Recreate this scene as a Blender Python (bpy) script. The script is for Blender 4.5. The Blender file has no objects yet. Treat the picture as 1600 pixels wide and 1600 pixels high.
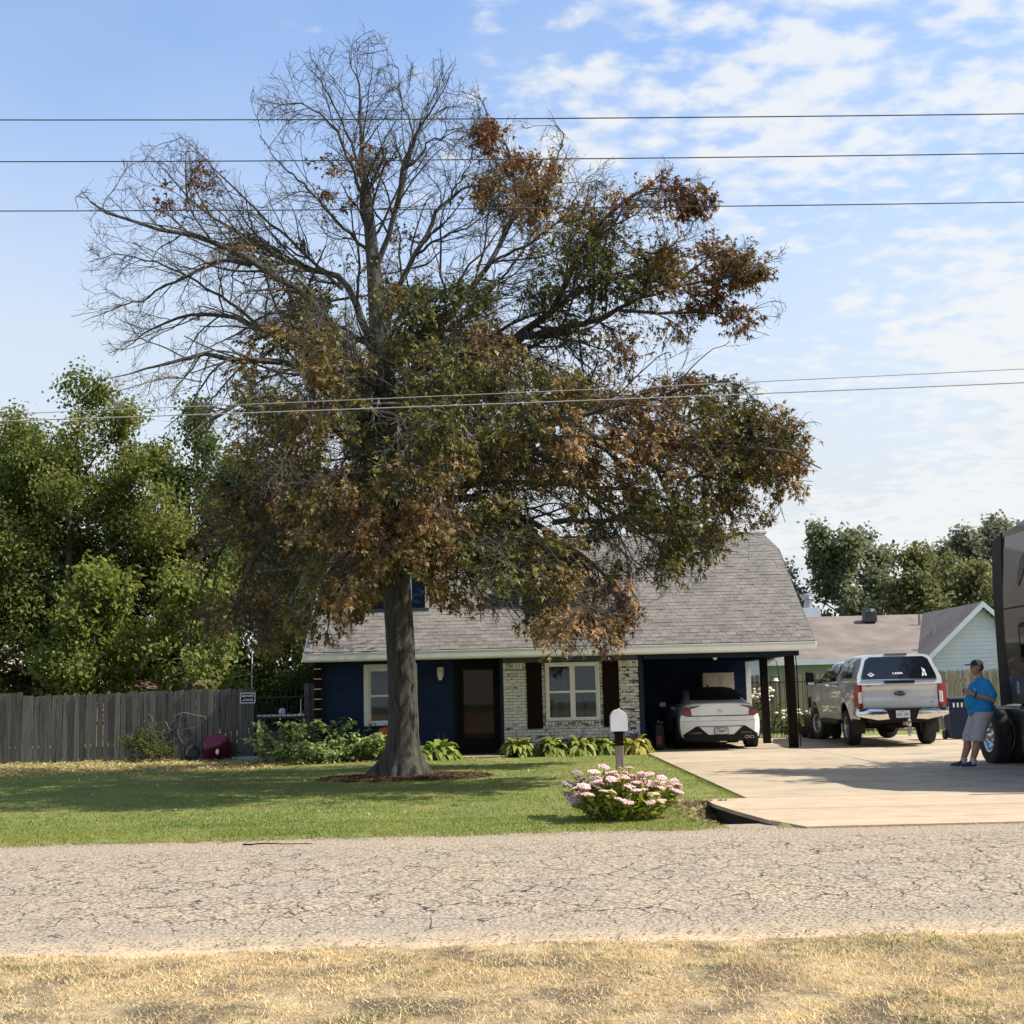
import bpy, bmesh, math, random
import numpy as np
from mathutils import Vector, Matrix
R = math.radians
PI = math.pi
S = bpy.context.scene
COL = S.collection
random.seed(7)
rng = np.random.default_rng(11)

# ------------------------------------------------------------------ camera
cam = bpy.data.cameras.new('camera')
cam.sensor_width = 36.0
cam.lens = 45.0
cam.clip_start = 0.1
cam.clip_end = 3000.0
camo = bpy.data.objects.new('camera', cam)
COL.objects.link(camo)
camo.matrix_world = (Matrix.Translation((0, 0, 1.42)) @ Matrix.Rotation(R(90 + 8.08), 4, 'X')
                     @ Matrix.Rotation(R(-1.4), 4, 'Z'))
S.camera = camo
S.render.resolution_x = 1024
S.render.resolution_y = 1024

# ------------------------------------------------------------------ sky and sun
SUN_EL, SUN_AZ = 49.0, 95.0          # azimuth clockwise from +Y: nearly due right, a little towards the camera
w = bpy.data.worlds.new('World')
S.world = w
w.use_nodes = True
nt = w.node_tree
nt.nodes.clear()
def wn(t, **k):
    n = nt.nodes.new(t)
    for a, b in k.items():
        setattr(n, a, b)
    return n
def wl(a, b):
    nt.links.new(a, b)
def wmath(op, a, b=None, c=None):
    n = wn('ShaderNodeMath', operation=op)
    for i, v in enumerate((a, b, c)):
        if v is None:
            continue
        if isinstance(v, (int, float)):
            n.inputs[i].default_value = v
        else:
            wl(v, n.inputs[i])
    return n.outputs[0]
sky = wn('ShaderNodeTexSky', sky_type='NISHITA')
sky.sun_disc = False
sky.sun_elevation = R(SUN_EL)
sky.sun_rotation = R(SUN_AZ)
sky.air_density = 1.0
sky.dust_density = 0.6
sky.ozone_density = 2.5
tc = wn('ShaderNodeTexCoord')
sep = wn('ShaderNodeSeparateXYZ')
wl(tc.outputs['Generated'], sep.inputs[0])
zz = wmath('ADD', wmath('MAXIMUM', sep.outputs[2], 0.0), 0.16)
comb = wn('ShaderNodeCombineXYZ')
wl(wmath('DIVIDE', sep.outputs[0], zz), comb.inputs[0])
wl(wmath('DIVIDE', sep.outputs[1], zz), comb.inputs[1])
def wnoise(scale, detail, rough, off, stretch=(1, 1, 1)):
    mp = wn('ShaderNodeMapping')
    mp.inputs['Location'].default_value = off
    mp.inputs['Scale'].default_value = stretch
    wl(comb.outputs[0], mp.inputs[0])
    n = wn('ShaderNodeTexNoise')
    n.inputs['Scale'].default_value = scale
    n.inputs['Detail'].default_value = detail
    n.inputs['Roughness'].default_value = rough
    wl(mp.outputs[0], n.inputs['Vector'])
    return n.outputs[0]
def wramp(v, a, b, c0=0.0, c1=1.0):
    n = wn('ShaderNodeMapRange', interpolation_type='SMOOTHSTEP')
    n.inputs[1].default_value = a
    n.inputs[2].default_value = b
    n.inputs[3].default_value = c0
    n.inputs[4].default_value = c1
    wl(v, n.inputs[0])
    return n.outputs[0]
puffs = wnoise(17.0, 4.0, 0.50, (3.1, 7.7, 0.0), (1.0, 1.2, 1.0))
broad = wnoise(0.75, 2.0, 0.5, (0.35, 2.2, 0.0))
veil = wnoise(1.6, 4.0, 0.6, (5.0, 1.0, 3.0))
cover = wmath('ADD', wmath('MULTIPLY', broad, 0.9), wmath('MULTIPLY', sep.outputs[0], 0.62))
puffs2 = wnoise(6.0, 3.0, 0.5, (9.4, 2.1, 1.0), (1.0, 1.1, 1.0))
pm = wmath('ADD', wmath('ADD', wmath('MULTIPLY', puffs, 0.72), wmath('MULTIPLY', puffs2, 0.45)), wmath('MULTIPLY', wmath('SUBTRACT', cover, 0.55), 1.1))
cl_puff = wramp(pm, 0.52, 0.76)
horizon = wramp(sep.outputs[2], 0.10, 0.54, 1.0, 0.0)     # moist air: whiter towards the horizon all round
cl_veil = wmath('MULTIPLY', wramp(veil, 0.30, 0.75), 0.35)
mask = wmath('MAXIMUM', cl_puff, wmath('MULTIPLY', horizon, 1.0))
mask = wmath('MINIMUM', wmath('ADD', wmath('MULTIPLY', mask, 0.88), wmath('MULTIPLY', cl_veil, 0.8)), 0.96)
skyc = wn('ShaderNodeMix', data_type='RGBA', blend_type='MULTIPLY')
skyc.inputs[0].default_value = 1.0
wl(sky.outputs[0], skyc.inputs[6])
skyc.inputs[7].default_value = (0.150, 0.158, 0.165, 1)
mx0 = wn('ShaderNodeMix', data_type='RGBA')
wl(wmath('MINIMUM', wmath('ADD', wmath('MULTIPLY', horizon, 0.92), wmath('MULTIPLY', cl_veil, 0.5)), 0.96), mx0.inputs[0])
wl(skyc.outputs[2], mx0.inputs[6])
mx0.inputs[7].default_value = (0.480, 0.510, 0.530, 1)
mx = wn('ShaderNodeMix', data_type='RGBA')
wl(wmath('MULTIPLY', cl_puff, 0.88), mx.inputs[0])
wl(mx0.outputs[2], mx.inputs[6])
mx.inputs[7].default_value = (0.56, 0.575, 0.585, 1)
bg = wn('ShaderNodeBackground')
bg.inputs[1].default_value = 1.0
wl(mx.outputs[2], bg.inputs[0])
out = wn('ShaderNodeOutputWorld')
wl(bg.outputs[0], out.inputs[0])

sun = bpy.data.lights.new('sun', 'SUN')
sun.energy = 5.0
sun.angle = R(0.55)
sun.color = (1.0, 0.93, 0.82)
suno = bpy.data.objects.new('sun', sun)
COL.objects.link(suno)
SUND = Vector((math.sin(R(SUN_AZ)) * math.cos(R(SUN_EL)), math.cos(R(SUN_AZ)) * math.cos(R(SUN_EL)), math.sin(R(SUN_EL))))
suno.rotation_euler = SUND.to_track_quat('Z', 'Y').to_euler()
suno.location = (40, -10, 50)
S.view_settings.view_transform = 'Standard'
S.view_settings.look = 'None'
S.view_settings.exposure = 0.69
S.view_settings.gamma = 1.0

# ------------------------------------------------------------------ materials
MATS = {}
def mat(name, c1, c2=None, scale=5.0, rough=0.7, bump=0.0, bscale=None, metal=0.0, spec=0.5, stretch=(1, 1, 1),
        detail=4.0, per=0.0, lo=0.35, hi=0.65, c3=None, s3=1.0, l3=0.5, h3=0.7, coat=0.0, world=False, emit=None, bdist=0.02):
    """Principled surface: noise mix c1-c2, optional third colour patches, per-object brightness, bump."""
    if name in MATS:
        return MATS[name]
    m = bpy.data.materials.new(name)
    m.use_nodes = True
    t = m.node_tree
    b = t.nodes['Principled BSDF']
    b.inputs['Roughness'].default_value = rough
    b.inputs['Metallic'].default_value = metal
    b.inputs['Specular IOR Level'].default_value = spec
    b.inputs['Coat Weight'].default_value = coat
    b.inputs['Coat Roughness'].default_value = 0.05
    N = t.nodes.new
    L = t.links.new
    if world:
        g = N('ShaderNodeNewGeometry')
        src = g.outputs['Position']
    else:
        g = N('ShaderNodeTexCoord')
        src = g.outputs['Object']
    mp = N('ShaderNodeMapping')
    mp.inputs['Scale'].default_value = stretch
    L(src, mp.inputs[0])
    if per:
        oi = N('ShaderNodeObjectInfo')
        va = N('ShaderNodeVectorMath')
        va.operation = 'SCALE'
        va.inputs[0].default_value = (37.0, 19.0, 53.0)
        L(oi.outputs['Random'], va.inputs[3])
        L(va.outputs[0], mp.inputs['Location'])
    def nz(s, d=detail):
        n = N('ShaderNodeTexNoise')
        n.inputs['Scale'].default_value = s
        n.inputs['Detail'].default_value = d
        n.inputs['Roughness'].default_value = 0.6
        L(mp.outputs[0], n.inputs['Vector'])
        return n.outputs[0]
    def rmp(v, a, bb):
        n = N('ShaderNodeMapRange')
        n.inputs[1].default_value = a
        n.inputs[2].default_value = bb
        L(v, n.inputs[0])
        return n.outputs[0]
    def mix(f, a, bcol):
        n = N('ShaderNodeMix')
        n.data_type = 'RGBA'
        L(f, n.inputs[0])
        for i, c in ((6, a), (7, bcol)):
            if isinstance(c, tuple):
                n.inputs[i].default_value = (*c[:3], 1)
            else:
                L(c, n.inputs[i])
        return n.outputs[2]
    col = None
    if c2 is not None:
        col = mix(rmp(nz(scale), lo, hi), c1, c2)
    if c3 is not None:
        col = mix(rmp(nz(s3, 5.0), l3, h3), col if col is not None else c1, c3)
    if per:
        hs = N('ShaderNodeHueSaturation')
        vv = N('ShaderNodeMapRange')
        vv.inputs[3].default_value = 1 - per
        vv.inputs[4].default_value = 1 + per
        L(oi.outputs['Random'], vv.inputs[0])
        L(vv.outputs[0], hs.inputs['Value'])
        if col is not None:
            L(col, hs.inputs['Color'])
        else:
            hs.inputs['Color'].default_value = (*c1, 1)
        col = hs.outputs[0]
    if col is not None:
        L(col, b.inputs['Base Color'])
    else:
        b.inputs['Base Color'].default_value = (*c1, 1)
    if bump:
        bp = N('ShaderNodeBump')
        bp.inputs['Strength'].default_value = bump
        bp.inputs['Distance'].default_value = bdist
        L(nz(bscale or scale, 6.0), bp.inputs['Height'])
        L(bp.outputs[0], b.inputs['Normal'])
    if emit:
        b.inputs['Emission Color'].default_value = (*emit[:3], 1)
        b.inputs['Emission Strength'].default_value = emit[3]
    MATS[name] = m
    return m

def leafmat(name, trans=0.35, rough=0.55):
    """Leaf surface coloured by each leaf's own colour attribute, partly translucent."""
    m = bpy.data.materials.new(name)
    m.use_nodes = True
    t = m.node_tree
    t.nodes.clear()
    N, L = t.nodes.new, t.links.new
    a = N('ShaderNodeAttribute')
    a.attribute_name = 'tint'
    p = N('ShaderNodeBsdfPrincipled')
    p.inputs['Roughness'].default_value = rough
    p.inputs['Specular IOR Level'].default_value = 0.12
    L(a.outputs['Color'], p.inputs['Base Color'])
    tr = N('ShaderNodeBsdfTranslucent')
    hs = N('ShaderNodeHueSaturation')
    hs.inputs['Value'].default_value = 1.5
    hs.inputs['Saturation'].default_value = 1.15
    L(a.outputs['Color'], hs.inputs['Color'])
    L(hs.outputs[0], tr.inputs['Color'])
    mx = N('ShaderNodeMixShader')
    mx.inputs[0].default_value = trans
    L(p.outputs[0], mx.inputs[1])
    L(tr.outputs[0], mx.inputs[2])
    o = N('ShaderNodeOutputMaterial')
    L(mx.outputs[0], o.inputs[0])
    MATS[name] = m
    return m

def glassmat(name, tint=(0.75, 0.8, 0.8), refl=0.12, gloss=(0.9, 0.95, 1)):
    """Window pane: mirror-like film over a see-through sheet."""
    m = bpy.data.materials.new(name)
    m.use_nodes = True
    t = m.node_tree
    t.nodes.clear()
    N, L = t.nodes.new, t.links.new
    tr = N('ShaderNodeBsdfTransparent')
    tr.inputs[0].default_value = (*tint, 1)
    gl = N('ShaderNodeBsdfGlossy')
    gl.inputs['Roughness'].default_value = 0.02
    gl.inputs[0].default_value = (*gloss, 1)
    lw = N('ShaderNodeFresnel')
    lw.inputs[0].default_value = 1.5
    ad = N('ShaderNodeMath')
    ad.operation = 'ADD'
    ad.inputs[1].default_value = refl
    L(lw.outputs[0], ad.inputs[0])
    mx = N('ShaderNodeMixShader')
    L(ad.outputs[0], mx.inputs[0])
    L(tr.outputs[0], mx.inputs[1])
    L(gl.outputs[0], mx.inputs[2])
    o = N('ShaderNodeOutputMaterial')
    L(mx.outputs[0], o.inputs[0])
    MATS[name] = m
    return m

# ------------------------------------------------------------------ object helpers
ORIG = {}
def tag(o, label=None, cat=None, group=None, kind=None):
    for k, v in (('label', label), ('category', cat), ('group', group), ('kind', kind)):
        if v:
            o[k] = v
    return o
def thing(name, label, cat, loc=(0, 0, 0), rz=0.0, group=None, world=True, ry=0.0):
    """Empty at a thing's base. world=True: its parts are given in world coordinates."""
    o = bpy.data.objects.new(name, None)
    o.empty_display_size = 0.2
    COL.objects.link(o)
    o.location = loc
    o.rotation_euler = (0, ry, rz)
    tag(o, label, cat, group)
    ORIG[o.name] = Matrix.Translation([-c for c in loc]) if world else None
    return o
def adopt(o, parent):
    if parent is not None:
        o.parent = parent
        inv = ORIG.get(parent.name)
        if inv is not None:
            o.matrix_parent_inverse = inv
        ORIG.setdefault(o.name, None)
    return o
def finish(name, me, m, parent=None, smooth=False):
    if m is not None:
        me.materials.append(m)
    if smooth:
        me.polygons.foreach_set('use_smooth', np.ones(len(me.polygons), dtype=bool))
        if len(me.polygons) < 60000:
            me.set_sharp_from_angle(angle=R(38))
    o = bpy.data.objects.new(name, me)
    COL.objects.link(o)
    return adopt(o, parent)
def npmesh(name, V, F, m, parent=None, tint=None, smooth=False):
    V = np.asarray(V, dtype=np.float32).reshape(-1, 3)
    F = np.asarray(F, dtype=np.int32)
    k = F.shape[1]
    me = bpy.data.meshes.new(name)
    me.vertices.add(len(V))
    me.vertices.foreach_set('co', V.ravel())
    me.loops.add(F.size)
    me.loops.foreach_set('vertex_index', F.ravel())
    me.polygons.add(len(F))
    me.polygons.foreach_set('loop_start', np.arange(0, F.size, k, dtype=np.int32))
    if tint is not None:
        at = me.attributes.new('tint', 'FLOAT_COLOR', 'POINT')
        c = np.ones((len(V), 4), dtype=np.float32)
        c[:, :3] = tint
        at.data.foreach_set('color', c.ravel())
    me.update(calc_edges=True)
    me.validate()
    return finish(name, me, m, parent, smooth)
def copyobj(o, parent=None, loc=None, rot=None, scale=None):
    c = o.copy()
    COL.objects.link(c)
    if parent is not None:
        adopt(c, parent)
    if loc is not None:
        c.location = loc
    if rot is not None:
        c.rotation_euler = rot
    if scale is not None:
        c.scale = scale
    return c

class MB:
    """Collects shapes and links them as ONE mesh object."""
    def __init__(s):
        s.b = bmesh.new()
    def _x(s, vs, M):
        if M is not None:
            bmesh.ops.transform(s.b, matrix=M, verts=vs)
    def box(s, c, d, rz=0.0, rx=0.0, ry=0.0, taper=None):
        r = bmesh.ops.create_cube(s.b, size=1.0)['verts']
        if taper:
            for v in r:
                if v.co.z > 0:
                    v.co.x *= taper[0]
                    v.co.y *= taper[1]
        M = Matrix.Translation(c) @ Matrix.Rotation(rz, 4, 'Z') @ Matrix.Rotation(ry, 4, 'Y') @ Matrix.Rotation(rx, 4, 'X') @ Matrix.Diagonal((*d, 1))
        s._x(r, M)
        return s
    def bb(s, x0, x1, y0, y1, z0, z1):
        return s.box(((x0 + x1) / 2, (y0 + y1) / 2, (z0 + z1) / 2), (abs(x1 - x0), abs(y1 - y0), abs(z1 - z0)))
    def cyl(s, a, b, r0, r1=None, n=12, caps=True):
        a, b = Vector(a), Vector(b)
        d = b - a
        r1 = r0 if r1 is None else r1
        r = bmesh.ops.create_cone(s.b, cap_ends=caps, segments=n, radius1=r0, radius2=r1, depth=d.length)['verts']
        s._x(r, Matrix.Translation((a + b) / 2) @ d.to_track_quat('Z', 'Y').to_matrix().to_4x4())
        return s
    def sph(s, c, r, sc=(1, 1, 1), u=14, v=9, M=None):
        q = bmesh.ops.create_uvsphere(s.b, u_segments=u, v_segments=v, radius=r)['verts']
        s._x(q, Matrix.Translation(c) @ (M or Matrix.Identity(4)) @ Matrix.Diagonal((*sc, 1)))
        return s
    def tube(s, pts, rad, n=6):
        pts = [Vector(p) for p in pts]
        rad = rad if isinstance(rad, (list, tuple)) else [rad] * len(pts)
        rings = []
        for i, p in enumerate(pts):
            t = (pts[min(i + 1, len(pts) - 1)] - pts[max(i - 1, 0)]).normalized()
            u = t.orthogonal().normalized() if i == 0 else (u - t * u.dot(t)).normalized()
            v = t.cross(u)
            rings.append([s.b.verts.new(p + (u * math.cos(2 * PI * k / n) + v * math.sin(2 * PI * k / n)) * rad[i]) for k in range(n)])
        for a, b in zip(rings, rings[1:]):
            for k in range(n):
                s.b.faces.new((a[k], a[(k + 1) % n], b[(k + 1) % n], b[k]))
        s.b.faces.new(rings[0][::-1])
        s.b.faces.new(rings[-1])
        return s
    def lathe(s, prof, M=None, n=24):
        """prof: list of (r, z) turned round local Z."""
        rings = []
        new = []
        for r, z in prof:
            if r < 1e-5:
                v = s.b.verts.new((0, 0, z))
                rings.append([v])
                new.append(v)
            else:
                g = [s.b.verts.new((r * math.cos(2 * PI * k / n), r * math.sin(2 * PI * k / n), z)) for k in range(n)]
                rings.append(g)
                new += g
        for a, b in zip(rings, rings[1:]):
            for k in range(n):
                k2 = (k + 1) % n
                if len(a) == 1 and len(b) == 1:
                    continue
                if len(a) == 1:
                    s.b.faces.new((a[0], b[k2], b[k]))
                elif len(b) == 1:
                    s.b.faces.new((a[k], a[k2], b[0]))
                else:
                    s.b.faces.new((a[k], a[k2], b[k2], b[k]))
        s._x(new, M)
        return s
    def prism(s, poly, fn0, fn1):
        """poly of 2D points; fn0/fn1 map a 2D point to the two end faces."""
        a = [s.b.verts.new(fn0(*p)) for p in poly]
        b = [s.b.verts.new(fn1(*p)) for p in poly]
        s.b.faces.new(a)
        s.b.faces.new(b[::-1])
        n = len(poly)
        for i in range(n):
            s.b.faces.new((a[i], b[i], b[(i + 1) % n], a[(i + 1) % n]))
        return s
    def panel(s, poly, fn, step=0.12, thick=None):
        """Flat outline cut into a grid and laid over a curved surface fn(u, v)."""
        t = bmesh.new()
        t.faces.new([t.verts.new((p[0], p[1], 0)) for p in poly])
        us = [p[0] for p in poly]
        vs = [p[1] for p in poly]
        for ax, vals in ((0, us), (1, vs)):
            x = min(vals) + step
            while x < max(vals) - step * 0.3:
                no = (1, 0, 0) if ax == 0 else (0, 1, 0)
                co = (x, 0, 0) if ax == 0 else (0, x, 0)
                bmesh.ops.bisect_plane(t, geom=t.verts[:] + t.edges[:] + t.faces[:], plane_co=co, plane_no=no)
                x += step
        bmesh.ops.triangulate(t, faces=[f for f in t.faces if len(f.verts) > 4])
        mp = {}
        for v in t.verts:
            mp[v] = s.b.verts.new(fn(v.co.x, v.co.y))
        for f in t.faces:
            s.b.faces.new([mp[v] for v in f.verts])
        if thick:
            off = {}
            for v in t.verts:
                off[v] = s.b.verts.new(Vector(fn(v.co.x, v.co.y)) + Vector(thick))
            for f in t.faces:
                s.b.faces.new([off[v] for v in reversed(f.verts)])
            for e in t.edges:
                if len(e.link_faces) == 1:
                    a, b = e.verts
                    s.b.faces.new((mp[a], mp[b], off[b], off[a]))
        t.free()
        return s
    def build(s, name, m, parent=None, bevel=0.0, smooth=False, seg=1):
        if bevel:
            bmesh.ops.bevel(s.b, geom=[e for e in s.b.edges if len(e.link_faces) == 2 and e.calc_face_angle(0) > 0.6],
                            offset=bevel, segments=seg, affect='EDGES', clamp_overlap=True)
        bmesh.ops.recalc_face_normals(s.b, faces=s.b.faces[:])
        me = bpy.data.meshes.new(name)
        s.b.to_mesh(me)
        s.b.free()
        o = finish(name, me, m, parent, smooth)
        return o
def text(name, body, size, m, parent, M, ext=0.0015, bold=False):
    """Flat lettering turned into a mesh. M places it (text reads along local X, up local Y)."""
    cu = bpy.data.curves.new(name, 'FONT')
    cu.body = body
    cu.size = size
    cu.align_x = 'CENTER'
    cu.align_y = 'CENTER'
    cu.extrude = ext
    cu.resolution_u = 2
    if bold:
        cu.offset = size * 0.03
    o = bpy.data.objects.new('tmp_text', cu)
    me = bpy.data.meshes.new_from_object(o)
    bpy.data.objects.remove(o)
    me.transform(M)
    return finish(name, me, m, parent)
FRONT = Matrix.Rotation(PI / 2, 4, 'X')     # text plane facing -Y
# ------------------------------------------------------------------ ground, lawn, road, driveway
def vnoise(x, y, seed=0, octv=3):
    """Smooth value noise on numpy arrays, about -1..1."""
    out = np.zeros_like(x, dtype=float)
    amp, tot = 1.0, 0.0
    for o in range(octv):
        xi, yi = np.floor(x).astype(int), np.floor(y).astype(int)
        fx, fy = x - xi, y - yi
        fx, fy = fx * fx * (3 - 2 * fx), fy * fy * (3 - 2 * fy)
        def h(a, b):
            n = (a * 374761393 + b * 668265263 + (seed + o) * 974634777) & 0x7fffffff
            n = ((n ^ (n >> 13)) * 1274126177) & 0x7fffffff
            return ((n ^ (n >> 16)) & 0xffff) / 32767.5 - 1
        v = (h(xi, yi) * (1 - fx) + h(xi + 1, yi) * fx) * (1 - fy) + (h(xi, yi + 1) * (1 - fx) + h(xi + 1, yi + 1) * fx) * fy
        out += v * amp
        tot += amp
        amp *= 0.5
        x, y = x * 2.03 + 5.1, y * 2.03 + 3.7
    return out / tot
def sstep(a, b, x):
    t = np.clip((x - a) / (b - a), 0, 1)
    return t * t * (3 - 2 * t)
def lawn_z(x, y):
    z = -0.075 * (1 - sstep(13.35, 13.85, y)) + 0.012 * vnoise(x * 1.5, y * 1.5, 3) * sstep(13.4, 14.5, y)
    z = z + (0.03 * vnoise(x * 5, y * 5, 5) + 0.03 * vnoise(x * 1.3, y * 2, 6)) * (1 - sstep(13.6, 14.1, y))
    d = ((x - 2.46) / 0.46) ** 2 + ((y - 15.0) / 1.5) ** 2       # washed-out hollow beside the apron
    return z - 0.26 * np.clip(1 - d, 0, 1) ** 0.7
def verge_z(x, y):
    return (-0.06 * sstep(7.35, 8.1, y) + 0.018 * vnoise(x * 2.2, y * 2.2, 8)
            + 0.022 * vnoise(x * 5, y * 5, 9) * sstep(7.2, 7.8, y))
def grid(name, xs, ys, fz, m):
    X, Y = np.meshgrid(np.array(xs), np.array(ys))
    Z = fz(X, Y)
    V = np.stack([X, Y, Z], -1).reshape(-1, 3)
    nx, ny = len(xs), len(ys)
    i = (np.arange(ny - 1)[:, None] * nx + np.arange(nx - 1)[None]).ravel()
    o = npmesh(name, V, np.stack([i, i + 1, i + nx + 1, i + nx], 1), m, smooth=True)
    return tag(o, kind='structure')
def lin(a, b, s):
    return list(np.arange(a, b, s))

m_soil = mat('far soil', (0.10, 0.09, 0.05), (0.07, 0.085, 0.03), 0.4, 0.95)
m_lawn = mat('lawn turf', (0.115, 0.155, 0.033), (0.195, 0.205, 0.055), 1.1, 0.95, bump=0.8, bscale=60, world=True,
             c3=(0.26, 0.21, 0.09), s3=0.55, l3=0.56, h3=0.80, detail=6)
m_verge = mat('dry verge', (0.46, 0.355, 0.21), (0.26, 0.195, 0.115), 3.4, 0.95, bump=1.0, bscale=40, world=True,
              c3=(0.10, 0.078, 0.052), s3=2.2, l3=0.44, h3=0.60, detail=7)
g = grid('ground', [-900, 900], [-200, 1500], lambda x, y: x * 0 - 0.6, m_soil)
grid('lawn', [-160, -80, -40, -20] + lin(-12, 1.2, 0.25) + lin(1.2, 3.2, 0.06) + lin(3.2, 8, 0.4) + [8, 12, 20, 40, 80, 160],
     lin(13.3, 17, 0.06) + lin(17, 32, 0.4) + [32, 40, 60, 100, 200, 400], lawn_z, m_lawn)
grid('dry_verge', [-160, -80, -40, -20, -10] + lin(-6, 6, 0.08) + [6, 10, 20, 40, 80, 160],
     [-40, -10, 0, 3] + lin(4.6, 8.3, 0.06), verge_z, m_verge)

# chip-seal road with a net of cracks
m_road = bpy.data.materials.new('chip seal road')
m_road.use_nodes = True
t = m_road.node_tree
b = t.nodes['Principled BSDF']
b.inputs['Roughness'].default_value = 0.92
b.inputs['Specular IOR Level'].default_value = 0.25
N, L = t.nodes.new, t.links.new
ge = N('ShaderNodeNewGeometry')
def rnoise(scale, det, vec=None):
    n = N('ShaderNodeTexNoise')
    n.inputs['Scale'].default_value = scale
    n.inputs['Detail'].default_value = det
    L(vec or ge.outputs['Position'], n.inputs['Vector'])
    return n
def rmap(v, a, bb, c=0.0, d=1.0):
    n = N('ShaderNodeMapRange')
    for i, q in enumerate((a, bb, c, d)):
        n.inputs[i + 1].default_value = q
    L(v, n.inputs[0])
    return n.outputs[0]
def rmix(f, a, c):
    n = N('ShaderNodeMix')
    n.data_type = 'RGBA'
    L(f, n.inputs[0])
    for i, q in ((6, a), (7, c)):
        if isinstance(q, tuple):
            n.inputs[i].default_value = (*q, 1)
        else:
            L(q, n.inputs[i])
    return n.outputs[2]
def rop(op, a, c):
    n = N('ShaderNodeMath')
    n.operation = op
    for i, q in ((0, a), (1, c)):
        if isinstance(q, float):
            n.inputs[i].default_value = q
        else:
            L(q, n.inputs[i])
    return n.outputs[0]
stone = rnoise(42, 3)
grit = rnoise(34, 4)
patch = rnoise(0.8, 4)
warp = rnoise(2.6, 4)
va = N('ShaderNodeVectorMath')
va.operation = 'SCALE'
va.inputs[3].default_value = 0.32
L(warp.outputs['Color'], va.inputs[0])
vb = N('ShaderNodeVectorMath')
vb.operation = 'ADD'
vs_ = N('ShaderNodeVectorMath')
vs_.operation = 'MULTIPLY'
vs_.inputs[1].default_value = (1.0, 0.62, 1.0)
L(ge.outputs['Position'], vs_.inputs[0])
L(vs_.outputs[0], vb.inputs[0])
L(va.outputs[0], vb.inputs[1])
vor = N('ShaderNodeTexVoronoi')
vor.feature = 'DISTANCE_TO_EDGE'
vor.inputs['Scale'].default_value = 4.0
L(vb.outputs[0], vor.inputs['Vector'])
wid = rmap(rnoise(2.2, 3).outputs[0], 0.30, 0.62, 0.0, 0.019)
sepy = N('ShaderNodeSeparateXYZ')
L(ge.outputs['Position'], sepy.inputs[0])
lane = rop('MULTIPLY', rmap(sepy.outputs[1], 8.1, 8.6), rmap(sepy.outputs[1], 13.0, 12.2))
wid = rop('MULTIPLY', wid, lane)
crack = rmap(rop('SUBTRACT', vor.outputs['Distance'], wid), -0.004, 0.005, 1.0, 0.0)
crack = rop('MULTIPLY', crack, rmap(wid, 0.0005, 0.004))
vor2 = N('ShaderNodeTexVoronoi')
vor2.feature = 'DISTANCE_TO_EDGE'
vor2.inputs['Scale'].default_value = 7.5
L(vb.outputs[0], vor2.inputs['Vector'])
wid2 = rop('MULTIPLY', rmap(rnoise(1.7, 3).outputs[0], 0.50, 0.76, 0.0, 0.020), lane)
crack2 = rop('MULTIPLY', rmap(rop('SUBTRACT', vor2.outputs['Distance'], wid2), -0.006, 0.008, 1.0, 0.0), rmap(wid2, 0.0005, 0.006))
crack = rop('MAXIMUM', crack, crack2)
track = N('ShaderNodeTexWave')
track.bands_direction = 'Y'
track.inputs['Scale'].default_value = 0.17
track.inputs['Distortion'].default_value = 1.2
track.inputs['Detail'].default_value = 2.0
L(ge.outputs['Position'], track.inputs['Vector'])
colr = rmix(rmap(stone.outputs[0], 0.40, 0.60), (0.120, 0.096, 0.072), (0.47, 0.378, 0.272))
colr = rmix(rop('MULTIPLY', rmap(patch.outputs[0], 0.35, 0.7), 0.35), colr, (0.27, 0.235, 0.20))
colr = rmix(rop('MULTIPLY', rmap(grit.outputs[0], 0.55, 0.72), 0.6), colr, (0.46, 0.37, 0.28))
colr = rmix(rop('MULTIPLY', rmap(sepy.outputs[1], 8.35, 7.75), rmap(rnoise(5.0, 4).outputs[0], 0.3, 0.55)), colr, (0.50, 0.39, 0.26))
colr = rmix(rop('MULTIPLY', track.outputs['Fac'], 0.12), colr, (0.20, 0.19, 0.18))
colr = rmix(rop('MULTIPLY', crack, 0.93), colr, (0.035, 0.033, 0.036))
L(colr, b.inputs['Base Color'])
bp = N('ShaderNodeBump')
bp.inputs['Strength'].default_value = 0.7
bp.inputs['Distance'].default_value = 0.012
L(rop('SUBTRACT', rop('ADD', stone.outputs[0], grit.outputs[0]), rop('MULTIPLY', crack, 2.0)), bp.inputs['Height'])
L(bp.outputs[0], b.inputs['Normal'])
grid('road', [-400, -60, -20] + lin(-12, 12, 0.5) + [12, 20, 60, 400], lin(7.4, 14.4, 0.25),
     lambda x, y: -0.03 + 0.02 * (1 - ((y - 10.8) / 3.2) ** 2) + 0.004 * vnoise(x, y, 2), m_road)

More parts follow.
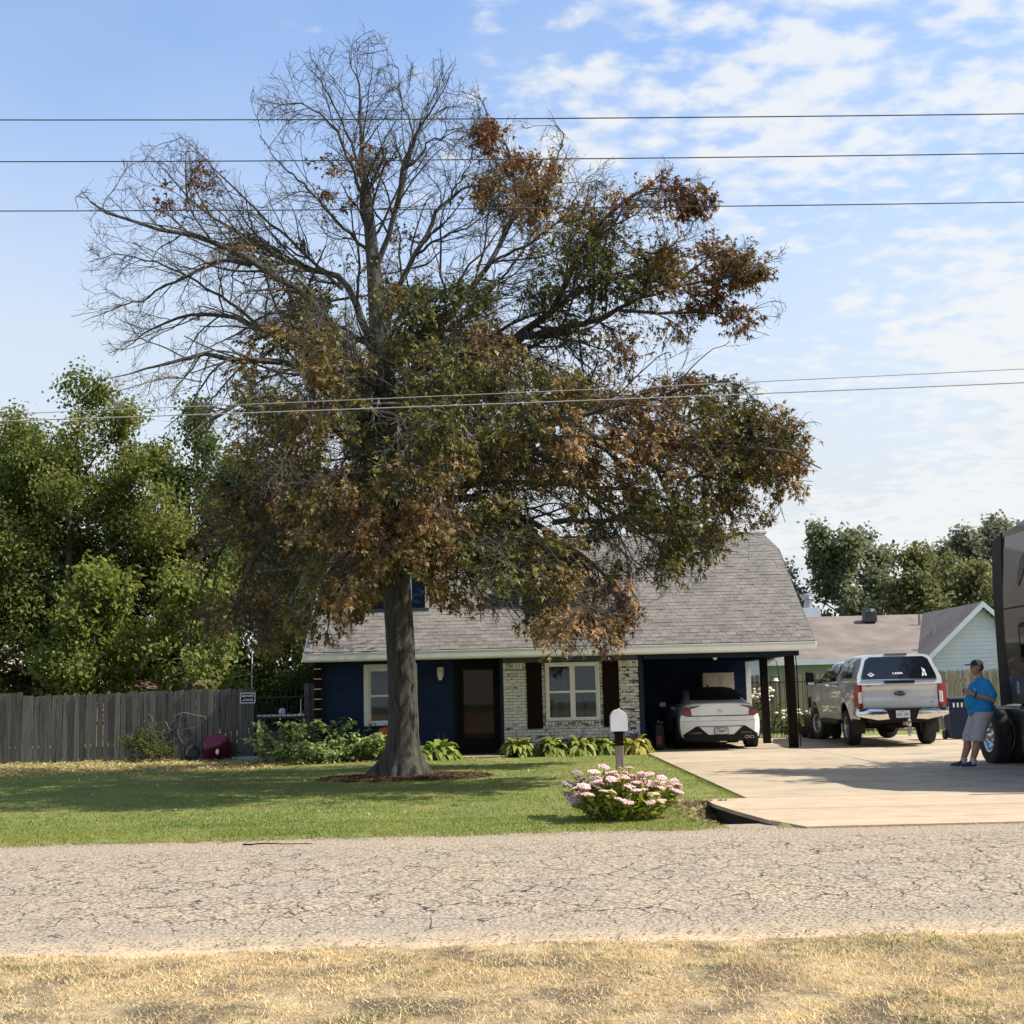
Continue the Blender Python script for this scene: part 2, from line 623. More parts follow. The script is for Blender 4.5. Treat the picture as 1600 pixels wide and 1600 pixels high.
# concrete driveway: slabs with open joints
m_conc = mat('driveway concrete', (0.42, 0.338, 0.235), (0.325, 0.262, 0.182), 0.9, 0.9, bump=0.25, bscale=45, world=True,
             c3=(0.22, 0.185, 0.15), s3=1.1, l3=0.53, h3=0.75, detail=9, per=0.09)
m_apron = mat('apron concrete', (0.50, 0.380, 0.262), (0.40, 0.30, 0.205), 2.5, 0.92, bump=0.5, bscale=70, world=True,
              c3=(0.30, 0.22, 0.16), s3=9, l3=0.62, h3=0.8, detail=8)
drive = thing('driveway', None, None, (6, 22, 0))
drive['kind'] = 'structure'
J = 0.022
ys = [16.78, 20.9, 25.1, 29.4]
for x0, x1 in ((2.9, 6.5), (6.5, 10.2), (10.2, 14.0)):
    for y0, y1 in zip(ys, ys[1:]):
        MB().bb(x0 + J / 2, x1 - J / 2, y0 + J / 2, y1 - J / 2, -0.30, 0.030 + random.uniform(-.003, .003)).build('slab', m_conc, drive, bevel=0.006)
for x0, x1, y0, y1 in ((2.9, 6.5, 29.4, 36.0), (6.5, 10.2, 29.4, 36.3), (10.2, 14.0, 29.4, 36.3)):
    MB().bb(x0 + J / 2, x1 - J / 2, y0 + J / 2, y1 - J / 2, -0.30, 0.028 + random.uniform(-.003, .003)).build('slab', m_conc, drive, bevel=0.006)
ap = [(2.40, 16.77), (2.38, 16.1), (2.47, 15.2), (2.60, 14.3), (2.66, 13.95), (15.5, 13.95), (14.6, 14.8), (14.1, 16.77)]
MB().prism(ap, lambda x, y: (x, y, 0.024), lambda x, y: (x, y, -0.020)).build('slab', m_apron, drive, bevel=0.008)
MB().prism([(x + (.05 if x < 3 else -.05), y) for x, y in ap], lambda x, y: (x, y, -0.021), lambda x, y: (x, y, -0.45)).build('shaded_soil_bed', mat('shade-dark soil', (.018, .013, .010), (.035, .026, .019), 12, .98, bump=.8, bscale=20), drive)  # the slab side's shade is put into this near-black soil colour
MB().prism([(2.68, 13.95), (2.95, 13.50), (15.6, 13.42), (15.5, 13.95)], lambda x, y: (x, y, 0.022 if y > 13.9 else -0.004),
           lambda x, y: (x, y, -0.30)).build('slab', m_apron, drive)

# ------------------------------------------------------------------ grass blades (real geometry)
def blades(name, x, y, z, h, wdt, lean, cols, m, label, cat=None):
    n = len(x)
    a = rng.uniform(0, 2 * PI, n)
    b2 = rng.uniform(0, 2 * PI, n)
    ln = np.minimum(np.abs(rng.normal(0, 1, n)) * lean, max(1.6, lean * .9))
    base = np.stack([x, y, z - 0.004], 1)
    sd = np.stack([np.cos(a), np.sin(a), np.zeros(n)], 1) * (wdt * rng.uniform(0.7, 1.3, n))[:, None]
    tip = base + np.stack([np.cos(b2) * ln * h, np.sin(b2) * ln * h, h], 1)
    V = np.stack([base - sd, base + sd, tip], 1).reshape(-1, 3)
    F = np.arange(n * 3).reshape(-1, 3)
    return tag(npmesh(name, V, F, m, tint=np.repeat(cols, 3, 0)), label, cat, kind='stuff')
m_blade = leafmat('grass blade', 0.3, 0.6)
m_straw = leafmat('dry grass blade', 0.25, 0.7)
def lerp(a, b, t):
    return np.array(a)[None] * (1 - t[:, None]) + np.array(b)[None] * t[:, None]
n = 240000
y = 13.45 + (31.5 - 13.45) * rng.uniform(0, 1, n) ** 1.7
x = rng.uniform(-1, 1, n) * (y * 0.45)
x[:9000] = rng.normal(2.90, .05, 9000)
k = (x < 3.02) & ~((np.hypot(x + 2.06, (y - 23.0) * 1.1) < 0.95 + 0.6 * vnoise(x * 1.6, y * 1.6, 4) + rng.normal(0, .15, n)))
k &= ~((y < 16.8) & (x > 2.36)) & ~((y > 29.2) & (x > -5.2)) & ~((y > 29.6))
k &= ~((np.hypot((x - 2.42) / .55, (y - 15.1) / 1.5) < 1) & (rng.uniform(0, 1, n) < .85))
x, y = x[k], y[k]
pt = np.clip(vnoise(x * 0.8, y * 0.8, 21) * 0.9 + 0.30 + rng.normal(0, 0.16, len(x)), 0, 1)
cg = lerp((0.125, 0.180, 0.032), (0.280, 0.290, 0.075), pt)
dry = (vnoise(x * 0.55, y * 1.1, 33) > 0.30) & (rng.uniform(0, 1, len(x)) < 0.6) | (rng.uniform(0, 1, len(x)) < 0.07)
dry |= (y < 13.75) & (rng.uniform(0, 1, len(x)) < 0.6)
cg[dry] = lerp((0.36, 0.29, 0.12), (0.24, 0.22, 0.08), rng.uniform(0, 1, dry.sum()))
hh = rng.uniform(0.012, 0.034, len(x)) * (1 + 0.3 * vnoise(x, y, 17))
blades('lawn_grass', x, y, lawn_z(x, y), hh, 0.0035 + y * 0.00013, 0.7, cg, m_blade, 'short mown green grass covering the front lawn', 'grass')
n = 215000
y = 4.9 + (8.05 - 4.9) * rng.uniform(0, 1, n)
x = rng.uniform(-1, 1, n) * (y * 0.46)
nc = 5200                                  # most of the blades stand in tufts
cy_ = 4.9 + 3.15 * rng.uniform(0, 1, nc)
cx_ = rng.uniform(-1, 1, nc) * (cy_ * 0.46)
tuft = rng.uniform(0, 1, n) < 0.72
ci = rng.integers(0, nc, n)
cr_ = rng.uniform(0.015, 0.06, nc)[ci]
x = np.where(tuft, cx_[ci] + rng.normal(0, 1, n) * cr_, x)
y = np.where(tuft, np.minimum(cy_[ci] + rng.normal(0, 1, n) * cr_, 8.05), y)
ch_ = np.where(tuft, rng.uniform(0.45, 1.35, nc)[ci], 0.7)
dens = 0.48 + 0.34 * sstep(5.9, 6.7, y) + 0.75 * vnoise(x * 1.6, y * 1.6, 41) + 0.55 * vnoise(x * 5, y * 5, 43)
dens *= 1 - 0.95 * sstep(7.35, 7.95, y + 0.25 * vnoise(x * 2, y * 3, 44))
k = rng.uniform(0, 1, n) < dens
x, y, ch_ = x[k], y[k], ch_[k]
tt = np.clip(0.5 + 0.5 * vnoise(x * 2.5, y * 2.5, 47) + rng.normal(0, 0.2, len(x)), 0, 1)
cs = lerp((0.88, 0.71, 0.41), (0.50, 0.375, 0.215), tt)
gr = np.clip(vnoise(x * 1.1, y * 2.2, 51) * 1.9 - 0.25, 0, 1) * 0.8
gm = rng.uniform(0, 1, len(x)) < gr + 0.04
cs[gm] = lerp((0.19, 0.20, 0.06), (0.11, 0.14, 0.035), rng.uniform(0, 1, gm.sum()))
gm = rng.uniform(0, 1, len(x)) < 0.10 + 0.5 * np.clip(vnoise(x * 1.4, y * 3.0, 57) * 1.5 - .1, 0, 1)
cs[gm] = (0.19, 0.145, 0.09)
hh = rng.uniform(0.006, 0.030, len(x)) * np.where(gm, 0.7, 1.0) * ch_
blades('dry_grass', x, y, verge_z(x, y), hh, 0.0032, 1.7, cs, m_straw, 'dry straw coloured grass on the near verge', 'grass')
# matted dead stems lying flat between the blades
n = 26000
y = 4.9 + 2.9 * rng.uniform(0, 1, n)
x = rng.uniform(-1, 1, n) * (y * 0.46)
cs = lerp((0.78, 0.60, 0.30), (0.30, 0.22, 0.12), rng.uniform(0, 1, n))
blades('dead_stems', x, y, verge_z(x, y) + 0.008, rng.uniform(0.005, 0.013, n), 0.0022, 6.0, cs, m_straw, 'flattened dead stems matted over the near verge', 'grass')

# ------------------------------------------------------------------ fallen leaves and litter
def flat_leaves(name, x, y, z, size, cols, label):
    n = len(x)
    a = rng.uniform(0, 2 * PI, n)
    tl = rng.normal(0, 0.35, (n, 2))
    u = np.stack([np.cos(a), np.sin(a), tl[:, 0]], 1) * size[:, None]
    v = np.stack([-np.sin(a), np.cos(a), tl[:, 1]], 1) * size[:, None] * 0.55
    c = np.stack([x, y, z], 1)
    V = np.stack([c - u, c - v * 0.9 + u * 0.1, c + u, c + v], 1).reshape(-1, 3)
    return tag(npmesh(name, V, np.arange(n * 4).reshape(-1, 4), MATS['dry grass blade'], tint=np.repeat(cols, 4, 0)), label, 'leaves', kind='stuff')
n = 5200
y = np.clip(rng.normal(28.6, 1.7, n), 20, 31.9)
x = rng.uniform(-13.5, -5.0, n)
x2, y2 = rng.uniform(-7, 2.8, 420), rng.uniform(14.5, 30, 420)
x3, y3 = rng.uniform(-4.8, -0.9, 380), rng.normal(29.0, 0.35, 380)
x4, y4 = rng.normal(2.2, 0.35, 90), rng.normal(15.8, 0.9, 90)
x, y = np.concatenate([x, x2, x3, x4]), np.concatenate([y, y2, y3, y4])
c = lerp((0.55, 0.42, 0.22), (0.24, 0.12, 0.05), rng.uniform(0, 1, len(x)) ** 1.4)
flat_leaves('fallen_leaves', x, y, lawn_z(x, y) + 0.03, rng.uniform(0.018, 0.042, len(x)) * (y / 24), c, 'tan fallen oak leaves scattered over the lawn')
# bare mulch round the oak
m_mulch = mat('mulch', (0.085, 0.055, 0.038), (0.15, 0.10, 0.07), 9, 0.95, bump=1.0, bscale=40, c3=(0.06, 0.035, 0.025), s3=3, detail=8)
q = MB()
rings = []
for r in (0.0, 0.35, 0.7, 1.0, 1.2):
    rings.append([(-2.06 + 1.15 * r * math.cos(a) * (1 + .14 * math.sin(3 * a + 1)), 23.0 + .92 * r * math.sin(a) * (1 + .12 * math.sin(5 * a)), 0.055 - 0.052 * r ** 1.5 + random.uniform(-.008, .008)) for a in np.linspace(0, 2 * PI, 36, endpoint=False)])
vs = [[q.b.verts.new(p) for p in rg] for rg in rings]
for a, b2 in zip(vs, vs[1:]):
    for i in range(36):
        q.b.faces.new((a[i], a[(i + 1) % 36], b2[(i + 1) % 36], b2[i]))
tag(q.build('mulch_ring', m_mulch, smooth=True), kind='structure')
n = 5000
rr, aa = np.sqrt(rng.uniform(0, 1, n)), rng.uniform(0, 2 * PI, n)
x, y = -2.0 + 1.55 * rr * np.cos(aa), 23.0 + 1.15 * rr * np.sin(aa)
c = lerp((0.15, 0.09, 0.055), (0.06, 0.038, 0.026), rng.uniform(0, 1, n))
flat_leaves('bark_chips', x, y, 0.05 - 0.04 * rr ** 1.5 + 0.01, rng.uniform(0.02, 0.05, n), c, 'brown bark chips and dead leaves ringing the oak trunk')
# loose grit along both road edges
n = 5200
x = rng.uniform(-7.5, 7.5, n)
far = rng.uniform(0, 1, n) < .45
y = np.where(far, rng.normal(13.52, .10, n), rng.normal(7.95, .16, n))
c = lerp((0.50, 0.40, 0.28), (0.16, 0.13, 0.10), rng.uniform(0, 1, n))
flat_leaves('road_grit', x, y, np.where(far, np.maximum(lawn_z(x, y), -0.02), np.maximum(verge_z(x, y), -0.018)) + .006, rng.uniform(0.006, 0.018, n), c, 'loose grit and dead grass bits along the road edges')
# dirt lip of the hollow beside the apron
n = 1500
x, y = rng.normal(2.40, 0.22, n), rng.uniform(13.9, 16.7, n)
k = x < 2.62
x, y = x[k], y[k]
c = lerp((0.09, 0.055, 0.035), (0.22, 0.15, 0.09), rng.uniform(0, 1, len(x)))
flat_leaves('dirt_clods', x, y, lawn_z(x, y) + 0.015, rng.uniform(0.02, 0.05, len(x)), c, 'dark dirt and dead leaves in the hollow beside the apron')
# ------------------------------------------------------------------ the navy house
m_navy = mat('navy siding', (0.006, 0.019, 0.058), (0.008, 0.025, 0.070), 3, 0.6, bump=0.15, bscale=30, stretch=(1, 1, 6), per=0.10, spec=.2)
m_navyt = mat('navy trim', (0.012, 0.024, 0.046), (0.016, 0.030, 0.056), 4, 0.6, per=0.05, spec=.15)
m_slate = mat('slate blue beam', (0.045, 0.065, 0.085), (0.06, 0.08, 0.10), 4, 0.6)
m_white = mat('white paint', (0.80, 0.80, 0.77), (0.72, 0.72, 0.69), 3, 0.45, per=0.03)
m_gut = mat('gutter white', (0.82, 0.82, 0.80), (0.74, 0.74, 0.71), 1.6, 0.4, c3=(0.56, 0.53, 0.47), s3=0.7, l3=0.66, h3=0.9, stretch=(1, 1, 4))
m_shing = mat('roof shingle', (0.125, 0.114, 0.104), (0.200, 0.184, 0.168), 2.6, 0.95, bump=0.6, bscale=90, world=True, c3=(0.11, 0.098, 0.088), s3=6, l3=0.55, h3=0.8, detail=6, per=0.12)
m_deck = mat('roof felt', (0.06, 0.05, 0.045), None, rough=0.95)
m_brick = mat('whitewashed brick', (0.80, 0.79, 0.76), (0.68, 0.66, 0.62), 9, 0.85, bump=0.6, bscale=45, per=0.10, stretch=(1, 1, 3),
              c3=(0.10, 0.065, 0.05), s3=5.0, l3=0.62, h3=0.70, detail=6)
m_brickd = mat('worn whitewashed brick', (0.76, 0.74, 0.71), (0.62, 0.59, 0.55), 9, 0.85, bump=0.6, bscale=45, per=0.12, stretch=(1, 1, 3),
               c3=(0.07, 0.045, 0.035), s3=5.5, l3=0.52, h3=0.60, detail=6)
m_mortar = mat('mortar', (0.42, 0.40, 0.37), (0.10, 0.085, 0.075), 14, 0.95, world=True, lo=0.42, hi=0.58)
m_shut = mat('dark shutter', (0.010, 0.005, 0.004), (0.016, 0.008, 0.006), 6, 0.7, stretch=(1, 1, 5), spec=.08)
m_black = mat('black frame', (0.006, 0.0055, 0.005), (0.010, 0.009, 0.008), 5, 0.6, spec=.10)
m_post = mat('dark timber post', (0.009, 0.006, 0.005), (0.017, 0.012, 0.009), 7, 0.8, spec=.08, stretch=(1, 1, 0.3), bump=0.3, bscale=20)
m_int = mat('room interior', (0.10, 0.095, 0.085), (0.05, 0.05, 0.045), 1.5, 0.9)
m_blind = mat('window blind', (0.52, 0.50, 0.44), (0.44, 0.42, 0.36), 4, 0.6)
m_curt = mat('curtain', (0.42, 0.42, 0.39), (0.30, 0.30, 0.28), 4, 0.9)
m_glass = glassmat('window glass', (0.66, 0.70, 0.70), 0.0)
m_wood = mat('brown door', (0.14, 0.07, 0.035), (0.20, 0.11, 0.055), 5, 0.5, stretch=(3, 3, 0.5))
m_cream = mat('cream cabinet', (0.70, 0.64, 0.50), (0.62, 0.56, 0.44), 3, 0.5)
m_stoop = mat('stoop concrete', (0.36, 0.29, 0.23), (0.28, 0.23, 0.19), 4, 0.9, bump=0.3, bscale=50)
m_dirty = mat('carport ceiling', (0.020, 0.028, 0.045), (0.028, 0.036, 0.055), 2, 0.7)
m_sign_b = mat('sign blue', (0.015, 0.035, 0.11), (0.02, 0.05, 0.14), 4, 0.4)
m_signw = mat('sign white', (0.78, 0.78, 0.78), None, rough=0.5)

H = thing('navy_house', 'navy and white brick house with grey shingle roof and open carport', 'house', (1.0, 31.0, 0))
EY, EZ = 29.45, 2.46
KY, KZ = 32.9, 4.97
RY, RZ = 34.9, 5.62
RX0, RX1 = -4.82, 6.84
# core walls behind the cladding
MB().bb(-4.60, -0.34, 30.62, 30.72, 0, 2.28).build('wall', m_navyt, H)
def siding_y(x0, x1, y, z0, z1, h, m, parent, holes=(), name='siding_board'):
    """Lap boards on a wall facing -Y; holes = (x0, x1, z0, z1) left open."""
    z = z0
    while z < z1 - 0.02:
        zt = min(z + h, z1)
        spans = [(x0, x1)]
        for hx0, hx1, hz0, hz1 in holes:
            if zt > hz0 + 0.01 and z < hz1 - 0.01:
                ns = []
                for a, b2 in spans:
                    if hx0 > a:
                        ns.append((a, min(b2, hx0)))
                    if hx1 < b2:
                        ns.append((max(a, hx1), b2))
                spans = [q for q in ns if q[1] - q[0] > 0.02]
        for a, b2 in spans:
            o = MB().prism([(0, 0), (-0.022, 0.0), (-0.008, zt - z + 0.012), (0, zt - z + 0.012)],
                           lambda u, v: (a, y + u, z + v), lambda u, v: (b2, y + u, z + v)).build(name, m, parent)
        z += h
WX0, WX1, WZ0, WZ1 = -3.61, -2.34, 0.72, 2.20
siding_y(-4.58, -1.50, 30.618, 0.10, 2.26, 0.165, m_navy, H, [(WX0, WX1, WZ0, WZ1)])
MB().bb(-4.60, -1.46, 30.59, 30.60, 0.0, 0.10).bb(-4.60, -1.46, 30.60, 30.62, 0.0, 0.10).build('foundation', m_mortar, H)
# corner post with pale straps
cp = MB().bb(-4.76, -4.60, 30.40, 30.56, 0, 2.26).build('corner_post', m_post, H, bevel=0.01)
for k in range(9):
    MB().bb(-4.765, -4.595, 30.392, 30.565, 0.22 + k * 0.235, 0.24 + k * 0.235).build('strap', m_cream, cp)

def window(x0, x1, z0, z1, y, parent, units=1, trim=0.10, blinds=True, curtain=False, depth=0.12):
    """Double-hung window(s) in an opening facing -Y: trim, sashes, panes, blinds, dark room behind."""
    w0 = MB()
    w0.bb(x0 - trim, x0, y - 0.035, y + 0.05, z0 - trim * .6, z1 + trim).bb(x1, x1 + trim, y - 0.035, y + 0.05, z0 - trim * .6, z1 + trim)
    w0.bb(x0, x1, y - 0.035, y + 0.05, z1, z1 + trim).bb(x0, x1, y - 0.05, y + 0.05, z0 - trim * .6, z0)
    W = w0.build('window', m_white, parent, bevel=0.006)
    wd = (x1 - x0) / units
    for u in range(units):
        a, b2 = x0 + u * wd, x0 + (u + 1) * wd
        f = 0.045
        s = MB()
        zm = (z0 + z1) / 2
        mu = 0.06 if units > 1 and u == 0 else f
        ml = 0.06 if units > 1 and u > 0 else f
        s.bb(a, a + ml, y - 0.005, y + 0.04, z0, z1).bb(b2 - mu, b2, y - 0.005, y + 0.04, z0, z1)
        s.bb(a + ml, b2 - mu, y - 0.003, y + 0.04, z0, z0 + f).bb(a + ml, b2 - mu, y - 0.003, y + 0.04, z1 - f, z1)
        s.bb(a + ml, b2 - mu, y - 0.009, y + 0.035, zm - 0.025, zm + 0.025)
        s.build('sash', m_white, W, bevel=0.004)
        MB().bb(a + ml, b2 - mu, y + 0.018, y + 0.022, zm + 0.025, z1 - f).build('pane', m_glass, W)
        MB().bb(a + ml, b2 - mu, y + 0.012, y + 0.016, z0 + f, zm - 0.025).build('pane', m_glass, W)
        if blinds:
            q = MB()
            zb = z0 + f + (0.0 if not curtain else (z1 - z0) * 0.30)
            while zb < z1 - f:
                q.box(((a + b2) / 2, y + 0.075, zb), (b2 - a - 0.06, 0.03, 0.003), rx=R(35))
                zb += 0.036
            q.build('blind', m_blind, W)
        if curtain:
            q = MB()
            for sx0, sx1 in ((a + .03, a + wd * .42), (b2 - wd * .42, b2 - .03)):
                n = 26
                top = [(sx0 + (sx1 - sx0) * i / n, y + 0.14 + 0.018 * math.sin(i * 1.5)) for i in range(n + 1)]
                vt = [q.b.verts.new((px, py, z1)) for px, py in top]
                vb = [q.b.verts.new((px, py, z0)) for px, py in top]
                for i in range(n):
                    q.b.faces.new((vt[i], vt[i + 1], vb[i + 1], vb[i]))
            q.build('curtain', m_curt, W, smooth=True)
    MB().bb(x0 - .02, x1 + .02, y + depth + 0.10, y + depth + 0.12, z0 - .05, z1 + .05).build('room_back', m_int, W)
    return W
window(WX0 + 0.12, WX1 - 0.12, WZ0 + 0.10, WZ1 - 0.13, 30.59, H, 1, 0.12)

# painted brick bay
BX0, BX1, BY = -0.30, 2.86, 30.20
bw = MB()
PX0, PX1, PZ0, PZ1 = 0.68, 1.95, 0.76, 2.13
bw.bb(BX0, PX0, BY + 0.015, BY + 0.13, 0, 2.14).bb(PX1, BX1, BY + 0.015, BY + 0.13, 0, 2.14).bb(PX0, PX1, BY + 0.015, BY + 0.13, 0, PZ0)
BW = bw.build('brick_wall', m_mortar, H)
bl, bh, bj = 0.200, 0.062, 0.0105
base = MB().box((0, 0, 0), (1, 0.075, bh)).build('brick', m_brick, BW, bevel=0.004)
bmeshes = {}
def brick(x0, x1, z, worn, vert=False):
    ln = x1 - x0
    key = (round(ln, 3), worn, vert)
    loc = ((x0 + x1) / 2, BY + 0.026 + random.uniform(-0.004, 0.004), z)
    rot = (0, random.uniform(-.006, .006), random.uniform(-.01, .01))
    if key not in bmeshes:
        o = MB().box((0, 0, 0), (ln, 0.075, 0.145 if vert else bh)).build('brick', m_brickd if worn else m_brick, BW, bevel=0.004)
        bmeshes[key] = o.data
        o.location, o.rotation_euler = loc, rot
    else:
        o = bpy.data.objects.new('brick', bmeshes[key])
        COL.objects.link(o)
        adopt(o, BW)
        o.location, o.rotation_euler = loc, rot
bpy.data.objects.remove(base)
row = 0
z = 0.04
while z < 1.96:
    x = BX0 - (bl / 2 if row % 2 else 0)
    while x < BX1 - 0.02:
        a, b2 = max(x, BX0), min(x + bl, BX1)
        x += bl + bj
        segs = [(a, b2)]
        if z > 0.62:
            ex = (0.30, 2.33) if z > 0.62 else (PX0, PX1)
            if z < 0.68:
                ex = (0.30, 2.33)
            ns = []
            # bricks stop at the shutters' outer edges and show in the slit beside the window frame
            for c0, c1 in segs:
                for k0, k1 in ((BX0, ex[0]), (ex[1], BX1)):
                    d0, d1 = max(c0, k0), min(c1, k1)
                    if d1 - d0 > 0.03:
                        ns.append((d0, d1))
            segs = ns
        for c0, c1 in segs:
            if c1 - c0 > 0.03:
                brick(c0, c1, z, (c0 > 2.2 and random.random() < 0.85) or random.random() < 0.10)
    row += 1
    z += bh + bj
for x0, x1 in ((BX0, 0.28), (2.35, BX1)):
    x = x0
    while x < x1 - 0.05:
        brick(x, x + 0.066, 2.06, random.random() < 0.5, True)
        x += 0.0765
x = 0.66
while x < 1.95:
    MB().box((x + 0.033, BY - 0.005, 0.70), (0.064, 0.13, 0.10), rx=R(-8)).build('brick', m_brickd, BW, bevel=0.004)
    x += 0.0765
for k in range(18):      # toothed reveal bricks either side of the window
    for sx in (0.628, 1.990):
        MB().box((sx, BY + 0.03, 0.80 + k * 0.0725), (0.05 + 0.02 * (k % 2), 0.06, bh)).build('brick', m_brickd, BW, bevel=0.004)
window(PX0 + 0.05, PX1 - 0.05, PZ0 + 0.04, PZ1 - 0.06, BY + 0.03, H, 2, 0.05, True, True)
for x0, x1 in ((0.24, 0.60), (2.02, 2.40)):
    sh = MB().bb(x0, x1, BY - 0.045, BY - 0.015, 0.60, 2.13).build('shutter', m_shut, H, bevel=0.004)
    q = MB()
    for zz0, zz1 in ((0.68, 1.32), (1.40, 2.05)):
        q.bb(x0 + 0.05, x1 - 0.05, BY - 0.060, BY - 0.045, zz0, zz1)
    q.build('shutter_panel', m_shut, sh, bevel=0.012)
MB().bb(BX0 - 0.08, BX0 - 0.003, BY - 0.015, BY + 0.5, 0.0, 2.25).build('trim_board', m_navyt, H, bevel=0.004)
MB().bb(BX1 + 0.003, BX1 + 0.10, BY - 0.02, BY + 0.14, 0.0, 2.25).build('trim_board', m_navyt, H, bevel=0.004)
MB().bb(BX0, BX1, BY - 0.03, BY + 0.14, 2.142, 2.27).build('frieze_board', m_slate, H, bevel=0.004)
# entry door
D = MB().bb(-1.45, -1.36, 30.56, 30.75, 0.14, 2.22).bb(-0.44, -0.385, 30.56, 30.75, 0.14, 2.22).bb(-1.36, -0.44, 30.57, 30.75, 2.12, 2.22).build('door_frame', m_black, H, bevel=0.004)
q = MB().bb(-1.35, -1.25, 30.60, 30.64, 0.15, 2.11).bb(-0.55, -0.45, 30.60, 30.64, 0.15, 2.11).bb(-1.25, -0.55, 30.60, 30.64, 0.15, 0.38).bb(-1.25, -0.55, 30.60, 30.64, 2.0, 2.11)
SD = q.build('storm_door', m_black, H, bevel=0.004)
MB().bb(-1.25, -0.55, 30.615, 30.621, 0.38, 2.0).build('pane', glassmat('storm glass', (0.60, 0.55, 0.50), 0.0, (.55, .45, .35)), SD)
MB().cyl((-1.285, 30.56, 1.10), (-1.285, 30.56, 1.22), 0.012).cyl((-1.285, 30.56, 1.12), (-1.285, 30.61, 1.12), 0.008).cyl((-1.285, 30.56, 1.20), (-1.285, 30.61, 1.20), 0.008).build('handle', m_black, SD)
q = MB().bb(-1.35, -0.45, 30.69, 30.73, 0.15, 2.11)
DR = q.build('front_door', m_wood, H)
q = MB()
for x0 in (-1.24, -0.86):
    for z0, z1 in ((0.35, 0.95), (1.05, 1.95)):
        q.bb(x0, x0 + 0.30, 30.675, 30.69, z0, z1)
q.build('door_panel', m_wood, DR, bevel=0.012)
MB().bb(-1.46, -0.36, 30.30, 30.70, 0.0, 0.14).build('doorstep', m_black, H, bevel=0.008)
MB().bb(-1.75, -0.28, 29.25, 30.30, -0.05, 0.05).build('stoop', m_stoop, H, bevel=0.012)
# wall lantern
LN = MB().bb(-1.87, -1.71, 30.56, 30.595, 1.86, 2.08).build('wall_lantern', m_cream, H, bevel=0.006)
MB().bb(-1.85, -1.73, 30.44, 30.56, 1.98, 2.09).build('lantern_cap', m_cream, LN, bevel=0.02)
MB().lathe([(0.045, 0.0), (0.055, 0.10), (0.05, 0.20)], Matrix.Translation((-1.79, 30.50, 1.78)), 10).build('lantern_glass', m_signw, LN)

# carport
MB().bb(2.965, 2.985, 30.36, 36.0, 0, 2.27).build('carport_side_wall', m_navyt, H)
z = 0.1
while z < 2.2:
    MB().prism([(0, 0), (0.022, 0), (0.008, 0.177), (0, 0.177)], lambda u, v: (2.986 + u, 30.4, z + v), lambda u, v: (2.986 + u, 35.99, z + v)).build('siding_board', m_navy, H)
    z += 0.165
MB().bb(2.985, 6.46, 36.02, 36.12, 0, 2.45).build('carport_back_wall', m_navyt, H)
siding_y(3.01, 6.40, 36.018, 0.05, 2.26, 0.165, m_navy, H)
MB().bb(6.402, 6.53, 35.97, 36.14, 0, 2.42).build('trim_board', m_white, H, bevel=0.004)
P1 = MB().bb(6.29, 6.49, 30.02, 30.22, 0.03, 2.14).build('carport_post', m_post, H, bevel=0.012)
P2 = MB().bb(6.22, 6.40, 32.80, 32.98, 0.03, 2.14).build('carport_post', m_post, H, bevel=0.012)
MB().bb(2.97, 6.60, 29.98, 30.24, 2.142, 2.272).build('carport_beam', m_navyt, H, bevel=0.006)
MB().bb(6.25, 6.47, 30.243, 36.0, 2.142, 2.272).build('carport_beam', m_navyt, H, bevel=0.006)
MB().bb(RX0 + .05, RX1 - .05, EY + .03, 36.4, 2.276, 2.292).build('soffit', m_dirty, H)
tw = MB()
tw.tube([(6.52, 30.0, 2.20), (6.53, 30.0, 1.6), (6.52, 30.01, 0.9), (6.53, 30.0, 0.06)], 0.012, 6)
tw.build('downlead', m_post, P1)
q = MB().cyl((4.65, 30.06, 2.14), (4.65, 30.06, 2.09), 0.05, 0.035, 10)
q.build('ceiling_light', m_signw, H)
# rear and gable walls
MB().bb(-4.60, -4.50, 30.73, 39.6, 0, 2.3).bb(-4.5, 6.46, 39.5, 39.6, 0, 2.3).build('wall', m_navyt, H)
for x in (-4.58, 6.50):
    MB().prism([(30.4, 2.30), (KY, KZ - 0.2), (RY, RZ - 0.2), (2 * RY - KY, KZ - 0.2), (39.3, 2.30)], lambda a, b2: (x - 0.04, a, b2), lambda a, b2: (x + 0.04, a, b2)).build('gable', m_navyt, H)
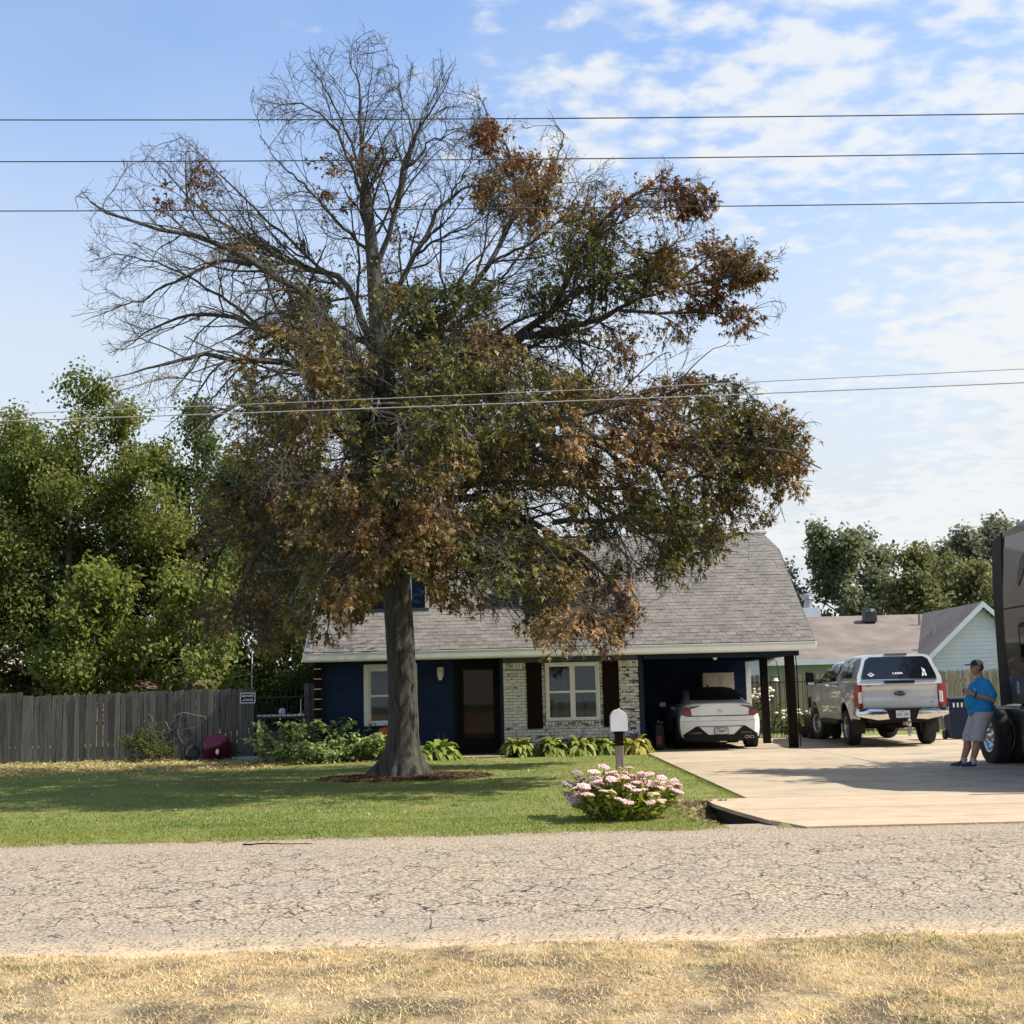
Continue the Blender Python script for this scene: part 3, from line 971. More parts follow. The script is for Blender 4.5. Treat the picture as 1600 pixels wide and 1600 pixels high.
# roof
rp = [(EY, EZ), (KY, KZ), (RY, RZ), (2 * RY - KY, KZ), (2 * RY - EY, EZ), (2 * RY - EY, EZ - .16), (2 * RY - KY, KZ - .17), (RY, RZ - .17), (KY, KZ - .17), (EY, EZ - .16)]
ROOF = MB().prism(rp, lambda a, b2: (RX0, a, b2), lambda a, b2: (RX1, a, b2)).build('roof', m_deck, H)
sb = MB().prism([(0, 0.004), (0, 0.020), (0.20, 0.012), (0.20, 0.0)], lambda a, b2: (-0.108, a, b2), lambda a, b2: (0.108, a, b2)).build('shingle', m_shing, ROOF)
sbm = sb.data
bpy.data.objects.remove(sb)
DORM = [(-3.53, -2.08), (0.13, 1.57)]
DY = 30.86
spots = []
for y0, z0, y1, z1 in ((EY - 0.03, EZ - 0.012, KY, KZ), (KY, KZ, RY, RZ)):
    L_ = math.hypot(y1 - y0, z1 - z0)
    an = math.atan2(z1 - z0, y1 - y0)
    nr = int(L_ / 0.145)
    ex = L_ / nr
    for r in range(nr):
        x = RX0 - 0.01 + (r * 0.087) % 0.222
        yy, zz0 = y0 + math.cos(an) * r * ex, z0 + math.sin(an) * r * ex
        xs = []
        while x < RX1 + 0.01:
            xs.append(x)
            x += 0.222
        for x in xs:
            if any(a - 0.05 < x < b2 + 0.05 and DY < yy + 0.1 < DY + 1.05 for a, b2 in DORM):
                continue
            spots.append((min(max(x + 0.111, RX0 + .10), RX1 - .10), yy, zz0, an + random.uniform(-.006, .006), random.uniform(-.004, .006)))
spots.sort(key=lambda s: s[1] + (0 if s[0] > 2.0 or s[1] < 30.2 else 3))
for s in spots[:296]:
    o = bpy.data.objects.new('shingle', sbm)
    COL.objects.link(o)
    adopt(o, ROOF)
    o.location = (s[0], s[1], s[2] + s[4])
    o.rotation_euler = (s[3], 0, random.uniform(-.006, .006))
bv = np.array([v.co[:] for v in sbm.vertices])
bf = [list(p.vertices) for p in sbm.polygons]
V, Fq = [], []
def shingle_stack(sp, name, parent, m=m_shing):
    V, Fc = [], []
    for i, s in enumerate(sp):
        M = np.array(Matrix.Translation((s[0], s[1], s[2] + s[4])) @ Matrix.Rotation(s[3], 4, 'X'))
        V.append(bv @ M[:3, :3].T + M[:3, 3])
        for f in bf:
            Fc.append([k + i * len(bv) for k in f])
    me = bpy.data.meshes.new(name)
    me.from_pydata(np.concatenate(V).tolist(), [], Fc)
    return tag(finish(name, me, m, parent), kind='stuff')
shingle_stack(spots[296:], 'shingles', ROOF)
q = MB()
x = RX0
while x < RX1 - 0.1:
    q.box((x + 0.13, RY - 0.07, RZ + 0.012), (0.27, 0.17, 0.012), rx=R(20)).box((x + 0.13, RY + 0.07, RZ + 0.014), (0.27, 0.17, 0.012), rx=R(-20))
    x += 0.24
tag(q.build('ridge_caps', m_shing, ROOF), kind='stuff')
# gutter and rake boards
gp = [(0, 0.0), (-0.025, -0.01), (-0.105, -0.0), (-0.12, 0.03), (-0.12, 0.125), (-0.105, 0.165), (-0.125, 0.180), (-0.10, 0.185), (-0.095, 0.14), (-0.10, 0.05), (0, 0.03)]
MB().prism(gp, lambda a, b2: (RX0 - .04, EY + .02 + a, EZ - .205 + b2), lambda a, b2: (RX1 + .04, EY + .02 + a, EZ - .205 + b2)).build('gutter', m_gut, H)
MB().bb(RX0 - .02, RX1 + .02, EY + .022, EY + .05, EZ - .22, EZ - .03).build('fascia', m_white, H)
for x0, x1 in ((RX0 - 0.045, RX0 - 0.004), (RX1 + 0.004, RX1 + 0.045)):
    MB().prism([(EY + .052, EZ - .02), (KY, KZ - .02), (RY, RZ - .02), (2 * RY - KY, KZ - .02), (2 * RY - EY, EZ - .02), (2 * RY - EY, EZ - .18), (2 * RY - KY, KZ - .20), (RY, RZ - .20), (KY, KZ - .20), (EY + .052, EZ - .18)],
               lambda a, b2: (x0, a, b2), lambda a, b2: (x1, a, b2)).build('rake_board', m_gut if x0 < 0 else m_navyt, H)
# dormers
for a, b2 in DORM:
    zb, ze, xm = 3.58, 4.52, (a + b2) / 2
    zp = ze + (b2 - a) / 2 * 0.95
    poly = [(a, zb - 0.3), (b2, zb - 0.3), (b2, ze), (xm, zp), (a, ze)]
    DM = MB().prism(poly, lambda x, z: (x, DY, z), lambda x, z: (x, DY + 1.9, z)).build('dormer', m_navyt, H)
    for i in range(6):
        z = zb + 0.06 + i * 0.16
        for s0, s1 in ((a + 0.07, xm - 0.36), (xm + 0.36, b2 - 0.07)):
            MB().prism([(0, 0), (-0.02, 0), (-0.006, 0.165), (0, 0.165)], lambda u, v: (s0, DY - 0.002 + u, z + v), lambda u, v: (s1, DY - 0.002 + u, z + v)).build('siding_board', m_navy, DM)
    for c0 in (a - 0.01, b2 - 0.065):
        MB().bb(c0, c0 + 0.075, DY - 0.03, DY + 0.03, zb - 0.06, ze).build('corner_trim', m_white, DM)
    MB().bb(a - 0.02, b2 + 0.02, DY - 0.12, DY + 0.02, zb - 0.15, zb - 0.065).build('flashing', m_slate, DM)
    f = MB()
    f.bb(xm - 0.34, xm - 0.26, DY - 0.035, DY - 0.003, zb + 0.12, ze + .02).bb(xm + 0.26, xm + 0.34, DY - 0.035, DY - 0.003, zb + 0.12, ze + .02)
    f.bb(xm - 0.26, xm + 0.26, DY - 0.035, DY - 0.003, zb + 0.12, zb + 0.19).bb(xm - 0.26, xm + 0.26, DY - 0.035, DY - 0.003, ze - .06, ze + .02).bb(xm - 0.26, xm + 0.26, DY - 0.03, DY - 0.003, 4.07, 4.11)
    f.build('window_frame', m_white, DM)
    MB().bb(xm - 0.26, xm + 0.26, DY - 0.018, DY - 0.012, zb + 0.19, ze - .06).build('pane', glassmat('dormer glass', (0.25, 0.28, 0.3), 0.18), DM)
    for sx in (-1, 1):
        an = math.atan(0.95) * sx
        ctr = (xm + sx * (b2 - a) / 4 + sx * 0.05, DY + 0.85, (ze + zp) / 2 - 0.02)
        MB().box(ctr, ((b2 - a) / 2 / math.cos(an) + 0.22, 2.05, 0.05), ry=an).build('dormer_roof', m_shing, DM)
        MB().box((ctr[0], DY - 0.20, ctr[2] - 0.01), ((b2 - a) / 2 / math.cos(an) + 0.225, 0.03, 0.11), ry=an).build('dormer_rake', m_white, DM)
# sign on a stake in the hosta bed
AS = thing('yard_sign', 'small octagonal blue yard sign on a stake before the brick corner', 'sign', (2.65, 29.62, 0))
MB().cyl((2.65, 29.64, 0), (2.65, 29.64, 0.50), 0.008).build('stake', m_black, AS)
oc = [(0.125 * math.cos(PI / 8 + k * PI / 4), 0.125 * math.sin(PI / 8 + k * PI / 4)) for k in range(8)]
MB().prism(oc, lambda u, v: (2.65 + u, 29.615, 0.485 + v), lambda u, v: (2.65 + u, 29.63, 0.485 + v)).build('sign_face', m_sign_b, AS)
text('lettering', 'ADT', 0.11, m_signw, AS, Matrix.Translation((2.65, 29.613, 0.495)) @ FRONT, bold=True)
# cream cabinet in the carport
CB = thing('storage_cabinet', 'cream two door cabinet against the carport back wall', 'cabinet', (5.55, 35.7, 0.03))
MB().bb(5.12, 5.98, 35.45, 35.96, 0.03, 1.86).build('carcass', m_cream, CB, bevel=0.006)
for x0, x1 in ((5.13, 5.54), (5.56, 5.97)):
    d = MB().bb(x0, x1, 35.425, 35.447, 0.08, 1.84).build('door', m_cream, CB, bevel=0.004)
    for z0, z1 in ((0.16, 0.9), (1.0, 1.76)):
        MB().bb(x0 + 0.06, x1 - 0.06, 35.412, 35.425, z0, z1).build('door_panel', m_cream, d, bevel=0.010)
    MB().sph(((x1 - 0.04) if x0 < 5.3 else (x0 + 0.04), 35.41, 0.95), 0.014).build('knob', m_black, d)
# ------------------------------------------------------------------ tree growing
def catmull(pts, n):
    P = np.array(pts, float)
    P = np.vstack([2 * P[0] - P[1], P, 2 * P[-1] - P[-2]])
    segs = len(P) - 3
    out = []
    for u in np.linspace(0, segs, n):
        i = min(int(u), segs - 1)
        t = u - i
        a, b, c, d = P[i:i + 4]
        out.append(0.5 * (2 * b + (c - a) * t + (2 * a - 5 * b + 4 * c - d) * t * t + (3 * b - a - 3 * c + d) * t ** 3))
    return np.array(out)
def unit(v):
    return v / np.maximum(np.linalg.norm(v, axis=-1, keepdims=True), 1e-9)
def tubes(P, Rd, sides):
    """P (N,m,3), Rd (N,m) -> vertices, quads."""
    N_, m = P.shape[:2]
    T = unit(np.gradient(P, axis=1))
    ref = np.where(np.abs(T[:, :1, 2:3]) < 0.9, np.array([[[0, 0, 1.0]]]), np.array([[[1.0, 0, 0]]]))
    ref = np.repeat(ref, m, 1)
    U = unit(np.cross(T, ref))
    W = np.cross(T, U)
    a = np.arange(sides) * 2 * PI / sides
    V = P[:, :, None] + Rd[:, :, None, None] * (np.cos(a)[None, None, :, None] * U[:, :, None] + np.sin(a)[None, None, :, None] * W[:, :, None])
    i = np.arange(N_)[:, None, None] * m * sides + np.arange(m - 1)[None, :, None] * sides
    k = np.arange(sides)[None, None]
    k2 = (k + 1) % sides
    F = np.stack([i + k, i + k2, i + sides + k2, i + sides + k], -1).reshape(-1, 4)
    return V.reshape(-1, 3), F
def joinvf(parts):
    Vs, Fs, o = [], [], 0
    for V, F in parts:
        Vs.append(V)
        Fs.append(F + o)
        o += len(V)
    return np.concatenate(Vs), np.concatenate(Fs)
def spawn(P, Rd, k, t0, t1, ang, length, rr, m, up=0.0, wob=0.15, taper=0.35, tip_short=0.5, rmin=0.003, droop=0.0):
    """k children along each parent; length is (N,) or scalar metres."""
    N_, m0 = P.shape[:2]
    t = t0 + (t1 - t0) * (np.arange(k)[None] + rng.uniform(0, 1, (N_, k))) / k
    f = np.clip(t * (m0 - 1), 0, m0 - 1.001)
    i0 = f.astype(int)
    fr = (f - i0)[..., None]
    ii = np.arange(N_)[:, None]
    pos = P[ii, i0] * (1 - fr) + P[ii, i0 + 1] * fr
    rad = Rd[ii, i0] * (1 - fr[..., 0]) + Rd[ii, i0 + 1] * fr[..., 0]
    T = unit(P[ii, i0 + 1] - P[ii, i0])
    q = unit(rng.normal(0, 1, T.shape))
    perp = unit(q - T * (q * T).sum(-1, keepdims=True))
    a = rng.uniform(ang[0], ang[1], (N_, k))[..., None]
    d = unit(np.cos(a) * T + np.sin(a) * perp)
    ln = (np.broadcast_to(np.asarray(length, float).reshape(-1, 1), (N_, k)) * (1 - tip_short * t) * rng.uniform(0.55, 1.25, (N_, k)))
    pos, d, ln = pos.reshape(-1, 3), d.reshape(-1, 3), ln.reshape(-1)
    r0 = np.maximum(rad.reshape(-1) * rr, rmin)
    out = [pos]
    cur = pos
    for s in range(m - 1):
        d = unit(d + rng.normal(0, wob, d.shape) + np.array([0, 0, up - droop * s / m]))
        cur = cur + d * (ln / (m - 1))[:, None]
        out.append(cur)
    P2 = np.stack(out, 1)
    R2 = np.maximum(r0[:, None] * np.linspace(1, taper, m)[None], rmin * 0.7)
    return P2, R2, np.repeat(np.arange(N_), k)
OAK = [[(0, 0), (-.12, .50), (0, 1), (.12, .50)], [(0, .18), (-.14, .24), (-.36, .56), (-.07, .44)], [(0, .18), (.07, .44), (.36, .56), (.14, .24)]]
BLUNT = [[(0, 0), (-.34, .45), (0, 1), (.34, .45)]]
def leafmesh(C, D, Nn, size, shape):
    """C centre, D leaf direction, Nn approx normal, size (n,). Returns V, quads, verts per leaf."""
    n = len(C)
    D = unit(D)
    X = unit(np.cross(D, Nn))
    Z = np.cross(X, D)
    quads = []
    for qd in shape:
        for u, v in qd:
            fold = 0.22 * abs(u) - 0.25 * v * v
            quads.append(C + size[:, None] * (X * u + D * v + Z * fold))
    V = np.stack(quads, 1).reshape(-1, 3)
    return V, np.arange(len(V)).reshape(-1, 4), 4 * len(shape)

m_bark = mat('oak bark', (0.050, 0.046, 0.038), (0.105, 0.097, 0.080), 5, 0.95, bump=1.0, bscale=14, stretch=(3.0, 3.0, 0.55), detail=8,
             c3=(0.028, 0.027, 0.024), s3=3.5, l3=0.5, h3=0.66, bdist=0.05)
m_twig = mat('oak twig', (0.085, 0.073, 0.062), (0.045, 0.038, 0.032), 3, 0.9)
m_dead = mat('dead grey twig', (0.27, 0.25, 0.225), (0.18, 0.165, 0.15), 3, 0.9)
m_bark2 = mat('dark bark', (0.045, 0.038, 0.030), (0.085, 0.072, 0.058), 6, 0.95, bump=0.8, bscale=14, stretch=(3, 3, 0.6))
m_leaf = leafmat('oak leaf', 0.13, 0.42)
m_gleaf = leafmat('green leaf', 0.38, 0.5)

# the half-bare oak -------------------------------------------------------
OX, OY = -2.06, 23.06
OAKT = thing('oak_tree', 'big half-bare oak with brown leaves and a grey trunk on the lawn', 'tree', (OX, OY, 0))
KP = OY / 2000.0
def pz(px, py):
    """picture-plane reading of the crown, turned into metres at the trunk: (X, Z)"""
    return OX + (px - 628 + (py - 1215) * 0.0245) * KP, (1215 - py + (px - 628) * 0.0245) * KP * 1.02
def pt(px, py, dy=0.0):
    X, Z = pz(px, py)
    s = (OY + dy) / OY
    return (X * s, OY + dy, (Z - 1.42) * s + 1.42)
LIM = [  # hand-placed limbs: (points (px, py, depth), base radius)
    ([(622, 470, 0), (600, 330, .3), (606, 240, .4), (604, 140, .5), (590, 42, .4)], .095),
    ([(612, 440, 0), (650, 330, -.3), (668, 240, -.5), (705, 170, -.9), (760, 85, -1.2)], .075),
    ([(606, 330, .2), (580, 240, .1), (545, 170, -.2), (500, 140, -.4), (440, 150, -.5)], .050),
    ([(606, 300, .2), (570, 200, .8), (530, 110, 1.1), (490, 55, 1.4)], .042),
    ([(655, 320, -.3), (690, 230, .2), (690, 130, .6), (668, 38, .8)], .042),
    ([(620, 520, 0), (680, 400, .5), (740, 320, .9), (800, 290, 1.2), (850, 260, 1.3)], .080),
    ([(668, 255, -.4), (720, 215, -.8), (780, 185, -1.2)], .034),
    ([(626, 640, 0), (740, 600, -.5), (832, 545, -1.0), (905, 490, -1.3), (960, 400, -1.8), (1060, 320, -2.1), (1150, 328, -2.3)], .145),
    ([(832, 545, -1.0), (930, 530, -1.5), (1000, 505, -1.8), (1110, 465, -2.0), (1258, 440, -2.4)], .090),
    ([(624, 600, 0), (730, 500, .8), (800, 420, 1.2), (840, 330, 1.4), (830, 240, 1.2), (800, 205, 1.0)], .105),
    ([(905, 490, -1.3), (960, 440, -.6), (1060, 400, .2), (1160, 395, .6)], .055),
    ([(840, 350, 1.4), (900, 290, 1.8), (925, 225, 2.0), (915, 165, 2.1)], .048),
    ([(616, 580, 0), (560, 450, .4), (480, 410, .9), (400, 350, 1.2), (310, 280, 1.4), (250, 200, 1.4)], .100),
    ([(616, 620, 0), (520, 480, -.6), (430, 400, -1.1), (320, 350, -1.5), (200, 315, -1.8), (150, 290, -1.9)], .110),
    ([(430, 400, -1.1), (340, 400, -1.0), (240, 440, -.9), (130, 470, -.8)], .058),
    ([(618, 690, 0), (520, 560, .7), (420, 500, 1.3), (300, 480, 1.9), (200, 540, 2.2)], .100),
    ([(620, 720, 0), (520, 600, -.9), (400, 560, -1.9), (290, 570, -2.6), (190, 590, -3.0)], .090),
    ([(618, 760, 0), (520, 670, -1.4), (420, 640, -2.4), (330, 680, -3.1), (280, 700, -3.4)], .075),
    ([(420, 500, 1.3), (340, 430, 1.2), (240, 380, 1.0), (160, 370, .9)], .045),
    ([(626, 690, 0), (740, 640, .9), (880, 640, 1.8), (1020, 640, 2.5), (1130, 680, 2.9)], .100),
    ([(630, 740, 0), (760, 690, -1.2), (900, 680, -2.2), (1060, 690, -3.0), (1200, 700, -3.5), (1275, 730, -3.7)], .120),
    ([(632, 800, 0), (760, 770, .8), (900, 770, 1.6), (1050, 800, 2.2), (1170, 860, 2.5)], .090),
    ([(634, 830, 0), (760, 790, -1.4), (880, 840, -2.6), (970, 910, -3.4), (1010, 980, -3.7)], .085),
    ([(900, 680, -2.2), (1010, 740, -2.7), (1120, 790, -3.0), (1230, 800, -3.2)], .060),
    ([(618, 800, 0), (520, 740, .9), (420, 780, 1.8), (340, 880, 2.4), (310, 960, 2.6)], .085),
    ([(616, 840, 0), (520, 800, -1.5), (430, 850, -2.6), (380, 940, -3.3), (400, 1010, -3.6)], .080),
    ([(620, 860, 0), (560, 820, 1.4), (500, 850, 2.4), (460, 930, 3.0), (440, 1000, 3.2)], .065),
    ([(634, 870, 0), (700, 830, 1.6), (790, 850, 2.6), (850, 900, 3.2), (880, 940, 3.4)], .065),
    ([(628, 880, 0), (690, 840, -2.2), (770, 860, -3.6), (850, 940, -4.5), (880, 1010, -4.8)], .065),
    ([(626, 780, 0), (610, 720, -1.8), (580, 700, -3.4), (540, 740, -4.6), (520, 820, -5.2)], .080),
    ([(628, 740, 0), (650, 680, -2.0), (690, 660, -3.6), (720, 700, -4.8), (740, 770, -5.4)], .075),
    ([(626, 700, 0), (620, 630, -1.9), (600, 590, -3.3), (560, 590, -4.4), (500, 620, -5.0)], .070),
    ([(628, 660, 0), (680, 590, -1.8), (740, 560, -3.2), (820, 580, -4.2), (900, 640, -4.8)], .075),
    ([(626, 600, 0), (640, 530, -1.6), (690, 500, -2.8), (750, 490, -3.6)], .060),
    ([(626, 760, 0), (640, 690, 2.0), (680, 650, 3.6), (740, 680, 4.8), (800, 740, 5.3)], .075),
    ([(626, 720, 0), (600, 660, 2.0), (550, 640, 3.6), (490, 680, 4.7), (430, 740, 5.2)], .075),
    ([(626, 620, 0), (650, 560, 1.8), (720, 520, 3.2), (800, 540, 4.2), (880, 580, 4.6)], .070),
    ([(626, 600, 0), (590, 540, 1.6), (530, 510, 2.8), (470, 520, 3.6)], .060),
    ([(630, 840, 0), (650, 800, -2.2), (640, 800, -3.8), (620, 850, -4.8), (600, 900, -5.2)], .060),
    ([(900, 680, -2.2), (1050, 650, -2.4), (1160, 640, -2.6), (1230, 690, -2.8)], .050),
    ([(880, 640, 1.8), (1000, 690, 2.2), (1120, 740, 2.4), (1240, 770, 2.5)], .050),
    ([(900, 770, 1.6), (1000, 850, 1.9), (1080, 900, 2.0), (1130, 930, 2.0)], .050),
    ([(880, 840, -2.6), (1000, 850, -3.0), (1100, 880, -3.2), (1170, 910, -3.3)], .050),
    ([(760, 790, -1.4), (860, 870, -3.0), (930, 960, -3.6), (950, 1030, -3.8)], .040),
    ([(1010, 740, -2.7), (1120, 720, -2.2), (1200, 730, -1.8), (1280, 720, -1.6)], .040),
    ([(1100, 470, -2.0), (1160, 430, -2.0), (1215, 415, -2.1), (1262, 455, -2.2)], .030),
    ([(1000, 505, -1.8), (1090, 530, -1.6), (1180, 540, -1.5), (1240, 530, -1.4)], .035),
    ([(960, 440, -.6), (1020, 350, -.8), (1080, 290, -1.0), (1092, 258, -1.0)], .035),
    ([(1060, 320, -2.1), (1110, 298, -2.0), (1160, 322, -2.0)], .020),
    ([(800, 420, 1.2), (880, 380, .4), (930, 330, -.2), (960, 270, -.4)], .040),
    ([(626, 850, 0), (600, 830, -2.0), (560, 870, -3.4), (520, 930, -4.2)], .050),
    ([(632, 850, 0), (700, 850, -2.0), (750, 900, -3.0), (770, 965, -3.4)], .050),
    ([(634, 820, 0), (720, 820, 1.5), (800, 870, 2.4), (840, 950, 2.8)], .050),
    ([(628, 880, 0), (650, 855, -1.5), (665, 885, -2.5), (670, 940, -3.0)], .030),
    ([(622, 880, 0), (590, 860, 1.2), (560, 900, 2.2), (545, 960, 2.6)], .035),
    ([(606, 400, 0), (540, 330, .2), (480, 270, .4), (430, 230, .5), (400, 185, .5)], .045),
    ([(560, 450, .4), (470, 360, .2), (400, 290, 0), (340, 210, 0), (300, 165, 0)], .045),
    ([(740, 320, .9), (760, 260, .6), (792, 205, .4)], .026),
    ([(680, 400, .5), (740, 360, -.2), (800, 340, -.6), (860, 300, -.8)], .036),
    ([(640, 640, 0), (700, 560, -1.0), (790, 500, -1.8), (860, 430, -2.2), (900, 360, -2.4)], .065),
]
leader = catmull([(OX, OY, 0.0), (OX + .03, OY, 1.2), pt(632, 1000), pt(627, 850), pt(624, 700), pt(618, 560), pt(612, 440), pt(606, 330), pt(604, 270)], 40)
lr = np.interp(np.linspace(0, 1, 40), [0, .06, .14, .3, .5, .65, .8, 1], [.330, .290, .262, .252, .225, .185, .125, .06])
# trunk with root flare and furrowed bark
sd, NR_ = 84, 110
q = MB()
tt_ = np.linspace(0, 1, NR_)
zc = np.stack([np.interp(tt_ * 39, np.arange(40), leader[:, c]) for c in range(3)], 1)
rc = np.interp(tt_ * 39, np.arange(40), lr)
A_, I_ = np.meshgrid(np.arange(sd) * 2 * PI / sd, np.arange(NR_))
Zg, Rg = zc[I_, 2], rc[I_]
fl = np.clip(1 - Zg / 0.85, 0, 1) ** 2.6
lobes = 0.10 + 0.17 * np.clip(np.sin(4 * A_ + .6), 0, 1) + 0.13 * np.clip(np.sin(7 * A_ + 2.1), 0, 1) + 0.10 * np.clip(np.sin(3 * A_ + 4.0), 0, 1)
fur = vnoise(np.cos(A_) * 7 + 20 + .2 * Zg, np.sin(A_) * 7 + Zg * 1.1, 91, 3)
rr = Rg * (1 + 0.05 * np.sin(3 * A_ + Zg * .8) + 0.035 * vnoise(np.cos(A_) * 1.5 + 9, np.sin(A_) * 1.5 + Zg * .9, 93)) + fl * lobes - 0.022 * np.clip(-fur + .05, 0, 1) * (Rg / .26)
V = np.stack([zc[I_, 0] + rr * np.cos(A_), zc[I_, 1] + rr * np.sin(A_), Zg - 0.06 * (I_ == 0)], -1).reshape(-1, 3)
i_ = (np.arange(NR_ - 1)[:, None] * sd + np.arange(sd)[None])
j_ = (np.arange(NR_ - 1)[:, None] * sd + (np.arange(sd)[None] + 1) % sd)
TR = npmesh('trunk', V, np.stack([i_, j_, j_ + sd, i_ + sd], -1).reshape(-1, 4), m_bark, OAKT, smooth=True)
MB().sph((leader[7][0] - 0.03, OY - lr[7] + 0.005, 0.98), 0.06, (0.8, 0.35, 1.3)).build('knot_hole', m_black, TR, smooth=True)
m0 = 22
LP = np.stack([catmull([pt(*p) for p in pts], m0) for pts, r in LIM])
jit = np.cumsum(rng.normal(0, 0.028, LP.shape), 1)
LP = LP + jit - jit[:, :1]
LR = np.stack([r * (0.80 if pts[-1][1] < 520 else 1.0) * np.linspace(1, 0.07, m0) for pts, r in LIM])
LLEN = np.linalg.norm(np.diff(LP, axis=1), axis=2).sum(1)

# boughs that still carry leaves: (px, py, half width, half height, how brown), read off the crown
CL = np.array([(335,255,25,30,.95),(300,290,40,25,.95),(420,375,45,25,.5),(470,400,40,30,.2),(500,390,25,25,.2),(540,260,40,40,.8),(570,320,30,40,.7),(615,240,20,40,.8),(600,400,35,40,.5),(650,380,30,30,.8),
    (450,530,60,30,.6),(520,540,50,35,.5),(500,470,40,30,.2),(410,580,40,30,.5),(560,590,60,40,.5),(430,620,40,35,.4),(490,650,50,30,.5),
    (700,490,60,40,.2),(760,480,50,35,.15),(640,470,30,30,.5),(700,560,60,40,.3),(790,560,60,40,.6),(740,620,70,40,.3),(640,560,30,40,.3),(850,600,60,35,.4),(680,640,50,40,.3),
    (810,210,25,30,.95),(850,250,30,30,.9),(890,260,30,40,.8),(840,310,35,40,.5),(880,330,40,40,.7),(800,300,25,30,.7),(940,350,40,35,.6),(980,370,40,35,.4),(1010,330,30,30,.8),(1070,290,35,30,.95),(1100,330,45,30,.95),(1150,330,25,20,.9),
    (1060,380,30,25,.7),(960,430,50,35,.4),(1020,430,45,30,.5),(900,410,40,35,.3),(880,470,40,35,.2),(1000,480,60,35,.4),(1090,440,40,35,.6),(1150,420,45,40,.8),(1212,450,32,36,.4),(1160,480,50,45,.95),(1120,530,45,30,.8),(1190,530,32,26,.9),
    (1050,530,40,30,.7),(980,560,50,30,.7),(920,530,50,35,.4),(1020,590,45,30,.8),
    (900,640,70,35,.4),(980,640,60,35,.6),(1040,650,60,35,.8),(1110,650,50,35,.5),(1160,660,40,30,.4),(1200,700,50,35,.5),(1250,720,42,32,.3),(1130,710,60,40,.7),(1050,710,60,45,.8),(970,700,60,40,.7),(890,700,60,40,.5),(820,680,60,45,.3),
    (1200,760,45,35,.6),(1250,770,32,30,.6),(1250,820,22,22,.4),(1110,780,50,35,.6),(1030,770,50,35,.5),(950,770,50,35,.7),(870,760,60,40,.6),(790,740,60,45,.6),(1160,810,40,30,.6),(1080,830,45,35,.4),(1140,870,40,30,.5),(1170,910,22,22,.5),
    (1000,830,50,30,.4),(1090,890,45,30,.4),(1050,920,30,25,.4),(940,840,50,35,.3),(1000,960,35,25,.8),(960,920,35,30,.5),(870,870,50,35,.3),(880,930,40,30,.4),(870,1000,40,30,.6),(920,1000,35,25,.8),(850,980,25,20,.3),(960,1000,30,20,.8),(800,820,50,35,.4),
    (720,760,50,35,.6),(700,700,50,40,.4),(650,760,50,30,.4),(600,770,60,40,.5),(540,780,60,40,.6),(660,810,50,35,.8),(610,830,50,40,.6),(560,840,50,30,.6),(500,830,50,35,.7),(690,850,30,30,.6),(640,870,30,30,.5),(740,850,40,30,.3),(700,930,30,25,.4),(730,960,25,20,.8),
    (480,720,50,35,.5),(420,740,50,35,.6),(460,790,50,30,.7),(400,830,55,35,.6),(350,880,50,35,.6),(430,890,55,35,.6),(500,900,55,35,.5),(540,930,45,30,.6),(460,950,50,30,.5),(380,950,50,35,.5),(330,960,35,30,.5),(420,1000,30,25,.5),(520,980,30,20,.6),
    (545,1035,22,25,.8),(480,670,50,30,.5),(400,680,40,30,.6),(330,760,40,25,.5),(370,800,40,25,.6),(300,930,30,25,.5),(600,700,40,35,.3),(580,660,40,30,.4),
    (760,900,45,30,.4),(790,930,40,28,.4),(690,890,40,30,.4),(600,900,45,30,.5),(580,950,35,25,.5),(650,905,35,25,.4),(820,900,40,30,.3),(1205,846,22,20,.4)], float)
CL[:, 2:4] *= 1.0
CF = np.where((CL[:, 1] < 345) & (CL[:, 0] < 720), .45, np.where((CL[:, 1] < 430) & (CL[:, 0] < 720), .60, np.where((CL[:, 1] < 400), .80, np.where((CL[:, 1] < 560) & (CL[:, 0] > 820), .95, .95))))
CF = np.where((CL[:, 0] < 460) & (CL[:, 1] > 640), .58, CF)          # the lower left boughs are half stripped
CF = np.where((CL[:, 1] > 900) & (CL[:, 0] > 650), .80, CF)
def topix(P):
    s = OY / P[:, 1]
    X, Z = P[:, 0] * s, (P[:, 2] - 1.42) * s + 1.42
    dx, dz = (X - OX) / KP, Z / (KP * 1.02)
    py = 1215 - dz + dx * 0.0245
    return 628 + dx - (py - 1215) * 0.0245, py
def nearest(P):
    """leafiness 0..1 and index of the bough each point belongs to"""
    px, py = topix(P)
    best, who = np.full(len(P), 9.0), np.zeros(len(P), int)
    for k in range(len(CL)):
        q_ = ((px - CL[k, 0]) / CL[k, 2]) ** 2 + ((py - CL[k, 1]) / CL[k, 3]) ** 2
        c_ = q_ < best
        best[c_] = q_[c_]
        who[c_] = k
    return np.clip(1.15 - 0.72 * best ** 0.8, 0, 1), who
def dens(P):
    return nearest(P)[0]
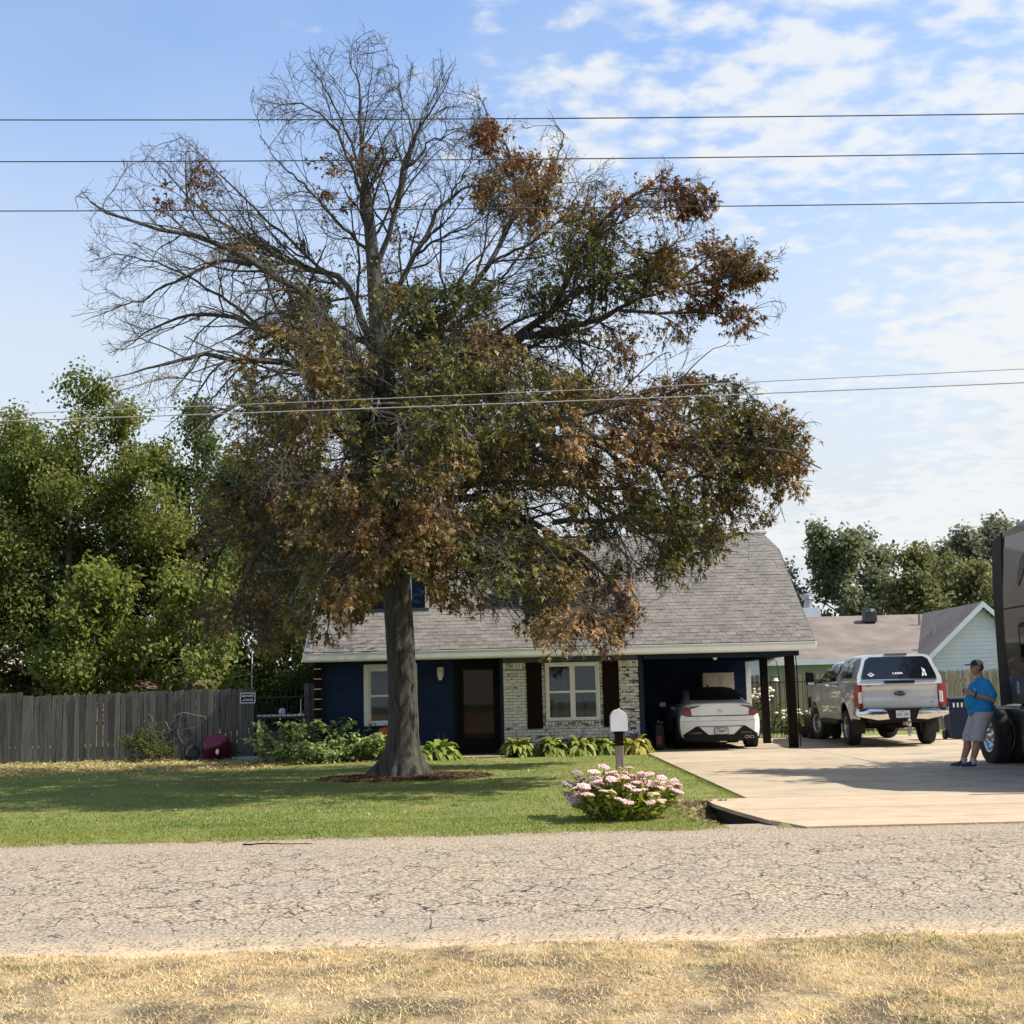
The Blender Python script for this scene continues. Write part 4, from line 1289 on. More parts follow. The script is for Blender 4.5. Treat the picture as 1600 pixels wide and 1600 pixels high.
# crown outline (real silhouette of the crown seen from the road)
OUT = np.array([(640, 900), (560, 1010), (440, 1040), (345, 1030), (300, 960), (290, 860), (320, 740), (250, 680), (165, 610), (200, 560), (115, 480), (125, 400),
                (140, 320), (115, 265), (200, 220), (210, 190), (300, 165), (390, 230), (440, 225), (405, 140), (445, 50), (540, 30), (600, 8), (700, 25), (785, 80), (810, 160),
                (835, 175), (900, 160), (960, 240), (1040, 262), (1100, 250), (1205, 310), (1180, 390), (1285, 415), (1275, 550), (1195, 585), (1090, 590), (1080, 605), (1195, 605),
                (1250, 670), (1320, 700), (1300, 790), (1280, 850), (1190, 880), (1200, 940), (1110, 950), (1030, 990), (1000, 1040), (900, 1060), (830, 1035), (800, 1000), (700, 975), (670, 930)], float)
def inside(px, py):
    c = np.zeros(len(px), bool)
    x, y = OUT[:, 0], OUT[:, 1]
    j = len(OUT) - 1
    for i in range(len(OUT)):
        cr = ((y[i] > py) != (y[j] > py)) & (px < (x[j] - x[i]) * (py - y[i]) / (y[j] - y[i] + 1e-9) + x[i])
        c ^= cr
        j = i
    return c
def keep(P2, R2, *more, slack=0.0):
    ok = inside(*topix(P2[:, -1])) | (rng.uniform(0, 1, len(P2)) < slack)
    return [P2[ok], R2[ok]] + [m_[ok] for m_ in more]
B1 = [], []
P1_, R1_ = [], []
for i in range(len(LIM)):
    k = max(6, int(LLEN[i] * 3.9))
    a, b2, _ = spawn(LP[i:i + 1], LR[i:i + 1], k, 0.12, 1.0, (0.40, 1.0), min(2.4, 0.50 + LLEN[i] * 0.30), 0.46, 9, up=0.01 if LIM[i][0][-1][1] < 560 else -0.05, wob=0.15, tip_short=0.55, rmin=0.008)
    P1_.append(a)
    R1_.append(b2)
a, b2, _ = spawn(leader[None], lr[None], 26, 0.34, 0.99, (0.9, 1.4), 1.7, 0.14, 9, up=0.0, wob=0.15, tip_short=0.3, rmin=0.010)
P1_.append(a)
R1_.append(np.minimum(b2, 0.035))
P1_, R1_ = keep(np.concatenate(P1_), np.concatenate(R1_))
P2_, R2_, par = spawn(P1_, R1_, 9, 0.12, 1.0, (0.45, 1.0), np.linalg.norm(P1_[:, -1] - P1_[:, 0], axis=1) * 0.50 + 0.18, 0.55, 6, wob=0.20, tip_short=0.45, rmin=0.0055)
P2_, R2_, par = keep(P2_, R2_, par, slack=0.03)
dk = (dens(P2_[:, -1]) > 0.25) | (rng.uniform(0, 1, len(P2_)) < 0.62)
P2_, R2_, par = P2_[dk], R2_[dk], par[dk]
P3_, R3_, par3 = spawn(P2_, R2_, 6, 0.15, 1.0, (0.4, 0.95), np.linalg.norm(P2_[:, -1] - P2_[:, 0], axis=1) * 0.50 + 0.12, 0.62, 3, wob=0.26, tip_short=0.4, rmin=0.0042)
P3_, R3_, par3 = keep(P3_, R3_, par3, slack=0.12)
dk = (dens(P3_[:, -1]) > 0.25) | (rng.uniform(0, 1, len(P3_)) < 0.75)
P3_, R3_, par3 = P3_[dk], R3_[dk], par3[dk]
branches = joinvf([tubes(LP, LR, 9), tubes(P1_, R1_, 5)])
npmesh('branches', *branches, m_bark, OAKT, smooth=True)
twg = joinvf([tubes(P2_, R2_, 3), tubes(P3_, R3_, 3)])
tag(npmesh('twigs', *twg, m_twig, OAKT), kind='stuff')
# pale dead sprays hanging in front of the trunk
dd = [(([(560, 640, -3.4), (640, 640, -4.4), (720, 660, -5.0), (760, 700, -5.2)]), .022), (([(600, 650, -3.4), (640, 660, -4.4), (640, 700, -5.0), (650, 760, -5.2)]), .02), (([(760, 640, -3.6), (700, 660, -4.6), (660, 700, -5.2), (640, 740, -5.4)]), .02),
      ([(620, 850, -2.5), (570, 860, -3.8), (520, 900, -4.6), (480, 960, -4.9)], .02), ([(560, 840, -2.6), (520, 860, -3.5), (470, 930, -4.2), (450, 985, -4.4)], .018), ([(690, 850, -2), (740, 850, -3), (770, 890, -3.5), (780, 940, -3.8)], .018), ([(330, 590, -2.4), (280, 580, -2.8), (230, 590, -3.2), (190, 600, -3.4)], .018), ([(530, 640, -3.8), (500, 670, -4.2), (470, 700, -4.5), (440, 760, -4.6)], .018)]
DP = np.stack([catmull([pt(*p) for p in a], 12) for a, r in dd])
DR_ = np.stack([r * np.linspace(1, .3, 12) for a, r in dd])
E1, ER1, _ = spawn(DP, DR_, 13, .15, 1, (.5, 1.1), .8, .55, 7, up=-0.10, wob=.28, rmin=.005)
E2, ER2, _ = spawn(E1, ER1, 6, .2, 1, (.4, 1.0), .32, .6, 5, up=-0.05, wob=.28, rmin=.004)
tag(npmesh('dead_twigs', *joinvf([tubes(DP, DR_, 5), tubes(E1, ER1, 4), tubes(E2, ER2, 3)]), m_dead, OAKT), kind='stuff')
# leaves: clusters at the twig ends of the living boughs, one tint per bough
def oak_leaves():
    mid = P2_[:, 3]
    d2, who = nearest(mid)
    cl = vnoise(mid[:, 0] * 1.6 + 7, mid[:, 2] * 1.9 + mid[:, 1] * 1.2, 61, 2)
    pr = sstep(0.36, 0.66, d2 + 0.42 * cl) * CF[who]
    on2 = rng.uniform(0, 1, len(mid)) < pr
    idx = np.nonzero(on2[par3] & (rng.uniform(0, 1, len(par3)) < 0.93))[0]
    reps = rng.integers(4, 8, len(idx))
    ii = np.repeat(idx, reps)
    f = rng.uniform(0.25, 1.0, len(ii)) * 1.999
    i0 = f.astype(int)
    fr = (f - i0)[:, None]
    C = P3_[ii, i0] * (1 - fr) + P3_[ii, i0 + 1] * fr + rng.normal(0, 0.015, (len(ii), 3))
    T = unit(P3_[ii, -1] - P3_[ii, 0])
    outw = unit(C - np.array([OX, OY, 0]) - np.stack([0 * ii, 0 * ii, np.clip(C[:, 2] - 0.6, 0, None)], 1))
    D = unit(T * 0.6 + outw * 0.25 + rng.normal(0, 0.60, T.shape) + np.array([0, 0, -0.45]))
    Nn = unit(rng.normal(0, 0.42, T.shape) + outw * 0.45 + np.array([0, 0, 0.9]))
    size = rng.uniform(0.070, 0.135, len(ii)) * rng.uniform(0.85, 1.15, len(P2_))[par3[ii]]
    b = par3[ii]
    px, py = topix(mid)
    bt = rng.uniform(0, 1, len(P2_))
    br = np.clip(CL[who, 4] - 0.06 + 0.42 * vnoise(mid[:, 0] * 1.1, mid[:, 2] * 1.1 + mid[:, 1] * .8, 71, 2) + (bt - 0.5) * 0.25, 0, 1)
    redm = sstep(0.72, 0.98, CL[who, 4] + (bt - .5) * .2)
    v = rng.uniform(0, 1, len(P2_)) * .65
    vb = np.clip(v[b] + rng.normal(0.19, .17, len(b)), 0, 1)
    green = lerp((0.024, 0.034, 0.009), (0.175, 0.170, 0.034), vb ** 1.3)
    brown = lerp((0.085, 0.048, 0.017), (0.420, 0.275, 0.118), vb ** 1.3)
    red = lerp((0.070, 0.030, 0.017), (0.280, 0.125, 0.052), vb ** 1.2)
    bm = brown * (1 - redm[b][:, None]) + red * redm[b][:, None]
    s = sstep(0.28, 0.66, br[b] + rng.normal(0, .05, len(b)))[:, None]
    col = green * (1 - s) + bm * s
    V, F, k = leafmesh(C, D, Nn, size, OAK)
    o = npmesh('crown', V, F, m_leaf, OAKT, tint=np.repeat(col, k, 0))
    tag(o, kind='stuff')
    return len(ii)
nleaf = oak_leaves()
print('oak', len(P1_), len(P2_), len(P3_), nleaf)

# other trees ---------------------------------------------------------------
def tree(label, loc, h, wid, dep, trunk_r, base, nlimb, leafs, size, c0, c1, group, shape=BLUNT, lean=(0, 0), fill=1.0, up=0.10, seed=0, bushy=0.62, name='leafy_tree', dens_gap=0.25, cat='tree', k1=9, k2=6, topw=0.55):
    x, y, z = loc
    T = thing(name, label, cat, loc, group=group)
    n = 16
    lead = catmull([(x, y, z - .1), (x + lean[0] * .2 + rng.normal(0, .08), y, z + h * .25), (x + lean[0] * .5 + rng.normal(0, .15), y + lean[1] * .5, z + h * .55), (x + lean[0], y + lean[1], z + h * .92)], n)
    lrr = trunk_r * np.linspace(1, 0.12, n)
    lrr[0] *= 1.35
    V, F = tubes(lead[None], lrr[None], 12)
    npmesh('trunk', V, F, m_bark2, T, smooth=True)
    LPs, LRs = [], []
    for i in range(nlimb):
        t = base + (0.96 - base) * (i + rng.uniform(0, .9)) / nlimb
        p = np.array([np.interp(t, np.linspace(0, 1, n), lead[:, c]) for c in range(3)])
        az = i * 2.4 + rng.uniform(-.4, .4)
        tt = (t - base) / (1 - base)
        rad = (math.sin(PI * min(1, max(0.0, tt * 0.80 + 0.20)) ** 0.8) ** 0.8) * rng.uniform(.75, 1.1)
        rad = max(rad, 0.40)
        dx, dy_ = math.cos(az) * wid / 2 * rad, math.sin(az) * dep / 2 * rad
        rise = h * (0.04 + 0.24 * tt * topw + up * rng.uniform(0, 1))
        LPs.append(catmull([p, p + (dx * .4, dy_ * .4, rise * .5), p + (dx * .75, dy_ * .75, rise * .85), p + (dx, dy_, rise)], 12))
        LRs.append(trunk_r * (1 - t * .75) * .42 * np.linspace(1, .2, 12))
    LPs, LRs = np.stack(LPs), np.stack(LRs)
    ll = np.linalg.norm(LPs[:, -1] - LPs[:, 0], axis=1)
    A, AR, _ = spawn(LPs, LRs, k1, .22, 1, (.5, 1.1), ll * .38 + .25, .5, 6, up=.03, wob=.18, rmin=.012)
    B, BR, _ = spawn(A, AR, k2, .2, 1, (.4, 1.0), np.linalg.norm(A[:, -1] - A[:, 0], axis=1) * .45 + .2, .5, 4, wob=.2, rmin=.007)
    npmesh('branches', *joinvf([tubes(LPs, LRs, 6), tubes(A, AR, 3), tubes(B, BR, 3)]), m_bark2, T)
    tip = B[:, -1]
    g = vnoise(tip[:, 0] * .9 + seed, tip[:, 2] * .9 + tip[:, 1] * .6, seed + 3, 2)
    on = g > -0.55 + dens_gap * 0.6
    idx = np.nonzero(on)[0]
    ii = rng.choice(idx, leafs)
    C = B[ii, rng.integers(1, 4, leafs)] + rng.normal(0, bushy * .32, (leafs, 3))
    D = unit(rng.normal(0, .8, C.shape) + np.array([0, 0, -.45]))
    Nn = unit(rng.normal(0, .7, C.shape) + np.array([0, 0, .9]))
    sz = rng.uniform(.7, 1.3, leafs) * size
    tv = np.clip(.5 + .5 * vnoise(C[:, 0] * .6 + seed, C[:, 2] * .6 + C[:, 1] * .4, seed + 9) + rng.normal(0, .22, leafs), 0, 1)
    col = lerp(c0, c1, tv)
    V, F, k = leafmesh(C, D, Nn, sz, shape)
    tag(npmesh('crown', V, F, m_gleaf, T, tint=np.repeat(col, k, 0)), kind='stuff')
    return T
DG, LG, YG = (0.052, 0.080, 0.022), (0.145, 0.178, 0.055), (0.235, 0.245, 0.072)
GL = 'green trees behind the left fence'
tree('tall dark green tree at the left edge behind the wooden fence', (-16.4, 38.5, 0), 8.9, 8.6, 6.5, .26, .20, 30, 56000, .125, DG, LG, GL, seed=1)
tree('tall green tree with twin dark trunk behind the middle of the fence', (-13.0, 37.2, 0), 9.2, 8.6, 6.0, .27, .18, 32, 60000, .12, DG, YG, GL, seed=2)
tree('broad green tree rising behind the right half of the fence', (-10.0, 39.0, 0), 8.9, 8.2, 6.0, .22, .12, 32, 56000, .12, DG, LG, GL, seed=5)
tree('smaller green tree next to the gate at the house corner', (-7.4, 39.5, 0), 7.8, 6.4, 5.0, .17, .08, 26, 36000, .14, DG, LG, GL, seed=8)
tree('low yellow green tree hanging over the fence beside the tall pole', (-8.55, 34.6, 0), 4.6, 2.6, 2.0, .10, .35, 10, 4200, .15, LG, YG, GL, seed=12, k1=6, k2=6)
tree('light green sapling against the dark trunks behind the fence', (-11.6, 34.6, 0), 5.0, 2.6, 1.8, .09, .30, 12, 4600, .15, LG, (0.20, 0.22, 0.05), GL, seed=15, k1=6, k2=6)
GR = 'far trees beyond the neighbour house'  # trees round the neighbour roof carry haze in their lightened leaf colours
tree('far tree left of the neighbour roof with gaps of sky', (17.4, 66, 0), 8.3, 9.6, 6, .24, .14, 26, 30000, .24, (.115, .135, .080), (.200, .215, .125), GR, seed=21, dens_gap=.35, bushy=.8)
tree('rounded olive tree behind the middle of the neighbour roof', (21.2, 62, 0), 6.9, 8.6, 6, .20, .08, 26, 28000, .23, (.120, .132, .062), (.215, .212, .095), GR, seed=24, bushy=.8)
tree('tall grey green tree with bare stems behind the neighbour gable', (25.6, 70, 0), 8.8, 7.4, 6, .24, .26, 22, 20000, .24, (.125, .135, .095), (.215, .215, .140), GR, seed=27, dens_gap=.3, up=.2, bushy=.8)
tree('dark tree at the far right behind the white gable', (29.5, 74, 0), 8.6, 8.0, 6, .22, .12, 22, 18000, .26, (.09, .105, .068), (.16, .17, .105), GR, seed=29, bushy=.8)
tree('distant treetop showing above the house roof ridge', (7.9, 68, 0), 10.9, 6.0, 6, .22, .15, 18, 11000, .26, (.05, .08, .03), (.11, .14, .05), GR, seed=31)
tree('far dark tree low behind the left trees', (-21, 52, 0), 9.0, 12.0, 6, .25, .10, 22, 16000, .30, DG, (.06, .09, .02), GL, seed=35)
tree('far green tree low behind the gate', (-9.5, 50, 0), 8.0, 9.0, 5, .22, .06, 22, 16000, .28, DG, (.06, .09, .02), GL, seed=37)
# trees standing right of the road view: they shade the driveway
tree('tall oak right of the truck outside the picture edge', (13.35, 20.0, 0), 8.8, 6.4, 6.0, .24, .46, 20, 9000, .20, (.05, .07, .02), (.13, .11, .04), 'trees outside the picture', seed=41, dens_gap=.5)
# ------------------------------------------------------------------ fences
m_pick = mat('weathered picket', (0.080, 0.073, 0.066), (0.142, 0.131, 0.120), 5, 0.9, stretch=(6, 6, 0.7), per=0.30, bump=0.4, bscale=9,
             c3=(0.055, 0.050, 0.046), s3=2.2, l3=0.56, h3=0.74, detail=6)
m_pick2 = mat('tan picket', (0.20, 0.165, 0.120), (0.29, 0.245, 0.185), 5, 0.9, stretch=(6, 6, 0.7), per=0.18, c3=(0.10, 0.08, 0.06), s3=2.2, l3=0.56, h3=0.8)
m_iron = mat('black iron', (0.008, 0.008, 0.009), (0.015, 0.015, 0.016), 8, 0.5)
def picketfence(label, x0, x1, y, hfun, m, pw=0.138, gap=0.006, wob=0.02, railback=1, holes=(), group=None):
    T = thing('wooden_fence', label, 'fence', ((x0 + x1) / 2, y, 0), group=group)
    protos = []
    for k in range(4):
        h = 1.0
        c = 0.022
        hw = pw / 2 - random.uniform(0, .006)
        p = MB().prism([(-hw, 0), (hw, 0), (hw, h - c), (hw - c, h), (-hw + c, h), (-hw, h - c)], lambda u, v: (u, -0.009, v), lambda u, v: (u, 0.009, v)).build('picket', m, T)
        protos.append(p.data)
        bpy.data.objects.remove(p)
    x = x0 + pw / 2
    i = 0
    while x < x1:
        if i not in holes:
            o = bpy.data.objects.new('picket', random.choice(protos))
            COL.objects.link(o)
            adopt(o, T)
            z0 = random.choice((0.0, 0.0, 0.02, 0.05)) if x < -9.8 else random.choice((-0.01, 0.0, 0.01))
            hh = hfun(x) + random.uniform(-wob, wob)
            o.location = (x, y + random.uniform(-.006, .006), z0)
            o.scale = (1, 1, hh - z0)
            o.rotation_euler = (random.uniform(-.008, .008), random.uniform(-.006, .006), random.uniform(-.05, .05))
        x += pw + gap + random.uniform(-0.002, 0.004)
        i += 1
    for z in (0.28, 0.90, 1.45):
        MB().bb(x0, x1, y + 0.014 * railback, y + 0.055 * railback, z, z + 0.085).build('rail', m, T)
    x = x0 + 0.4
    while x < x1:
        MB().bb(x - .045, x + .045, y + 0.058 * railback, y + 0.148 * railback, 0, hfun(x) - 0.08).build('post', m, T)
        x += 2.35
    return T
picketfence('weathered grey wooden fence along the left of the lawn', -19.0, -6.60, 32.25, lambda x: 1.755 if x < -12.35 else 1.655 + 0.012 * (x + 12.3), m_pick)
picketfence('short grey fence panel between the iron gate and the navy house', -5.45, -4.85, 33.2, lambda x: 1.80, m_pick)
picketfence('tan wooden privacy fence behind the pickup and carport', 6.7, 20.5, 40.2, lambda x: 1.80, m_pick2)
IG = thing('iron_gate', 'black iron bar gate between the left fence and the house', 'gate', (-5.9, 32.4, 0))
MB().bb(-6.56, -6.50, 32.35, 32.41, 0, 1.62).build('post', m_iron, IG)
MB().bb(-5.02, -4.96, 32.35, 32.41, 0, 1.62).build('post', m_iron, IG)
for z in (0.12, 0.95, 1.46):
    MB().bb(-6.50, -5.02, 32.367, 32.393, z, z + 0.03).build('rail', m_iron, IG)
x = -6.38
while x < -5.1:
    MB().cyl((x, 32.35, 0.06), (x, 32.35, 1.58), 0.008, n=6).build('bar', m_iron, IG)
    x += 0.125
IF = thing('iron_fence', 'black iron railing behind the white roses beside the pickup', 'fence', (8.4, 37.2, 0))
for z in (0.14, 1.55):
    MB().bb(6.7, 10.2, 37.187, 37.213, z, z + 0.03).build('rail', m_iron, IF)
x = 6.8
while x < 10.2:
    MB().cyl((x, 37.17, 0.05), (x, 37.17, 1.72), 0.010, n=6).cyl((x, 37.17, 1.72), (x, 37.17, 1.80), 0.016, 0.0, n=6).build('bar', m_iron, IF)
    x += 0.13
# dog sign
SG = thing('fence_sign', 'small black warning sign with white lettering on the fence', 'sign', (-6.70, 32.22, 1.35))
MB().bb(-6.89, -6.51, 32.222, 32.232, 1.345, 1.605).build('sign_board', m_signw, SG)
MB().bb(-6.868, -6.532, 32.216, 32.2215, 1.367, 1.583).build('sign_face', m_black, SG)
text('lettering', 'BEWARE', 0.075, m_signw, SG, Matrix.Translation((-6.70, 32.214, 1.525)) @ FRONT, bold=True)
text('lettering', 'of DOG', 0.080, m_signw, SG, Matrix.Translation((-6.70, 32.214, 1.425)) @ FRONT, bold=True)
# dead vine on the fence
q = MB()
for pts in ([(-9.25, 1.02), (-9.15, 1.15), (-9.05, 0.95), (-9.10, 0.62), (-8.92, 0.45)], [(-8.55, 1.05), (-8.3, 1.16), (-7.95, 1.08), (-7.72, 1.02), (-7.95, 0.80), (-8.30, 0.72), (-8.42, 0.52)], [(-8.75, 0.95), (-8.62, 0.74), (-8.52, 0.78)],
            [(-8.35, 1.12), (-8.40, 0.85), (-8.42, 0.60), (-8.30, 0.40)], [(-9.0, 0.72), (-8.85, 0.66), (-8.76, 0.52), (-8.68, 0.60)], [(-9.3, .92), (-9.2, .98), (-9.12, .88)], [(-8.2, 1.1), (-8.15, .95), (-8.22, .8)]):
    c = catmull([(a, 32.225 - random.uniform(0, .02), b2) for a, b2 in pts], 14)
    q.tube([tuple(v + rng.normal(0, .008, 3) * (1, 0, 1)) for v in c], [0.009 - 0.0004 * i for i in range(14)], 5)
tag(q.build('dead_vine', m_dead), 'pale dead vine stems clinging to the grey fence', 'vine')

# ------------------------------------------------------------------ plants
def strapleaf(base, d, ln, wd, arch, rise, n=5):
    """Arching broad leaf as a strip: returns verts (2n), quads."""
    d = np.array(d)
    s = np.array([-d[1], d[0], 0])
    V = []
    for i in range(n):
        t = i / (n - 1)
        c = np.array(base) + d * ln * (t * .95) + np.array([0, 0, rise * t - arch * t * t])
        ww = wd * math.sin(PI * min(.98, max(.08, t * .9 + .08))) ** .8
        V += [c - s * ww + np.array([0, 0, ww * .35]), c + s * ww + np.array([0, 0, ww * .35])]
    return V, [[2 * i, 2 * i + 1, 2 * i + 3, 2 * i + 2] for i in range(n - 1)]
def hosta(label, x, y, r, h, n, c0, c1, group):
    T = thing('hosta', label, 'plant', (x, y, 0), group=group)
    V, F, C = [], [], []
    for i in range(n):
        a = random.uniform(0, 2 * PI)
        t = random.random()
        ln = r * (0.55 + 0.5 * t)
        vv, ff = strapleaf((x + .06 * math.cos(a), y + .06 * math.sin(a), 0.02), (math.cos(a), math.sin(a), 0), ln, random.uniform(.050, .092), h * (1.1 + 0.6 * t), h * (1.9 - .7 * t) * random.uniform(.8, 1.1))
        o = len(V)
        V += vv
        F += [[k + o for k in f] for f in ff]
        cc = lerp(c0, c1, np.array([random.random()]))[0]
        C += [cc] * len(vv)
    npmesh('leaves', V, F, m_gleaf, T, tint=np.array(C), smooth=True)['kind'] = 'stuff'
    q = MB()
    for i in range(2):
        a = random.uniform(0, 2 * PI)
        q.tube([(x, y, 0), (x + .04 * math.cos(a), y, h * .8), (x + .10 * math.cos(a), y, h * 1.25)], [.006, .005, .004], 5)
    q.build('stem', m_twig, T)
    return T
hc = (0.12, 0.17, 0.03), (0.40, 0.42, 0.14)
GH = 'hostas along the brick wall'
hosta('hosta beside the front door at the left end of the brick wall', 0.02, 29.62, .58, .48, 140, *hc, GH)
hosta('second hosta from the front door below the left shutter', .78, 29.55, .54, .44, 120, *hc, GH)
hosta('hosta in the middle of the bed below the double window', 1.45, 29.62, .60, .50, 150, *hc, GH)
hosta('hosta right of the window behind the mailbox post', 2.02, 29.6, .50, .44, 110, *hc, GH)
hosta('yellow green hosta at the carport end of the brick wall', 2.62, 29.45, .54, .46, 130, (0.22, 0.22, 0.04), (0.55, 0.48, 0.16), GH)
hosta('hosta between the oak trunk and the front door', -1.72, 29.05, .56, .48, 110, (0.10, 0.16, 0.03), (0.33, 0.37, 0.10), GH)
hosta('small hosta close behind the right side of the oak trunk', -2.1, 28.9, .42, .36, 70, (0.10, 0.16, 0.03), (0.33, 0.37, 0.10), GH)
def perennial(label, x, y, w, d, h, nst, nlf, size, c0, c1, group=None, name='leafy_perennial', arch=.35):
    T = thing(name, label, 'plant', (x, y, 0), group=group)
    bx, by = x + rng.normal(0, w * .22, nst), y + rng.normal(0, d * .22, nst)
    a = rng.uniform(0, 2 * PI, nst)
    hh = h * rng.uniform(.45, 1.0, nst)
    m = 7
    tt = np.linspace(0, 1, m)
    P = np.stack([bx[:, None] + np.cos(a)[:, None] * w * arch * tt ** 1.6, by[:, None] + np.sin(a)[:, None] * d * arch * tt ** 1.6, hh[:, None] * (tt * 1.25 - .35 * tt ** 2.5)], -1)
    Rr = np.repeat((.007 * np.linspace(1, .4, m))[None], nst, 0)
    npmesh('stems', *tubes(P, Rr, 4), m_twig, T)
    ii = rng.integers(0, nst, nlf)
    f = rng.uniform(.15, 1, nlf) * (m - 1.01)
    i0 = f.astype(int)
    C = P[ii, i0] * (1 - (f - i0)[:, None]) + P[ii, i0 + 1] * (f - i0)[:, None]
    D = unit(rng.normal(0, 1, (nlf, 3)) * (1, 1, .45) + np.array([0, 0, .05]))
    Nn = unit(rng.normal(0, .5, (nlf, 3)) + np.array([0, 0, 1]))
    col = lerp(c0, c1, np.clip(rng.normal(.45, .3, nlf), 0, 1))
    V, F, k = leafmesh(C, D, Nn, rng.uniform(.7, 1.3, nlf) * size, BLUNT)
    npmesh('leaves', V, F, m_gleaf, T, tint=np.repeat(col, k, 0))['kind'] = 'stuff'
    return T
pc = (0.075, 0.13, 0.03), (0.40, 0.44, 0.20)
GP = 'leafy plants along the navy wall'
perennial('leafy plant by the iron gate at the left end of the bed', -5.25, 29.6, 1.5, 1.1, 1.05, 34, 1000, .13, *pc, GP)
perennial('tall stemmed plant in front of the navy wall left of the window', -4.0, 29.6, 1.2, .9, 1.15, 16, 420, .13, *pc, GP)
perennial('low spreading plant below the left half of the navy wall', -4.35, 28.9, 1.6, 1.1, .55, 46, 1300, .13, *pc, GP)
perennial('bushy plant under the navy wall window left of the oak trunk', -3.25, 29.3, 1.3, 1.0, .75, 40, 1100, .13, *pc, GP)
tree('small clipped shrub at the foot of the grey fence', (-8.85, 31.5, 0), .62, .95, .8, .03, .02, 14, 2600, .05, (.05, .07, .02), (.19, .20, .06), None, seed=51, bushy=.10, name='round_shrub', cat='shrub', k1=5, k2=4)

# white roses behind the carport
m_rose = mat('white rose', (0.78, 0.74, 0.62), (0.70, 0.62, 0.48), 20, 0.7)
rosem = MB().sph((0, 0, 0), 0.05, (1, 1, .75), 8, 5).build('rose', m_rose)
rdata = rosem.data
bpy.data.objects.remove(rosem)
for lab, x, y, w_, h_, nr in (('tall white rose bush beside the carport back corner', 6.95, 36.75, 1.1, 1.45, 46), ('lower white rose bush between the two carport posts', 7.75, 36.6, .9, .85, 16)):
    T = perennial(lab, x, y, w_, .8, h_, 30, 800, .085, (.05, .09, .02), (.16, .20, .06), 'white rose bushes', 'rose_bush', .30)
    for k in range(nr):
        o = bpy.data.objects.new('rose', rdata)
        COL.objects.link(o)
        adopt(o, T)
        o.location = (x + random.gauss(0, w_ * .25), y - random.uniform(0, .35), h_ * random.uniform(.78, 1.0) - abs(random.gauss(0, .06)))
        s = random.uniform(.7, 1.4)
        o.scale = (s, s, s * .8)

# pink sedum round the mailbox
SX, SY = 1.12, 14.62
SD_ = thing('sedum_bush', 'round sedum bush with pale pink flower heads round the mailbox post', 'flower bush', (SX, SY, 0))
heads = []
tries = 0
while len(heads) < 125 and tries < 9000:
    tries += 1
    a, r = random.uniform(0, 2 * PI), math.sqrt(random.random())
    ex, ey = r * math.cos(a), r * math.sin(a)
    if any((ex * .60 - hx) ** 2 + (ey * .40 - hy) ** 2 < .066 ** 2 for hx, hy, hz in heads):
        continue
    wob_ = 1 + .12 * math.sin(3 * a + 1.0) + .08 * math.sin(5 * a)
    ex, ey = ex * wob_, ey * wob_
    hz = 0.19 + random.uniform(-.04, .05) + 0.27 * math.sqrt(max(0, 1 - r * r)) * random.uniform(.80, 1.2) + random.uniform(-.03, .04)
    if random.random() < .07:
        hz += .10
    heads.append((ex * .60, ey * .40, hz))
hm = []
m_pink = [mat('pink sedum', (0.64, 0.38, 0.38), (0.74, 0.52, 0.49), 40, .9, per=.10), mat('pale sedum', (0.74, 0.55, 0.51), (0.64, 0.42, 0.41), 40, .9, per=.10), mat('spent sedum', (0.32, 0.24, 0.20), (0.42, 0.30, 0.27), 40, .9, per=.10)]
for k in range(3):
    q = MB()
    for i in range(34):
        a, r = i * 2.4, .078 * math.sqrt(i / 34)
        q.sph((r * math.cos(a), r * math.sin(a), .030 - 4.0 * r * r + random.uniform(-.005, .005)), random.uniform(.013, .018), (1, 1, .8), 6, 4)
    o = q.build('flower_head', m_pink[k], SD_, smooth=False)
    hm.append(o.data)
    bpy.data.objects.remove(o)
stemP = []
for hx, hy, hz in heads:
    spent = hx < -.35 and hy > -.15
    o = bpy.data.objects.new('flower_head', hm[2] if spent and random.random() < .7 else random.choice(hm[:2]))
    COL.objects.link(o)
    adopt(o, SD_)
    o.location = (SX + hx, SY + hy, hz)
    s = random.uniform(.55, 1.05)
    o.scale = (s, s, s)
    o.rotation_euler = (random.uniform(-.3, .3) - hy * .5, random.uniform(-.3, .3) + hx * .5, random.uniform(0, 6))
    stemP.append(np.linspace((SX + hx * .45, SY + hy * .45, 0), (SX + hx, SY + hy, hz), 5))
stemP = np.stack(stemP)
m_sstem = mat('sedum stem', (0.20, 0.24, 0.06), None, rough=.8)
npmesh('stems', *tubes(stemP, np.full(stemP.shape[:2], .006), 4), m_sstem, SD_)
n = 3400
ii = rng.integers(0, len(stemP), n)
f = rng.uniform(.10, 1.0, n) * 3.999
i0 = f.astype(int)
C = stemP[ii, i0] * (1 - (f - i0)[:, None]) + stemP[ii, i0 + 1] * (f - i0)[:, None] + rng.normal(0, .03, (n, 3))
D = unit(rng.normal(0, 1, (n, 3)) * (1, 1, .3) + np.array([0, 0, .55]))
col = lerp((.16, .22, .035), (.42, .44, .10), np.clip(rng.normal(.55 + .3 * (C[:, 0] - SX), .25), 0, 1))  # leaves lighter to the right: the sunlit side is put into their colour
V, F, k = leafmesh(C, D, unit(rng.normal(0, .5, (n, 3)) + np.array([0, 0, 1])), rng.uniform(.05, .085, n), BLUNT)
npmesh('leaves', V, F, m_gleaf, SD_, tint=np.repeat(col, k, 0))['kind'] = 'stuff'

